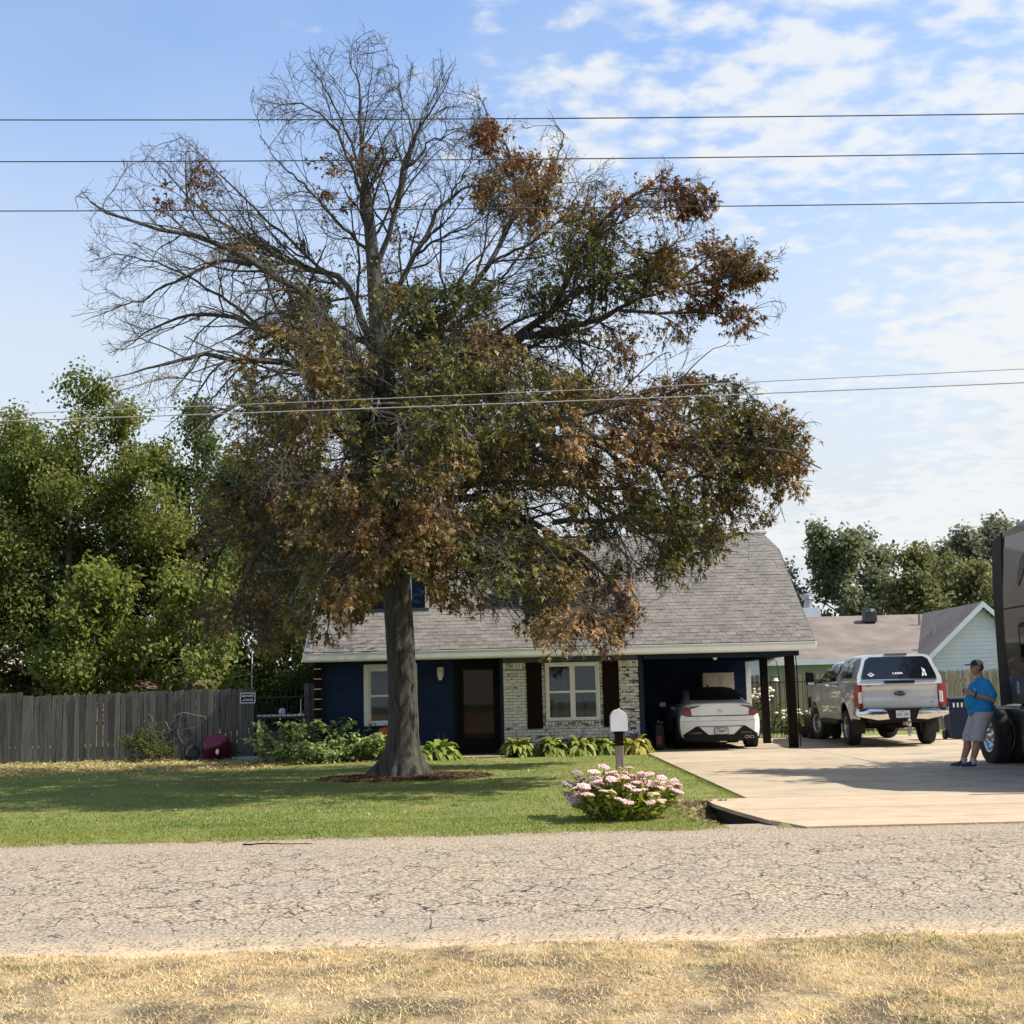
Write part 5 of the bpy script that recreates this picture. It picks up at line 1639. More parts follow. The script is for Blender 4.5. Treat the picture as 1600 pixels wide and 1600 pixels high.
# mailbox
MX, MY = 1.175, 15.05
m_mbox = mat('mailbox white', (0.80, 0.80, 0.80), (0.72, 0.72, 0.72), 5, .35, c3=(.55, .53, .50), s3=3, l3=.62, h3=.9)
m_mpost = mat('grey mailbox post', (0.17, 0.135, 0.10), (0.27, 0.23, 0.185), 6, .9, stretch=(5, 5, .6), bump=.5, bscale=10, c3=(.09, .055, .04), s3=2.5)
MBX = thing('mailbox', 'white arched mailbox on a weathered wooden post in the sedum', 'mailbox', (MX, MY, 0), R(-2.5), world=False)
arch = [(-.0925, 0), (.0925, 0)] + [(.0925 * math.cos(a), .145 + .0925 * math.sin(a)) for a in np.linspace(0, PI, 12)]
bd = MB().prism(arch, lambda u, v: (u, -.22, v + .97), lambda u, v: (u, .26, v + .97)).build('body', m_mbox, MBX, bevel=.006)
arch2 = [(u * 1.05, v * 1.03 - .003) for u, v in arch]
dr = MB().prism(arch2, lambda u, v: (u, -.236, v + .97), lambda u, v: (u, -.2205, v + .97)).build('door', m_mbox, MBX, bevel=.004)
MB().bb(-.012, .012, -.252, -.237, 1.195, 1.225).build('latch', m_mbox, dr, bevel=.003)
MB().bb(.0935, .098, -.10, -.075, 1.03, 1.20).bb(.0935, .098, -.16, -.1005, 1.15, 1.20).build('flag', mat('flag red', (.45, .03, .02), None, rough=.4), bd)
MB().bb(-.05, .05, -.16, .2, .945, .968).build('bracket_board', m_post, MBX)
MB().bb(-.05, .05, -.05, .05, .80, .944).build('post_top', m_post, MBX, bevel=.006)
MB().bb(-.048, .048, -.048, .048, -.2, .799).build('post', m_mpost, MBX, bevel=.008)

# ------------------------------------------------------------------ things by the fence and porch
m_maroon = mat('maroon plastic', (0.13, 0.008, 0.030), (0.17, 0.012, 0.040), 3, .45)
m_rub = mat('black rubber', (0.012, 0.012, 0.012), (0.022, 0.021, 0.020), 9, .75)
TB = thing('plastic_tub', 'maroon plastic tub leaning upside down against the grey fence', 'tub', (-7.38, 31.85, 0))
rg = []
q = MB()
for i, (t, s) in enumerate(((0, 1.0), (.04, 1.04), (.08, .98), (.35, .90), (.50, .80), (.55, .62))):
    ring = []
    for k in range(20):
        a = 2 * PI * k / 20
        u = .36 * s * math.copysign(abs(math.cos(a)) ** .7, math.cos(a))
        v = .25 * s * math.copysign(abs(math.sin(a)) ** .7, math.sin(a))
        ring.append(q.b.verts.new(Matrix.Translation((-7.38, 31.95, .26)) @ Matrix.Rotation(R(62), 4, 'X') @ Matrix.Rotation(R(20), 4, 'Z') @ Vector((u, v, t - .12))))
    rg.append(ring)
for a, b2 in zip(rg, rg[1:]):
    for k in range(20):
        q.b.faces.new((a[k], a[(k + 1) % 20], b2[(k + 1) % 20], b2[k]))
q.b.faces.new(rg[-1])
q.build('shell', m_maroon, TB, smooth=True)
MB().sph((-7.28, 31.49, .20), .055, (.8, .2, 1.2)).build('label_patch', m_signw, TB)
MB().tube([(-7.1, 31.8, .22), (-6.9, 31.75, .18), (-6.8, 31.8, .16)], .015).build('handle', m_rub, TB)
WH = MB().lathe([(.10, -.04), (.17, -.04), (.19, 0), (.17, .04), (.10, .04), (.10, -.04)], Matrix.Translation((-7.95, 31.75, .19)) @ Matrix.Rotation(R(80), 4, 'X') @ Matrix.Rotation(R(15), 4, 'Y'), 18).build('cart_wheel', m_rub)
tag(WH, 'small black rubber wheel lying left of the maroon tub', 'wheel')
for i, (x, y, sx, sy) in enumerate(((-6.55, 31.9, .95, .30), (-6.35, 31.25, .75, .35))):
    pl = [(x + sx * .5 * math.cos(a) * random.uniform(.88, 1.05), y + sy * .5 * math.sin(a) * random.uniform(.88, 1.05)) for a in np.linspace(0, 2 * PI, 9, endpoint=False)]
    o = MB().prism(pl, lambda u, v: (u, v, .055), lambda u, v: (u, v, -.05)).build('stepping_stone', mat('flagstone', (.25, .25, .25), (.33, .32, .31), 5, .9), bevel=.012)
    tag(o, ('flat grey stone step right at the iron gate', 'flat grey stone step on the lawn in front of the gate step')[i], 'stone', 'stone steps at the gate')
tag(MB().cyl((-7.40, 36.0, 0), (-7.36, 36.0, 3.2), .022, .016, 8).sph((-7.36, 36, 3.22), .03).build('yard_pole', m_white), 'thin white metal pole rising behind the fence near the gate', 'pole')
PT = thing('folding_table', 'white topped folding table behind the iron gate', 'table', (-6.05, 33.6, 0))
MB().bb(-6.75, -5.35, 33.3, 33.95, .98, 1.03).build('tabletop', m_white, PT, bevel=.008)
for x in (-6.6, -5.5):
    for y in (33.4, 33.85):
        MB().cyl((x, y, 0), (x, y, .98), .016, n=8).build('leg', m_white, PT)
tag(MB().sph((-6.08, 33.55, 1.115), .085).build('ball', m_signw, smooth=True), 'white ball on the table behind the gate', 'ball')
tag(MB().cyl((-5.58, 33.45, 1.03), (-5.57, 33.45, 1.42), .018, n=8).cyl((-5.58, 33.45, 1.03), (-5.58, 33.45, 1.05), .07, n=12).build('white_stick', m_signw), 'upright white stick on the table behind the gate', 'stick')
m_tote = mat('grey tote', (.10, .105, .11), (.14, .14, .145), 3, .5)
BX = thing('storage_tote', 'grey plastic tote on the ground under the table behind the gate', 'tote', (-6.2, 33.5, 0))
MB().box((-6.2, 33.5, .34), (.62, .42, .62), taper=(1.12, 1.12)).build('bin', m_tote, BX, bevel=.02)
MB().box((-6.2, 33.5, .675), (.74, .52, .05)).build('lid', m_iron, BX, bevel=.012)
# pumpkin on a stool
ST = thing('stool', 'dark wooden stool behind the oak trunk on the porch side', 'stool', (-3.06, 29.95, 0))
MB().cyl((-3.06, 29.95, .44), (-3.06, 29.95, .48), .17, n=16).build('seat', m_shut, ST)
for a in (.8, 2.4, 3.9, 5.5):
    MB().cyl((-3.06 + .10 * math.cos(a), 29.95 + .10 * math.sin(a), .44), (-3.06 + .15 * math.cos(a), 29.95 + .15 * math.sin(a), 0), .014, n=8).build('leg', m_shut, ST)
PK = thing('pumpkin', 'orange pumpkin on a stool beside the oak trunk', 'pumpkin', (-3.06, 29.95, .48))
q = MB()
rg = []
for i in range(13):
    th = PI * i / 12
    rg.append([q.b.verts.new((-3.06 + .155 * math.sin(th) ** .8 * (1 - .07 * abs(math.sin(5 * 2 * PI * k / 40))) * math.cos(2 * PI * k / 40), 29.95 + .155 * math.sin(th) ** .8 * (1 - .07 * abs(math.sin(5 * 2 * PI * k / 40))) * math.sin(2 * PI * k / 40), .61 + .13 * math.cos(th) - .03 * math.exp(-(th / .35) ** 2))) for k in range(40)])
for a, b2 in zip(rg, rg[1:]):
    for k in range(40):
        q.b.faces.new((a[k], a[(k + 1) % 40], b2[(k + 1) % 40], b2[k]))
bmesh.ops.remove_doubles(q.b, verts=q.b.verts[:], dist=.0005)
q.build('flesh', mat('pumpkin skin', (.62, .13, .015), (.50, .09, .01), 6, .45), PK, smooth=True)
MB().tube([(-3.06, 29.95, .70), (-3.055, 29.945, .75), (-3.03, 29.94, .79)], [.022, .014, .016], 6).build('stem', m_wood, PK)
tag(MB().tube([(-2.3, 29.9, 0), (-2.29, 29.9, .45), (-2.33, 29.9, .88)], [.02, .022, .016]).build('garden_stake', m_cream), 'pale garden stake right of the oak trunk by the navy wall', 'stake')
# fallen stick on the road
c = catmull([(-2.75, 13.05, .0), (-2.55, 13.02, .004), (-2.35, 12.97, .004), (-2.05, 12.98, .0)], 14)
tag(MB().tube([tuple(v + rng.normal(0, .022, 3) * (0, 1, 0) + (0, 0, .004)) for v in c], [.009 - .0004 * i for i in range(14)]).build('fallen_stick', m_post), 'dark fallen stick lying on the road by the lawn edge', 'stick')
# bag and things beside the brick corner in the carport
q = thing('golf_bag', 'small dark bag standing inside the carport by the brick corner', 'bag', (3.35, 30.75, .03))
MB().box((3.35, 30.75, .33), (.26, .24, .6), taper=(.8, .8)).build('bag', m_rub, q, bevel=.04)
MB().bb(3.27, 3.40, 30.615, 30.628, .15, .35).build('pocket', m_maroon, q, bevel=.004)
MB().sph((3.33, 30.68, .68), .035).sph((3.42, 30.72, .66), .03).build('club_head', m_tote, q)

# ------------------------------------------------------------------ neighbouring houses
m_nroof = mat('neighbour shingles', (0.150, 0.122, 0.105), (0.215, 0.180, 0.155), 1.2, .95, bump=.4, bscale=30, world=True, c3=(.11, .09, .08), s3=.7, l3=.5, h3=.75, detail=8)
m_nsid = mat('pale siding', (0.70, 0.76, 0.78), (0.63, 0.70, 0.72), 2, .5, per=.04)
m_ngrn = mat('pale green siding', (0.42, 0.50, 0.46), (0.37, 0.45, 0.41), 2, .6, per=.04)
m_gray = mat('dark roof vent', (.03, .03, .033), (.05, .05, .05), 4, .5)
m_galv = mat('galvanised pipe', (.45, .46, .47), (.35, .36, .37), 8, .35, metal=.8)
NH = thing('neighbour_house', 'low pale neighbour house with brown roof and white front gable', 'house', (13, 46, 0))
MB().bb(8.6, 24.0, 44.55, 44.7, 0, 2.3).bb(8.6, 8.75, 44.7, 53.5, 0, 2.3).bb(23.85, 24, 44.7, 53.5, 0, 2.3).build('wall', m_ngrn, NH)
siding_y(8.6, 13.78, 44.548, .1, 2.28, .19, m_ngrn, NH)
rf = [(43.9, 2.32), (49, 4.05), (54.1, 2.32), (54.1, 2.18), (49, 3.88), (43.9, 2.18)]
NR = MB().prism(rf, lambda a, b2: (8.2, a, b2), lambda a, b2: (24.3, a, b2)).build('roof', m_nroof, NH)
MB().bb(8.2, 13.62, 43.84, 43.895, 2.15, 2.34).build('gutter', m_nsid, NH)
siding = [(13.75, 17.45)]
gx0, gx1, gxm, gz, gzp = 13.85, 17.35, 15.60, 2.32, 3.92
q = MB().prism([(gx0, 0), (gx1, 0), (gx1, gz), (gxm, gzp), (gx0, gz)], lambda a, b2: (a, 43.0, b2), lambda a, b2: (a, 44.5, b2)).build('gable_wall', m_nsid, NH)
z = .3
while z < gzp - .1:
    fr = max(0, (z + .05 - gz) / (gzp - gz))
    a, b2 = gx0 + fr * (gxm - gx0) + .02, gx1 - fr * (gx1 - gxm) - .02
    MB().prism([(0, 0), (-.03, 0), (-.008, .14), (0, .14)], lambda u, v: (a, 42.998 + u, z + v), lambda u, v: (b2, 42.998 + u, z + v)).build('siding_board', m_nsid, q)
    z += .13
for sx in (-1, 1):
    x0 = gx0 - .25 if sx < 0 else gx1 + .25
    zs = gz - .25 * (gzp - gz) / (gxm - gx0)
    MB().prism([(x0, zs + .16), (gxm, gzp + .16), (gxm, gzp + .03), (x0, zs + .03)], lambda a, b2: (a, 42.7, b2), lambda a, b2: (a, 49.0, b2)).build('gable_roof', m_nroof, NH)
    MB().prism([(x0, zs + .17), (gxm, gzp + .17), (gxm, gzp - .02), (x0, zs - .02)], lambda a, b2: (a, 42.64, b2), lambda a, b2: (a, 42.695, b2)).build('rake_board', m_nsid, NH)
MB().bb(11.0, 11.75, 49.2, 49.9, 3.8, 4.42).build('chimney', m_nsid, NR)
MB().cyl((11.35, 49.5, 4.42), (11.35, 49.5, 4.75), .14, n=12).cyl((11.35, 49.5, 4.75), (11.35, 49.5, 4.90), .24, .20, n=12).cyl((11.35, 49.5, 4.90), (11.35, 49.5, 4.98), .22, .05, n=12).build('chimney_cap', m_galv, NR)
MB().box((13.3, 48.1, 3.96), (.45, .45, .42)).cyl((13.3, 48.1, 4.1), (13.3, 48.1, 4.25), .26, .20, n=10).build('roof_vent', m_gray, NR, bevel=.02)
MB().cyl((15.0, 47.6, 3.5), (15.0, 47.6, 3.98), .05, n=8).build('vent_pipe', m_galv, NR)
MB().cyl((14.55, 44.6, 2.8), (14.55, 44.6, 3.48), .05, n=8).build('vent_pipe', m_galv, NR)
LW = MB().bb(5.2, 8.40, 43.3, 43.45, 0, 2.6).build('wing_wall', m_nsid, NH)
z = .2
while z < 2.6:
    MB().prism([(0, 0), (-.03, 0), (-.008, .15), (0, .15)], lambda u, v: (5.2, 43.298 + u, z + v), lambda u, v: (8.38, 43.298 + u, z + v)).build('siding_board', m_nsid, LW)
    z += .14
MB().prism([(5.0, 4.4), (8.7, 2.35), (8.7, 2.5), (5.0, 4.55)], lambda a, b2: (a, 42.9, b2), lambda a, b2: (a, 49, b2)).build('wing_roof', m_nroof, NH)
MB().prism([(5.0, 2.6), (8.38, 2.6), (5.0, 4.38)], lambda a, b2: (a, 43.32, b2), lambda a, b2: (a, 43.44, b2)).build('wing_gable', m_nsid, NH)
MB().prism([(5.0, 4.36), (8.72, 2.30), (8.72, 2.50), (5.0, 4.56)], lambda a, b2: (a, 42.84, b2), lambda a, b2: (a, 42.895, b2)).build('rake_board', m_nsid, NH)
LH = thing('left_neighbour_house', 'tan roofed house half hidden behind the left trees', 'house', (-20, 50, 0))
m_tanr = mat('tan roof', (.42, .34, .26), (.34, .27, .21), 2, .9)
MB().bb(-30, -15.2, 46.5, 54, 0, 2.0).build('wall', mat('brown wall', (.16, .11, .08), (.2, .14, .1), 2, .9), LH)
MB().prism([(46, 1.95), (50.2, 3.6), (54.4, 1.95)], lambda a, b2: (-30.4, a, b2), lambda a, b2: (-14.8, a, b2)).build('roof', m_tanr, LH)
MB().bb(-30.4, -14.8, 45.94, 45.995, 1.82, 2.0).build('fascia', m_shut, LH)
MB().bb(-24, -22.6, 46.44, 46.495, .9, 1.7).build('window', m_glass, LH)
SH = thing('garden_shed', 'low shed with a rusty brown roof behind the grey fence', 'shed', (-9.7, 36.5, 0))
MB().bb(-11.0, -8.7, 35.6, 37.2, 0, 1.72).build('wall', m_shut, SH)
MB().prism([(35.3, 1.70), (36.4, 2.05), (37.5, 1.70)], lambda a, b2: (-11.2, a, b2), lambda a, b2: (-8.5, a, b2)).build('roof', mat('rusty roof', (.14, .06, .045), (.25, .17, .15), 2.5, .7), SH)
MB().bb(-10.3, -9.5, 35.56, 35.595, 0.05, 1.6).build('door', m_wood, SH)

# ------------------------------------------------------------------ overhead lines
m_wire = mat('wire', (.035, .035, .04), None, rough=.5)
m_cable = mat('grey cable', (.30, .30, .30), None, rough=.5)
m_pole = mat('utility pole', (.10, .075, .055), (.15, .115, .085), 5, .9, stretch=(4, 4, .4))
YW = 14.6
PXL, PXR = -31.0, 29.0
def wire(label, zl, zr, xl, xr, y, r, sag):
    """hangs pole to pole through the two heights read at xl and xr"""
    f = lambda x: -sag * (1 - ((x - (PXL + PXR) / 2) / ((PXR - PXL) / 2)) ** 2)
    s = ((zr - f(xr)) - (zl - f(xl))) / (xr - xl)
    pts = [(x, y, (zl - f(xl)) + s * (x - xl) + f(x)) for x in np.linspace(PXL, PXR, 41)]
    o = MB().tube(pts, r, 6).build('overhead_wire', m_wire if zl > 6 else m_cable, smooth=True)
    tag(o, label, 'wire', 'overhead lines along the road')
    return pts[0][2], pts[-1][2]
ends = [wire('topmost of the overhead wires crossing the sky', 8.42, 8.18, -6.06, 6.28, YW, .0072, .55),
        wire('second overhead wire from the top crossing the crown', 7.89, 7.68, -6.04, 6.24, YW, .0068, .55),
        wire('third overhead wire from the top crossing the crown', 7.27, 7.07, -6.02, 6.19, YW, .0065, .55),
        wire('thin upper one of the two low cables in front of the oak', 4.82, 5.01, -2.73, 6.02, YW - .1, .0048, .40),
        wire('lower and thicker of the two low cables in front of the oak', 4.72, 4.87, -4.60, 6.01, YW, .0065, .40)]
for j, px in enumerate((PXL, PXR)):
    U_ = thing('utility_pole', ('wooden utility pole far left along the road', 'wooden utility pole far right along the road')[j], 'pole', (px, YW + .2, 0), group='utility poles')
    MB().cyl((px, YW + .2, -.1), (px, YW + .2, 9.6), .16, .10, 14).build('shaft', m_pole, U_, smooth=True)
    ca = MB().bb(px - .06, px + .06, YW - 1.0, YW + 1.3, ends[0][j] - .30, ends[0][j] - .17).build('crossarm', m_pole, U_)
    for i in range(5):
        yy = (YW, YW, YW, YW - .1, YW)[i]
        MB().cyl((px, yy, ends[i][j] - .16), (px, yy, ends[i][j] + .02), .035, n=8).build('insulator', m_gray, ca if i == 0 else U_)
# ------------------------------------------------------------------ vehicles
def paint(name, c, metal=0.0, rough=.28, flake=None):
    return mat(name, c, flake or tuple(v * .92 for v in c), 3, rough, metal=metal, coat=.8)
m_pw = paint('white car paint', (.88, .90, .92))
m_ps = paint('silver truck paint', (.58, .60, .62), .25, .32)
m_pb = paint('bronze truck paint', (.075, .066, .055), .35, .38)
m_chrome = mat('chrome', (.75, .75, .74), (.62, .62, .6), 6, .16, metal=1.0)
m_alloy = mat('alloy rim', (.55, .55, .55), (.42, .42, .42), 6, .35, metal=.8)
m_tyre = mat('tyre rubber', (.016, .016, .016), (.028, .027, .026), 12, .85, bump=.5, bscale=40)
m_trim = mat('black plastic trim', (.008, .008, .009), (.013, .013, .013), 10, .55, spec=.25)
m_dglass = mat('tinted glass', (.006, .010, .016), (.010, .014, .020), 2, .05, spec=.6)
m_lred = mat('red lamp lens', (.30, .008, .010), (.20, .005, .008), 8, .15, coat=.6)
m_lred2 = mat('dark red lamp lens', (.09, .006, .010), (.05, .004, .006), 8, .12, coat=.6)
m_lwht = mat('clear lamp lens', (.75, .72, .72), (.6, .55, .55), 8, .15, coat=.5)
m_plate = mat('number plate', (.62, .65, .66), (.55, .58, .6), 10, .5)
m_pltx = mat('plate lettering', (.03, .05, .07), None, rough=.6)
m_oval = mat('oval badge blue', (.006, .014, .07), None, rough=.2, coat=.5)
def loft(secs, name, m, parent, sub=2, cap=True):
    """secs: rings of half-profile points (x, y, z), bottom centre to top centre; mirrored."""
    q = MB()
    rings = []
    for s in secs:
        full = [Vector(p) for p in s] + [Vector((-p[0], p[1], p[2])) for p in reversed(s[1:-1])]
        rings.append([q.b.verts.new(p) for p in full])
    n = len(rings[0])
    for a, b2 in zip(rings, rings[1:]):
        for k in range(n):
            q.b.faces.new((a[k], a[(k + 1) % n], b2[(k + 1) % n], b2[k]))
    if cap:
        q.b.faces.new(rings[0][::-1])
        q.b.faces.new(rings[-1])
    o = q.build(name, m, parent, smooth=True)
    if sub:
        md = o.modifiers.new('smooth', 'SUBSURF')
        md.levels = md.render_levels = sub
    return o
def wheel(parent, x, y, r, wdt, rim_r, side, spokes=10, rim=None, dish=0.02, steer=0.0, chrome_dish=False):
    """side -1: outer face towards -X."""
    M = Matrix.Translation((x, y, r)) @ Matrix.Rotation(steer, 4, 'Z') @ Matrix.Rotation(PI / 2 * side, 4, 'Y')
    h = wdt / 2
    T = MB().lathe([(rim_r, -h * .85), (r * .88, -h), (r * .965, -h * .86), (r, -h * .5), (r, h * .5), (r * .965, h * .86), (r * .88, h), (rim_r, h * .85), (rim_r * .96, h * .5), (rim_r * .96, -h * .8), (rim_r, -h * .85)], M, 32).build('wheel', m_tyre, parent, smooth=True)
    rm = rim or m_alloy
    q = MB().lathe([(rim_r * .97, h * .82), (rim_r * 1.0, h * .86), (rim_r * .93, h * .84), (rim_r * .88, h * .60), (rim_r * .86, -h * .3), (rim_r * .95, -h * .5)], M, 28)
    q.lathe([(0, h * .62 - dish), (rim_r * .16, h * .62 - dish), (rim_r * .22, h * .45 - dish), (rim_r * .2, 0)], M, 16)
    for k in range(spokes):
        a = 2 * PI * k / spokes
        L_ = Matrix.Rotation(a, 4, 'Z') @ Matrix.Translation((rim_r * .54, 0, h * .5 - dish))
        vs = bmesh.ops.create_cube(q.b, size=1)['verts']
        bmesh.ops.transform(q.b, matrix=M @ L_ @ Matrix.Diagonal((rim_r * .75, rim_r * (.5 / spokes * 3.0), .03, 1)), verts=vs)
    q.build('rim', rm, T, smooth=False)
    MB().lathe([(0, -h * .1), (rim_r * .85, -h * .1), (rim_r * .85, -h * .2)], M, 20).build('brake_disc', m_trim, T)
    return T

# white sedan, rear towards the road ------------------------------------------
CAR = thing('white_sedan', 'white sedan parked in the carport with its rear to the road', 'car', (4.74, 30.22, .03), R(-.6), world=False)
def carsec(y, w_, zb, zs, wb, zbelt, wr, zr, yo=0):
    return [(0, y, zb), (w_ * .7, y, zb), (w_ * .95, y, zb + .06), (w_, y, zb + .26), (w_ * .99, y, zs), (wb, y, zbelt), (wr + (wb - wr) * .22, y, zbelt + (zr - zbelt) * .75), (wr * .80, y, zr), (0, y, zr + .012)]
cs = [carsec(.10, .80, .30, .78, .72, .98, .60, 1.035), carsec(.16, .86, .26, .82, .78, 1.015, .63, 1.07), carsec(.38, .915, .22, .86, .82, 1.03, .65, 1.085), carsec(.75, .93, .20, .86, .83, 1.03, .63, 1.17),
      carsec(1.25, .93, .19, .86, .845, 1.02, .585, 1.325), carsec(1.75, .93, .19, .85, .855, 1.0, .575, 1.415), carsec(2.4, .93, .19, .84, .86, .98, .59, 1.445), carsec(3.0, .93, .19, .83, .855, .965, .60, 1.40),
      carsec(3.45, .93, .19, .82, .84, .955, .64, 1.21), carsec(3.85, .925, .19, .80, .82, .93, .68, 1.01), carsec(4.35, .90, .20, .74, .78, .84, .62, .90), carsec(4.72, .82, .24, .64, .68, .72, .52, .76), carsec(4.88, .66, .30, .52, .55, .58, .42, .61)]
loft(cs, 'body', m_pw, CAR, 2)
def rear(x, z, off=0.0):
    """curved tail surface of the sedan"""
    ax = abs(x) / .93
    return (x, -.02 + .17 * ax ** 3.2 + .22 * max(0, z - .98) + .06 * max(0, .55 - z) + (.05 * max(0, z - .66) if z < .8 else .05 * .14) - off, z)
bump = [(-.90, .30), (-.93, .50), (-.925, .70), (-.90, .80), (-.80, .775), (.80, .775), (.90, .80), (.925, .70), (.93, .50), (.90, .30), (.80, .20), (-.80, .20)]
BM = MB().panel(bump, lambda x, z: rear(x, z), .10, (0, .22, 0)).build('rear_bumper', m_pw, CAR, smooth=True)
TL = MB().panel([(-.80, .778), (.80, .778), (.78, .93), (.62, 1.02), (.3, 1.045), (-.3, 1.045), (-.62, 1.02), (-.78, .93)], lambda x, z: rear(x, z, .006), .10, (0, .2, 0)).build('boot_lid', m_pw, CAR, smooth=True)
MB().panel([(-.78, .758), (.78, .758), (.78, .776), (-.78, .776)], lambda x, z: rear(x, z, .014), .1, (0, .03, 0)).build('light_bar', m_trim, TL)
for s in (-1, 1):
    tl = [(-.905, .90), (-.87, .80), (-.80, .765), (-.66, .765), (-.685, .93), (-.48, .995), (-.46, 1.012), (-.68, .985), (-.86, .955)]
    poly = [(p[0] * -s, p[1]) for p in tl]
    lp = MB().panel(poly, lambda x, z: rear(x, z, .016), .08, (0, .06, 0)).build('tail_lamp', m_lred2, CAR, smooth=False)
    inner = [(p[0] * -s, p[1]) for p in [(-.86, .89), (-.84, .81), (-.79, .785), (-.68, .785), (-.70, .91)]]
    MB().panel(inner, lambda x, z: rear(x, z, .020), .08, (0, .01, 0)).build('lens', m_lred, lp)
    dp = [(p[0] * -s, p[1]) for p in [(-.58, .525), (-.87, .34), (-.86, .20), (-.32, .20), (-.29, .33), (-.50, .515)]]
    MB().panel(dp, lambda x, z: rear(x, z, .012), .08, (0, .06, 0)).build('diffuser', m_trim, BM)
    MB().panel([(p[0] * -s, p[1]) for p in [(-.74, .36), (-.74, .385), (-.46, .40), (-.46, .36)]], lambda x, z: rear(x, z, .020), .08, (0, .02, 0)).build('reflector', m_lred2, BM)
MB().panel([(-.33, .335), (.33, .335), (.33, .18), (-.33, .18)], lambda x, z: rear(x, z, .010), .1, (0, .08, 0)).build('diffuser', m_trim, BM)
MB().panel([(-.56, .518), (.56, .518), (.56, .532), (-.56, .532)], lambda x, z: rear(x, z, .016), .1, (0, .02, 0)).build('bumper_line', m_trim, BM)
MB().panel([(-.88, .648), (.88, .648), (.88, .655), (-.88, .655)], lambda x, z: rear(x, z, .003), .1, (0, .02, 0)).build('bumper_crease', m_tote, BM)
for x in (.60, .71):
    MB().lathe([(.042, 0), (.052, .0), (.052, .05), (.040, .05), (.040, .0)], Matrix.Translation((x, .06, .275)) @ Matrix.Rotation(PI / 2, 4, 'X') @ Matrix.Diagonal((1, .62, 1, 1)), 18).build('exhaust_tip', m_chrome, BM)
NP = MB().bb(-.160, .160, -.062, -.045, .335, .495).build('number_plate', m_trim, CAR)
MB().bb(-.148, .148, -.066, -.0625, .345, .485).build('plate_face', m_plate, NP)
for z, a, b2 in ((.465, -.12, -.03), (.465, .09, .13), (.425, -.09, .10), (.40, -.06, .05)):
    MB().bb(a, b2, -.0685, -.0665, z - .008, z + .008).build('plate_print', m_pltx, NP)
q = MB()
q.lathe([(.052, 0), (.060, .004), (.052, .008)], Matrix.Translation((0, -.035, .875)) @ Matrix.Rotation(PI / 2, 4, 'X') @ Matrix.Diagonal((1.25, .72, 1, 1)), 24)
q.box((-.028, -.040, .875), (.014, .006, .066), ry=R(16)).box((.028, -.040, .875), (.014, .006, .066), ry=R(16)).box((0, -.040, .875), (.055, .006, .012), ry=R(-14))
q.build('badge', m_chrome, TL)
text('lettering', 'S  O  N  A  T  A', .042, m_alloy, BM, Matrix.Translation((.03, -.022, .71)) @ FRONT)
text('lettering', 'LIMITED', .030, m_tote, BM, Matrix.Translation((-.50, .006, .71)) @ FRONT)
MB().panel([(-.62, 1.10), (.62, 1.10), (.60, 1.17), (.52, 1.37), (.3, 1.405), (-.3, 1.405), (-.52, 1.37), (-.60, 1.17)],
           lambda x, z: (x, .46 + (z - 1.10) * 3.45 + (z - 1.10) ** 2 * 1.2 + .16 * (abs(x) / .62) ** 3, z + .035), .09, (0, .02, -.01)).build('rear_window', m_dglass, CAR, smooth=True)
for s in (-1, 1):
    MB().panel([(1.05, 1.06), (3.55, 1.0), (3.1, 1.30), (2.5, 1.375), (1.9, 1.36), (1.4, 1.24)], lambda u, v: (s * (.868 - (v - .98) * .56), u, v), .15, (-s * .02, 0, 0)).build('side_window', m_dglass, CAR, smooth=True)
    mr = MB().box((s * 1.0, 3.25, 1.02), (.18, .12, .13)).build('door_mirror', m_pw, CAR, bevel=.03)
    for y in (1.02, 3.84):
        wheel(CAR, s * .80, y, .335, .225, .225, s, 10)
        MB().lathe([(.37, -.02), (.385, 0), (.37, .13), (.30, .13)], Matrix.Translation((s * .845, y, .335)) @ Matrix.Rotation(PI / 2 * s, 4, 'Y'), 28).build('wheel_arch', m_trim, CAR, smooth=True)
MB().bb(-.75, .75, .25, 4.6, .17, .21).build('underbody', m_trim, CAR)
MB().box((0, 1.95, 1.475), (.05, .20, .06), taper=(.4, .3)).build('roof_fin', m_trim, CAR)

# silver pickup with camper shell ------------------------------------------------
PU = thing('silver_pickup', 'silver crew cab pickup with a matching camper shell on the driveway', 'pickup', (8.70, 29.35, .03), R(-3.0), world=False)
def arc(cy, cz, r, a0, a1, n=10):
    return [(cy + r * math.cos(a), cz + r * math.sin(a)) for a in np.linspace(a0, a1, n)]
AW = ((1.30, .44), (5.22, .44))
def pside(s):
    def f(u, v):
        fl = sum(.045 * math.exp(-((math.hypot(u - cy, v - cz) - .58) / .16) ** 2) for cy, cz in AW)
        x = .985 - .05 * ((v - 1.05) / .5) ** 2 + fl - .10 * max(0, u - 5.6) ** 1.5
        return (s * x, u, v)
    return f
outl = [(.05, .62), (.02, .88), (.02, 1.44), (.30, 1.465), (2.08, 1.465), (4.5, 1.475), (5.0, 1.40), (5.9, 1.30), (6.12, 1.2), (6.15, .72), (5.82, .62)] + arc(5.22, .44, .57, .25, PI - .25, 14) + [(4.64, .58), (1.90, .58)] + arc(1.30, .44, .57, .25, PI - .25, 14) + [(.70, .62)]
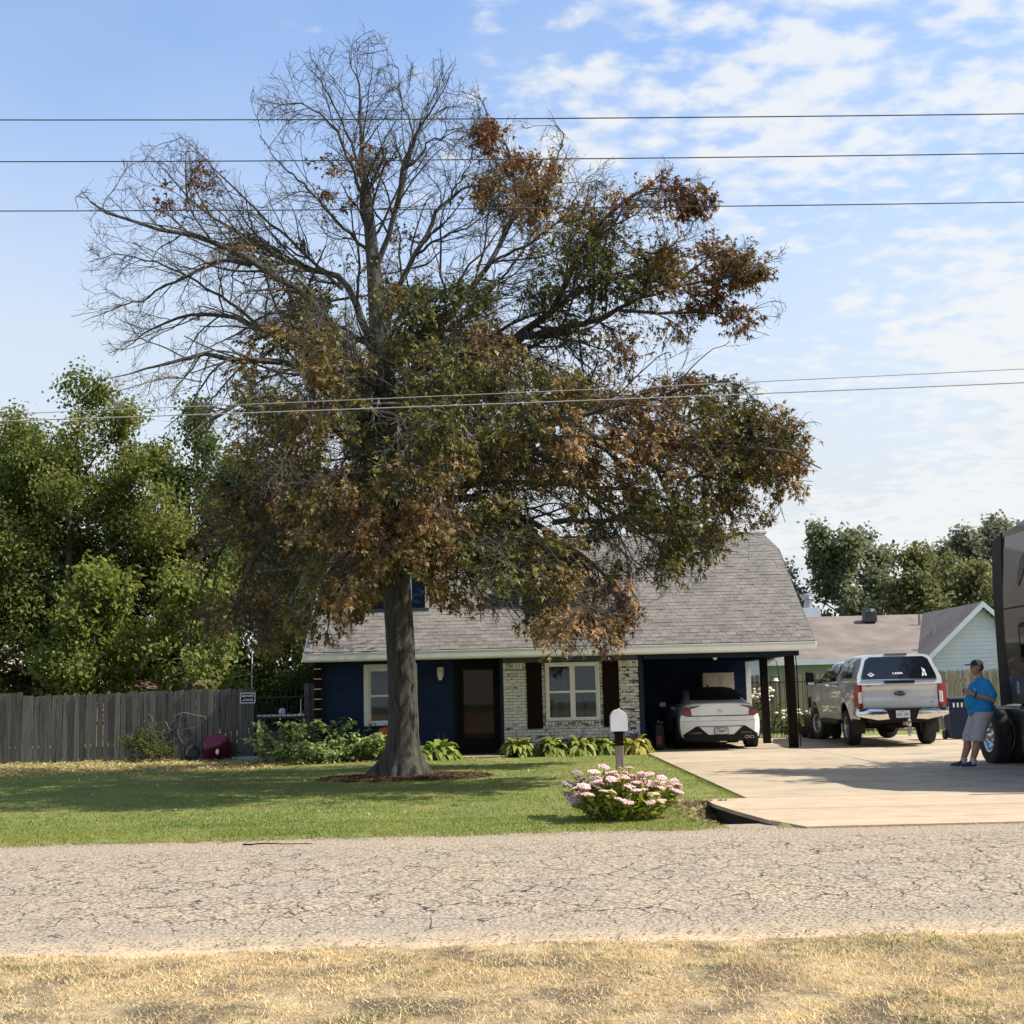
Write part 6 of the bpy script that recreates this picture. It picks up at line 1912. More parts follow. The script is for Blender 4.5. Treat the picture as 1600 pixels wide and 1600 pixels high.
for s in (-1, 1):
    SB = MB().panel(outl, pside(s), .14, (-s * .03, 0, 0)).build('body_side', m_ps, PU, smooth=True)
    for u in (2.09, 3.22, 4.35):
        MB().panel([(u, .64), (u + .012, .64), (u + .012, 1.45), (u, 1.45)], lambda a, b2: tuple(Vector(pside(s)(a, b2)) + Vector((s * .003, 0, 0))), .2).build('door_gap', m_trim, SB)
    for u in (2.45, 3.60):
        MB().box((s * 1.0, u, 1.27), (.03, .20, .035)).build('door_handle', m_chrome, SB, bevel=.01)
    MB().cyl((s * .98, 2.15, .52), (s * .98, 4.5, .52), .06, n=10).build('running_board', m_trim, PU)
    for cy, cz in AW:
        wheel(PU, s * .86, cy, .415, .30, .245, s, 9, m_alloy, .03, steer=R(14) if cy > 3 else 0)
    MB().bb(s * .70, s * .98, .60, .63, .28, .62).build('mud_flap', m_tyre, PU)
MB().bb(-.70, .70, .12, 6.0, .52, .90).build('underbody', m_trim, PU)
MB().cyl((-.7, 1.30, .44), (.7, 1.30, .44), .07, n=10).sph((0, 1.30, .42), .18, (1, .9, .9)).build('rear_axle', m_trim, PU)
MB().cyl((-.7, 5.22, .44), (.7, 5.22, .44), .06, n=10).build('front_axle', m_trim, PU)
TG = MB().panel([(-.84, .87), (.84, .87), (.85, 1.455), (-.85, 1.455)], lambda x, z: (x, .0 + .012 * (x / .85) ** 2 + (.022 if 1.05 < z < 1.33 else 0), z), .08, (0, .08, 0)).build('tailgate', m_ps, PU)
MB().bb(-.34, .34, -.030, .01, 1.415, 1.485).build('tailgate_handle_trim', m_trim, TG, bevel=.012)
bo = MB().lathe([(0, .018), (.115, .014), (.128, .0), (0, 0)], Matrix.Translation((0, -.008, 1.185)) @ Matrix.Rotation(PI / 2, 4, 'X') @ Matrix.Diagonal((1.18, .50, 1, 1)), 28).build('badge', m_chrome, TG, smooth=True)
MB().lathe([(0, .024), (.100, .020), (.104, .0)], Matrix.Translation((0, -.010, 1.185)) @ Matrix.Rotation(PI / 2, 4, 'X') @ Matrix.Diagonal((1.18, .48, 1, 1)), 28).build('badge_field', m_oval, TG, smooth=True)
text('lettering', 'Ford', .085, m_alloy, TG, Matrix.Translation((0, -.036, 1.187)) @ FRONT @ Matrix.Diagonal((1.15, .8, 1, 1)))
text('lettering', 'S U P E R   D U T Y', .085, mat('embossed silver', (.36, .37, .38), None, rough=.4, metal=.5), TG, Matrix.Translation((.03, .004, .98)) @ FRONT @ Matrix.Diagonal((1.25, .7, 1, 1)), .004)
text('lettering', 'LARIAT', .040, m_tote, TG, Matrix.Translation((-.70, -.002, 1.36)) @ FRONT)
text('lettering', 'FX4', .045, m_tote, TG, Matrix.Translation((.70, -.002, .98)) @ FRONT)
for s in (-1, 1):
    lm = MB().panel([(s * .855, .90), (s * 1.02, .90), (s * 1.03, 1.38), (s * .855, 1.40)], lambda x, z: (x, -.012 + .10 * max(0, abs(x) - .93) * 3, z), .06, (0, .10, 0)).build('tail_lamp', m_lred, PU)
    MB().panel([(s * .865, .98), (s * .945, .98), (s * .945, 1.22), (s * .865, 1.24)], lambda x, z: (x, -.018 + .10 * max(0, abs(x) - .93) * 3, z), .06, (0, .01, 0)).build('lens', m_lwht, lm)
    MB().panel([(s * .30, .62), (s * .36, .80), (s * .44, .845), (s * 1.02, .86), (s * 1.03, .72), (s * .95, .68), (s * .55, .60)], lambda x, z: (x, -.16 + .16 * max(0, abs(x) - .7) ** 1.3 + .25 * abs(z - .74), z), .07, (0, .10, 0)).build('bumper_half', m_chrome, PU, smooth=True)
    MB().panel([(s * .97, .70), (s * 1.03, .70), (s * 1.04, .86), (s * .97, .86)], lambda x, z: (x, -.08, z), .07, (0, .34, 0)).build('bumper_end', m_chrome, PU, smooth=True)
BP = MB().bb(-.96, .96, -.13, .10, .79, .87).bb(-.42, .42, -.12, .06, .58, .79).build('bumper_step', m_trim, PU, bevel=.012)
pl = MB().bb(-.155, .155, -.150, -.137, .645, .805).build('number_plate', m_plate, BP)
text('lettering', 'SAZ  05P', .075, m_pltx, pl, Matrix.Translation((0, -.1515, .715)) @ FRONT @ Matrix.Diagonal((.92, 1.15, 1, 1)), .001)
text('lettering', 'Arkansas', .034, m_pltx, pl, Matrix.Translation((0, -.1515, .783)) @ FRONT, .001)
MB().bb(-.05, .05, -.30, -.10, .48, .56).bb(.04, .12, -.36, -.28, .30, .58).sph((.08, -.33, .60), .035).sph((.08, -.37, .50), .035).sph((.08, -.33, .27), .038).cyl((-.03, -.33, .42), (.18, -.33, .42), .018, n=8).build('tow_hitch', m_chrome, PU)
def gsec(y0, sh, zt, wb, wt, zb=1.455, rnd=.10):
    Y = lambda z: y0 + sh * (z - zb)
    pts = [(0, zb - .06), (wb - .03, zb - .06), (wb, zb), (wb - .012, zb + .12), (wt + .055, zt - .20), (wt + .03, zt - .09), (wt - .05, zt - .015), (wt * .5, zt + .018), (0, zt + .03)]
    return [(x, Y(z), z) for x, z in pts]
CS = loft([gsec(.0, .33, 2.06, .95, .76), gsec(.03, .33, 2.06, .955, .765), gsec(.35, .2, 2.085, .965, .78), gsec(1.2, 0, 2.09, .965, .78), gsec(2.04, 0, 2.06, .965, .77), gsec(2.08, 0, 2.05, .96, .765)], 'camper_shell', m_ps, PU, 0)
CBN = loft([gsec(2.12, 0, 1.97, .94, .72), gsec(2.15, .02, 1.98, .955, .735), gsec(2.9, 0, 2.0, .96, .745), gsec(3.75, -.25, 2.0, .96, .74), gsec(4.45, -1.0, 1.96, .95, .70), gsec(4.78, -1.35, 1.92, .93, .66)], 'cab', m_ps, PU, 0)
MB().prism([(4.45, 1.38), (4.8, 1.455), (5.6, 1.41), (6.05, 1.28), (6.1, 1.0), (4.45, 1.0)], lambda a, b2: (-.90, a, b2), lambda a, b2: (.90, a, b2)).build('hood', m_ps, PU, bevel=.05, seg=2)
MB().bb(-.86, .86, 6.08, 6.16, .85, 1.22).build('grille', m_chrome, PU, bevel=.02)
MB().bb(-1.0, 1.0, 6.08, 6.26, .58, .82).build('front_bumper', m_chrome, PU, bevel=.04)
RG = MB().panel([(-.84, 1.485), (.84, 1.485), (.83, 1.60), (.70, 1.96), (.60, 2.02), (-.60, 2.02), (-.70, 1.96), (-.83, 1.60)], lambda x, z: (x, .0 + .33 * (z - 1.455) - .012, z), .2, (0, .012, 0)).build('rear_hatch_glass', m_dglass, CS)
HG = lambda x, z: Matrix.Translation((x, .33 * (z - 1.455) - .016, z)) @ Matrix.Rotation(math.atan(1 / .33) , 4, 'X')
MB().panel([(-.84, 1.49), (.84, 1.49), (.84, 1.51), (-.84, 1.51)], lambda x, z: (x, .33 * (z - 1.455) - .026, z), .3, (0, .012, 0)).build('hatch_rail', m_chrome, CS)
text('lettering', 'LEER', .075, m_signw, RG, HG(-.02, 1.64) @ Matrix.Diagonal((1.5, .8, 1, 1)), .001, True)
def decal(polys, name, m):
    q = MB()
    for poly in polys:
        q.prism(poly, lambda x, z: (x, .33 * (z - 1.455) - .017, z), lambda x, z: (x, .33 * (z - 1.455) - .013, z))
    return q.build(name, m, RG)
decal([[(-.045, 1.695), (.005, 1.695), (-.02, 1.735)]], 'decal', m_lred)
decal([[(-.70, 1.62), (-.62, 1.67), (-.62, 1.655), (-.67, 1.62)], [(-.62, 1.67), (-.54, 1.62), (-.57, 1.62), (-.62, 1.655)], [(-.54, 1.62), (-.62, 1.57), (-.62, 1.585), (-.57, 1.62)], [(-.62, 1.57), (-.70, 1.62), (-.67, 1.62), (-.62, 1.585)], [(-.645, 1.60), (-.595, 1.60), (-.605, 1.62), (-.635, 1.62)]], 'decal', m_signw)
decal([[(.545, 1.66), (.60, 1.66), (.61, 1.70), (.585, 1.735), (.555, 1.73)], [(.545, 1.70), (.53, 1.76), (.545, 1.76), (.56, 1.72)], [(.54, 1.66), (.52, 1.57), (.555, 1.57), (.57, 1.63)], [(.575, 1.63), (.595, 1.57), (.63, 1.575), (.61, 1.66)]], 'decal', m_signw)
for s in (-1, 1):
    sd = lambda u, v: (s * (float(np.interp(v, [1.455, 1.575, 1.89, 2.0], [.965, .953, .838, .812])) + .012), u, v)
    MB().panel([(.50, 1.56), (1.85, 1.56), (1.80, 1.88), (.72, 1.88)], sd, .09, (-s * .01, 0, 0)).build('side_window', m_dglass, CS)
    MB().panel([(1.15, 1.56), (1.19, 1.56), (1.19, 1.88), (1.15, 1.88)], lambda u, v: (s * (float(np.interp(v, [1.455, 1.575, 1.89, 2.0], [.965, .953, .838, .812])) + .018), u, v), .3, (-s * .01, 0, 0)).build('window_bar', m_trim, CS)
    sc = lambda u, v: (s * (float(np.interp(v, [1.455, 1.575, 1.80, 1.91], [.960, .948, .805, .780])) + .014), u, v)
    MB().panel([(2.42, 1.50), (3.16, 1.50), (3.16, 1.86), (2.50, 1.86)], sc, .09, (-s * .01, 0, 0)).build('side_window', m_dglass, CBN)
    MB().panel([(3.26, 1.50), (4.45, 1.50), (4.05, 1.84), (3.26, 1.86)], sc, .09, (-s * .01, 0, 0)).build('side_window', m_dglass, CBN)
    mr = MB().box((s * 1.26, 4.28, 1.60), (.22, .13, .36)).build('door_mirror', m_trim, PU, bevel=.035)
    MB().cyl((s * .95, 4.36, 1.50), (s * 1.2, 4.30, 1.50), .03, n=8).cyl((s * .95, 4.36, 1.56), (s * 1.2, 4.30, 1.56), .02, n=8).build('mirror_arm', m_trim, mr)
    MB().box((s * 1.26, 4.21, 1.455), (.17, .03, .07)).build('mirror_lamp', m_chrome, mr, bevel=.01)
MB().bb(-.25, .25, .17, .21, 2.06, 2.095).build('brake_lamp', m_tote, CS)

# bronze semi tractor, nose to the road ---------------------------------------------
SM = thing('semi_truck', 'bronze sleeper cab semi tractor at the right edge of the driveway', 'truck', (9.4, 19.5, 0))
LX, RXs = 8.13, 10.63
def roofz(y):
    return 3.88 + .30 * sstep(21.5, 18.6, np.array(y)).item()
pts = [(21.30, 1.06), (21.30, 3.86)] + [(y, roofz(y)) for y in np.linspace(21.1, 17.6, 9)] + [(16.9, 3.7), (16.5, 2.9), (16.35, 2.2), (16.3, 1.06)]
def sleep_x(s):
    return lambda u, v: ((LX if s < 0 else RXs) + (-s) * (.05 * max(0, v - 2.9) ** 1.5 + .02 * math.sin(v * 2.2) + (.25 * max(0, 17.6 - u))), u, v)
for s in (-1, 1):
    SP = MB().panel(pts, sleep_x(s), .22, (-s * .04, 0, 0)).build('sleeper_side', m_pb, SM, smooth=True)
    ex = LX if s < 0 else RXs
    MB().panel([(21.31, 1.06), (21.78, 1.02), (21.72, 3.80), (21.31, 3.86)], lambda u, v: (ex + (-s) * (.05 * max(0, v - 2.9) ** 1.5), u, v), .3, (-s * .03, 0, 0)).build('rear_fairing', m_trim, SM)
    off = lambda d: (lambda u, v: tuple(Vector(sleep_x(s)(u, v)) + Vector((s * d, 0, 0))))
    MB().panel([(16.5, 2.60), (21.29, 2.60), (21.29, 2.625), (16.5, 2.625)], off(.006), .3, (-s * .01, 0, 0)).build('seam', m_trim, SP)
    wn_ = MB().panel([(20.35, 1.75), (20.45, 1.70), (20.60, 1.70), (20.70, 1.75), (20.70, 2.30), (20.60, 2.36), (20.45, 2.36), (20.35, 2.30)], off(.012), .2, (-s * .01, 0, 0)).build('sleeper_window', m_trim, SP)
    MB().panel([(20.42, 1.80), (20.63, 1.80), (20.63, 2.28), (20.42, 2.28)], off(.018), .2, (-s * .006, 0, 0)).build('pane', m_dglass, wn_)
    MB().panel([(20.68, 3.02), (20.62, 2.94), (20.40, 3.15), (20.25, 3.45), (20.30, 3.52), (20.55, 3.35)], off(.012), .2, (-s * .01, 0, 0)).build('roof_window', m_dglass, SP)
    MB().panel([(20.30, 2.42), (20.80, 2.42), (20.85, 2.46), (20.30, 2.50)], off(.030), .2, (-s * .03, 0, 0)).build('drip_rail', m_pb, SP)
    MB().panel([(19.0, 1.10), (20.62, 1.10), (20.62, 1.62), (19.0, 1.62)], off(.014), .2, (-s * .012, 0, 0)).build('luggage_door', m_pb, SP)
    MB().panel([(20.50, 1.50), (20.60, 1.50), (20.60, 1.54), (20.50, 1.54)], off(.026), .2, (-s * .02, 0, 0)).build('latch', m_chrome, SP)
    MB().panel([(20.40, 1.22), (20.62, 1.22), (20.62, 1.36), (20.40, 1.36)], off(.022), .2, (-s * .01, 0, 0)).build('vent', m_chrome, SP)
    MB().panel([(20.98, 1.22), (21.04, 1.22), (21.02, 1.42), (20.96, 1.42)], off(.016), .2, (-s * .02, 0, 0)).build('grab_handle', m_chrome, SP)
    TKX = ex + (-s) * .28
    sk = MB().bb(ex + s * .0, ex + (-s) * .5, 16.6, 21.0, .24, .93).build('side_skirt', m_trim, SM, bevel=.03)
    MB().bb(ex + s * .012, ex + s * .002, 17.2, 20.9, .50, .53).build('step', m_tote, sk)
    for cy in (22.62,):
        for xo in (0.17, 0.52):
            T = wheel(SM, ex + (-s) * xo, cy, .51, .27, .29, s, 0, m_chrome, .0)
            if xo < .2:
                M = Matrix.Translation((ex + (-s) * xo, cy, .51)) @ Matrix.Rotation(PI / 2 * s, 4, 'Y')
                MB().lathe([(.29, .12), (.27, .10), (.22, -.02), (.13, -.05), (.12, .10), (.06, .15), (0, .15)], M, 28).build('hub_dish', m_chrome, T, smooth=True)
    wheel(SM, ex + (-s) * .17, 15.2, .51, .28, .29, s, 8, m_chrome, .0)
    MB().lathe([(.60, -.3), (.64, -.3), (.64, .3), (.60, .3)], Matrix.Translation((ex + (-s) * .32, 15.2, .55)) @ Matrix.Rotation(PI / 2 * s, 4, 'Y'), 28).build('front_fender', m_pb, SM, smooth=True)
    MB().box((ex + s * .22, 16.3, 2.2), (.16, .12, .75)).build('door_mirror', m_pb, SM, bevel=.04)
    MB().panel([(16.5, 2.0), (17.5, 2.0), (17.5, 2.75), (16.8, 2.75)], off(.012), .2, (-s * .01, 0, 0)).build('door_window', m_dglass, SP)
MB().prism([(u, v) for u, v in pts[1:-3]] + [(16.9, 3.5), (21.25, 3.7)], lambda a, b2: (LX + .06, a, b2 - .012), lambda a, b2: (RXs - .06, a, b2 - .012)).build('roof_fairing', m_pb, SM)
MB().bb(LX + .05, RXs - .05, 21.22, 21.27, 1.06, 3.8).build('sleeper_back', m_trim, SM)
MB().bb(8.95, 9.15, 14.6, 23.4, .75, 1.0).bb(9.65, 9.85, 14.6, 23.4, .75, 1.0).build('frame_rail', m_trim, SM)
MB().bb(LX + .02, RXs - .02, 21.05, 22.05, .97, 1.03).build('deck_plate', m_galv, SM, bevel=.006)
MB().cyl((9.4, 22.7, 1.03), (9.4, 22.7, 1.12), .50, n=20).build('fifth_wheel', m_trim, SM)
MB().bb(8.7, 10.06, 14.9, 22.9, .45, .74).build('axle_beam', m_trim, SM)
loft([[(x * k, y, z0 + (z - z0) * k2) for x, z in ((0, .55), (.9, .55), (1.0, .8), (1.0, 1.5), (.85, 1.85), (.4, 1.95), (0, 1.97))] for y, k, k2, z0 in ((16.6, 1.08, 1.05, .55), (15.8, 1.02, .98, .55), (14.8, .92, .88, .55), (14.35, .8, .78, .58), (14.25, .72, .7, .6))], 'hood', m_pb, SM, 1).location = (9.38, 0, 0)
MB().bb(8.75, 10.0, 14.18, 14.24, .75, 1.55).build('grille', m_chrome, SM, bevel=.02)
MB().bb(8.2, 10.55, 14.05, 14.3, .38, .72).build('front_bumper', m_chrome, SM, bevel=.05)
MB().panel([(-1.05, 1.95), (1.05, 1.95), (.95, 2.85), (-.95, 2.85)], lambda x, z: (9.38 + x, 16.32 + .42 * (z - 1.95) + .12 * x * x, z), .3, (0, .02, 0)).build('windscreen', m_dglass, SM, smooth=True)
MB().panel([(-1.12, 2.87), (1.12, 2.87), (1.0, 3.72), (-1.0, 3.72)], lambda x, z: (9.38 + x, 16.70 + .42 * (z - 2.87) + .12 * x * x, z), .3, (0, .05, 0)).build('cab_brow', m_pb, SM, smooth=True)
MB().panel([(-1.15, 1.0), (1.15, 1.0), (1.1, 1.97), (-1.1, 1.97)], lambda x, z: (9.38 + x, 16.36 + .10 * x * x, z), .3, (0, .05, 0)).build('firewall', m_trim, SM)
MB().bb(LX + .12, RXs - .12, 16.9, 21.2, 1.02, 1.06).build('cab_floor', m_trim, SM)

# blue wheeled bin -----------------------------------------------------------------
m_bin = mat('blue bin plastic', (.006, .015, .042), (.008, .020, .052), 4, .5, spec=.25)
BN = thing('wheeled_bin', 'dark blue wheeled rubbish bin between the pickup and the standing man', 'bin', (11.05, 32.6, .03))
MB().box((11.05, 32.6, .52), (.44, .50, .94), taper=(1.28, 1.28)).build('bin_body', m_bin, BN, bevel=.02)
ld = MB().box((11.05, 32.6, 1.03), (.62, .72, .07)).build('lid', m_bin, BN, bevel=.03)
MB().bb(10.78, 11.32, 32.3, 32.7, 1.066, 1.072).build('lid_panel', m_tote, ld)
for k in range(4):
    MB().bb(10.86 + k * .10, 10.90 + k * .10, 32.272, 32.285, .82, .93).build('rib', m_signw, BN)
MB().bb(10.92, 11.18, 32.325, 32.345, .50, .56).build('grip', m_tote, BN)
for x in (10.80, 11.30):
    MB().cyl((x - .03, 32.86, .13), (x + .03, 32.86, .13), .12, n=16).build('wheel', m_tyre, BN)
# riding mower behind the pickup nose
RM = thing('riding_mower', 'red riding mower with a lime green strip behind the carport post', 'mower', (8.25, 35.7, .03))
m_lime = mat('lime strip', (.45, .70, .15), None, rough=.5)
m_red = mat('mower red', (.07, .010, .010), (.05, .008, .008), 4, .5)
MB().box((8.3, 35.6, .50), (.62, 1.3, .34)).build('body', m_red, RM, bevel=.05)
MB().box((8.3, 35.3, .75), (.52, .55, .20)).build('engine_cover', m_trim, RM, bevel=.05)
MB().bb(8.0, 8.6, 34.93, 34.95, .86, .92).build('strip', m_lime, RM)
MB().box((8.3, 35.9, .95), (.42, .12, .40)).box((8.3, 35.7, .80), (.42, .40, .10)).build('seat', m_trim, RM, bevel=.03)
MB().cyl((8.05, 35.0, .9), (8.05, 35.0, 1.35), .02, n=8).cyl((8.5, 35.0, .9), (8.5, 35.0, 1.3), .02, n=8).bb(8.0, 8.55, 34.98, 35.02, 1.28, 1.32).build('roll_bar', m_galv, RM)
for x in (7.98, 8.62):
    for y, r in ((35.15, .24), (36.05, .17)):
        MB().lathe([(r * .5, -.08), (r * .95, -.09), (r, 0), (r * .95, .09), (r * .5, .08), (r * .5, -.08)], Matrix.Translation((x, y, r)) @ Matrix.Rotation(PI / 2, 4, 'Y'), 18).build('wheel', m_tyre, RM, smooth=True)
# shepherd's hook with a white lantern
SHK = thing('garden_hook', 'thin black garden hook with a white lantern by the roses', 'lantern hook', (7.5, 36.9, 0))
MB().tube([(7.50, 36.9, 0), (7.50, 36.9, 1.9), (7.46, 36.9, 2.15), (7.38, 36.9, 2.22), (7.30, 36.9, 2.15)], .012, 6).build('hook', m_iron, SHK)
MB().cyl((7.40, 36.9, 1.60), (7.40, 36.9, 1.68), .10, .06, 10).build('lantern', m_signw, SHK)
# ------------------------------------------------------------------ the man leaning on the truck
def blob(name, caps, balls, m, parent, voxel=.008, smooth=4):
    """Tapered limbs and swellings fused into ONE continuous skin."""
    q = MB()
    for p0, p1, r0, r1 in caps:
        q.cyl(p0, p1, r0, r1, 16)
        q.sph(p0, r0, u=14, v=10)
        q.sph(p1, r1, u=14, v=10)
    for c, rad in balls:
        q.sph(c, 1.0, rad, 20, 14)
    o = q.build('tmp_blob', None)
    md = o.modifiers.new('r', 'REMESH')
    md.mode = 'VOXEL'
    md.voxel_size = voxel
    ms = o.modifiers.new('s', 'SMOOTH')
    ms.factor = .5
    ms.iterations = smooth
    mdc = o.modifiers.new('d', 'DECIMATE')
    mdc.ratio = .35
    dg = bpy.context.evaluated_depsgraph_get()
    me = bpy.data.meshes.new_from_object(o.evaluated_get(dg))
    bpy.data.objects.remove(o)
    me.materials.clear()
    return finish(name, me, m, parent, True)
m_skin = mat('skin', (.36, .175, .115), (.42, .215, .145), 14, .55)
m_shirt = mat('bright blue shirt', (.010, .215, .50), (.012, .25, .56), 5, .85, bump=.35, bscale=7, bdist=.03)
m_short = mat('pale grey shorts', (.46, .43, .42), (.38, .36, .36), 9, .9, bump=.4, bscale=8, bdist=.03, c3=(.24, .24, .27), s3=6, l3=.60, h3=.72)
m_shoe = mat('navy shoe', (.020, .026, .045), (.035, .042, .065), 30, .8)
m_sock = mat('grey sock', (.45, .44, .44), None, rough=.9)
m_cap = mat('grey mesh cap', (.26, .23, .20), (.33, .30, .27), 60, .85)
m_capd = mat('dark cap front', (.018, .022, .035), (.03, .034, .05), 20, .8)
m_hair = mat('short dark hair', (.06, .04, .03), (.09, .06, .045), 40, .9)
m_eye = mat('dark eye', (.02, .015, .012), None, rough=.2)
PXo, PYo = 7.78, 21.80
MAN = thing('person', 'man in a bright blue shirt, pale shorts and cap leaning on the truck', 'person', (7.5, 21.8, .03))
def P(dx, dy, z):
    return (PXo + dx, PYo + dy, z)
ln, rn = -.10, .11          # near leg (towards the road) and far leg
caps = [  # legs
    (P(-.02, ln, .90), P(-.13, ln - .01, .50), .105, .068), (P(-.13, ln - .01, .50), P(-.14, ln - .01, .36), .064, .068), (P(-.14, ln - .01, .36), P(-.23, ln - .01, .11), .066, .042),
    (P(-.02, rn, .90), P(-.20, rn, .50), .105, .068), (P(-.20, rn, .50), P(-.21, rn, .36), .064, .068), (P(-.21, rn, .36), P(-.31, rn, .11), .066, .042),
    # pelvis, trunk, neck
    (P(.02, -.07, .95), P(.02, .07, .95), .155, .155), (P(.02, 0, .98), P(.05, 0, 1.20), .17, .175), (P(.05, -.08, 1.22), P(.06, .08, 1.32), .15, .15),
    (P(.07, -.15, 1.40), P(.07, .15, 1.40), .075, .075), (P(.06, 0, 1.40), P(.03, 0, 1.56), .070, .062),
    # near arm
    (P(.07, -.20, 1.385), P(.15, -.255, 1.13), .062, .050), (P(.15, -.255, 1.13), P(-.04, -.235, 1.185), .049, .040), (P(-.04, -.235, 1.185), P(-.16, -.19, 1.225), .040, .028),
    # far arm
    (P(.07, .20, 1.385), P(.13, .26, 1.13), .062, .050), (P(.13, .26, 1.13), P(-.05, .20, 1.20), .048, .038), (P(-.05, .20, 1.20), P(-.16, .06, 1.245), .038, .028),
    # palms
    (P(-.17, -.185, 1.232), P(-.215, -.165, 1.255), .032, .030), (P(-.17, .05, 1.25), P(-.21, .02, 1.265), .032, .030),
]
def hand(cx, cy, cz, s):
    out = []
    for k, ln_ in enumerate((.050, .058, .054, .042)):
        zz_ = cz + .026 - k * .018
        a = P(cx, cy + s * .004 * k, zz_)
        b2 = P(cx - ln_ * .8, cy - s * .012, zz_ + .012)
        c = P(cx - ln_ * .95, cy - s * .045, zz_ + .020)
        out += [(a, b2, .0105, .0095), (b2, c, .0095, .008)]
    out += [(P(cx + .025, cy + s * .005, cz + .025), P(cx - .005, cy - s * .03, cz + .050), .013, .011), (P(cx - .005, cy - s * .03, cz + .050), P(cx - .035, cy - s * .04, cz + .062), .011, .009)]
    return out
caps += hand(-.222, -.165, 1.26, -1) + hand(-.218, .02, 1.268, 1)
hx, hz = .00, 1.665
balls = [(P(hx + .012, 0, hz + .02), (.098, .078, .105)), (P(hx - .022, 0, hz - .055), (.070, .062, .065)), (P(hx - .055, 0, hz - .085), (.038, .036, .028)), (P(hx - .098, 0, hz - .012), (.022, .014, .020)), (P(hx - .088, 0, hz + .012), (.016, .011, .030)),
         (P(hx - .078, 0, hz + .035), (.022, .055, .013)), (P(hx - .086, 0, hz - .050), (.012, .026, .009)), (P(hx - .083, 0, hz - .066), (.013, .022, .009)),
         (P(hx + .015, -.080, hz - .005), (.020, .010, .032)), (P(hx + .015, .080, hz - .005), (.020, .010, .032)), (P(-.06, 0, 1.09), (.15, .16, .15)), (P(-.24, ln - .01, .06), (.09, .045, .035)), (P(-.32, rn, .06), (.09, .045, .035))]
blob('body', caps, balls, m_skin, MAN, .0065, 3)
for s in (-1, 1):
    MB().sph(P(hx - .083, s * .030, hz + .014), .009).build('eye', m_eye, MAN)
# shirt
sc_ = [(P(.02, -.07, .985), P(.02, .07, .985), .185, .185), (P(.02, -.03, 1.0), P(.05, -.03, 1.2), .195, .20), (P(.02, .03, 1.0), P(.05, .03, 1.2), .195, .20), (P(.05, -.10, 1.22), P(.06, -.10, 1.34), .155, .135), (P(.05, .10, 1.22), P(.06, .10, 1.34), .155, .135),
       (P(.07, -.15, 1.405), P(.07, .15, 1.405), .085, .085), (P(.06, 0, 1.40), P(.045, 0, 1.475), .085, .072),
       (P(.07, -.195, 1.395), P(.13, -.25, 1.205), .082, .086), (P(.07, .195, 1.395), P(.11, .25, 1.205), .082, .086)]
blob('shirt', sc_, [(P(-.065, 0, 1.09), (.185, .185, .17)), (P(.0, 0, .93), (.205, .20, .10)), (P(.10, 0, 1.30), (.12, .17, .14)), (P(.0, 0, 1.28), (.175, .20, .17))], m_shirt, MAN, .010, 6)
text('shirt_print', 'Δ', .06, m_signw, MAN, Matrix.Translation(P(-.120, -.160, 1.300)) @ Matrix.Rotation(R(-38), 4, 'Z') @ FRONT, .001)
# shorts
so = [(P(.02, -.07, .92), P(.02, .07, .92), .178, .178), (P(-.01, ln, .86), P(-.105, ln - .015, .52), .138, .118), (P(-.01, rn, .86), P(-.165, rn, .52), .138, .118), (P(-.105, ln - .015, .52), P(-.112, ln - .015, .47), .118, .120), (P(-.165, rn, .52), P(-.172, rn, .47), .118, .120)]
sh = blob('shorts', so, [], m_short, MAN, .010, 4)
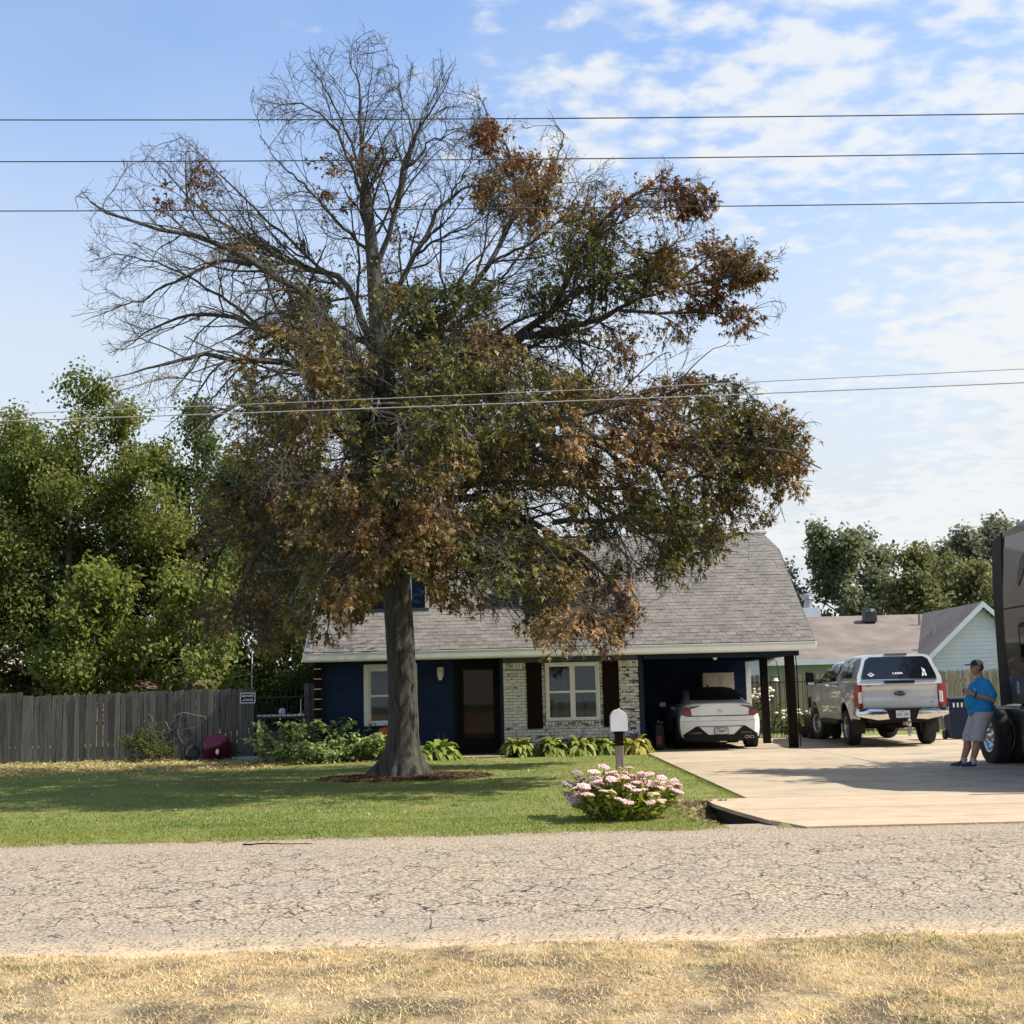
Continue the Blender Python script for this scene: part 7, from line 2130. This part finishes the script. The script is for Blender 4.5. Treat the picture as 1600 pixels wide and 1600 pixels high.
# trim the rounded hems flat
bmh = bmesh.new()
bmh.from_mesh(sh.data)
bmesh.ops.bisect_plane(bmh, geom=bmh.verts[:] + bmh.edges[:] + bmh.faces[:], plane_co=(0, 0, .455), plane_no=(0, 0, -1), clear_outer=True)
bmh.to_mesh(sh.data)
bmh.free()
for ax, yy in ((-.235, ln - .01), (-.315, rn)):
    MB().cyl(P(ax + .005, yy, .075), P(ax + .035, yy, .165), .050, .056, 16).build('sock', m_sock, MAN, smooth=True)
    sho = blob('shoe', [(P(ax + .03, yy, .062), P(ax - .05, yy, .062), .050, .052), (P(ax - .05, yy, .058), P(ax - .175, yy - .005, .045), .050, .040)], [(P(ax + .005, yy, .10), (.055, .046, .045))], m_shoe, MAN, .008, 3)
    MB().box(P(ax - .07, yy, .038), (.29, .095, .022)).build('sole', m_sock, sho, bevel=.010)
# cap
cp_ = MB()
cp_.sph(P(hx + .014, 0, hz + .045), 1.0, (.112, .092, .095), 22, 14)
bmesh.ops.bisect_plane(cp_.b, geom=cp_.b.verts[:] + cp_.b.edges[:] + cp_.b.faces[:], plane_co=P(hx, 0, hz + .045), plane_no=(.16, 0, -1), clear_outer=True)
CP = cp_.build('cap', m_cap, MAN, smooth=True)
cf = MB()
cf.sph(P(hx + .012, 0, hz + .046), 1.0, (.114, .0945, .097), 22, 14)
bmesh.ops.bisect_plane(cf.b, geom=cf.b.verts[:] + cf.b.edges[:] + cf.b.faces[:], plane_co=P(hx, 0, hz + .047), plane_no=(.16, 0, -1), clear_outer=True)
bmesh.ops.bisect_plane(cf.b, geom=cf.b.verts[:] + cf.b.edges[:] + cf.b.faces[:], plane_co=P(hx + .005, 0, hz), plane_no=(1, 0, .25), clear_outer=True)
cf.build('front_panel', m_capd, CP, smooth=True)
MB().panel([(-.20, 0), (-.185, .055), (-.14, .085), (-.06, .09), (-.06, -.09), (-.14, -.085), (-.185, -.055)], lambda u, v: P(hx + u, v, hz + .062 + .12 * (u + .06) * .35 - 2.2 * v * v), .03, (0, 0, .006)).build('brim', m_capd, CP, smooth=True)
hr = MB()
hr.sph(P(hx + .022, 0, hz + .012), 1.0, (.098, .083, .095), 18, 12)
bmesh.ops.bisect_plane(hr.b, geom=hr.b.verts[:] + hr.b.edges[:] + hr.b.faces[:], plane_co=P(hx + .03, 0, hz), plane_no=(-1, 0, .35), clear_outer=True)
hr.build('hair', m_hair, MAN, smooth=True)
MB().lathe([(.036, -.014), (.041, -.014), (.041, .014), (.036, .014), (.036, -.014)], Matrix.Translation(P(-.12, -.205, 1.212)) @ Vector((-.12, .045, .04)).to_track_quat('Z', 'Y').to_matrix().to_4x4(), 18).build('wristwatch', m_trim, MAN, smooth=True)
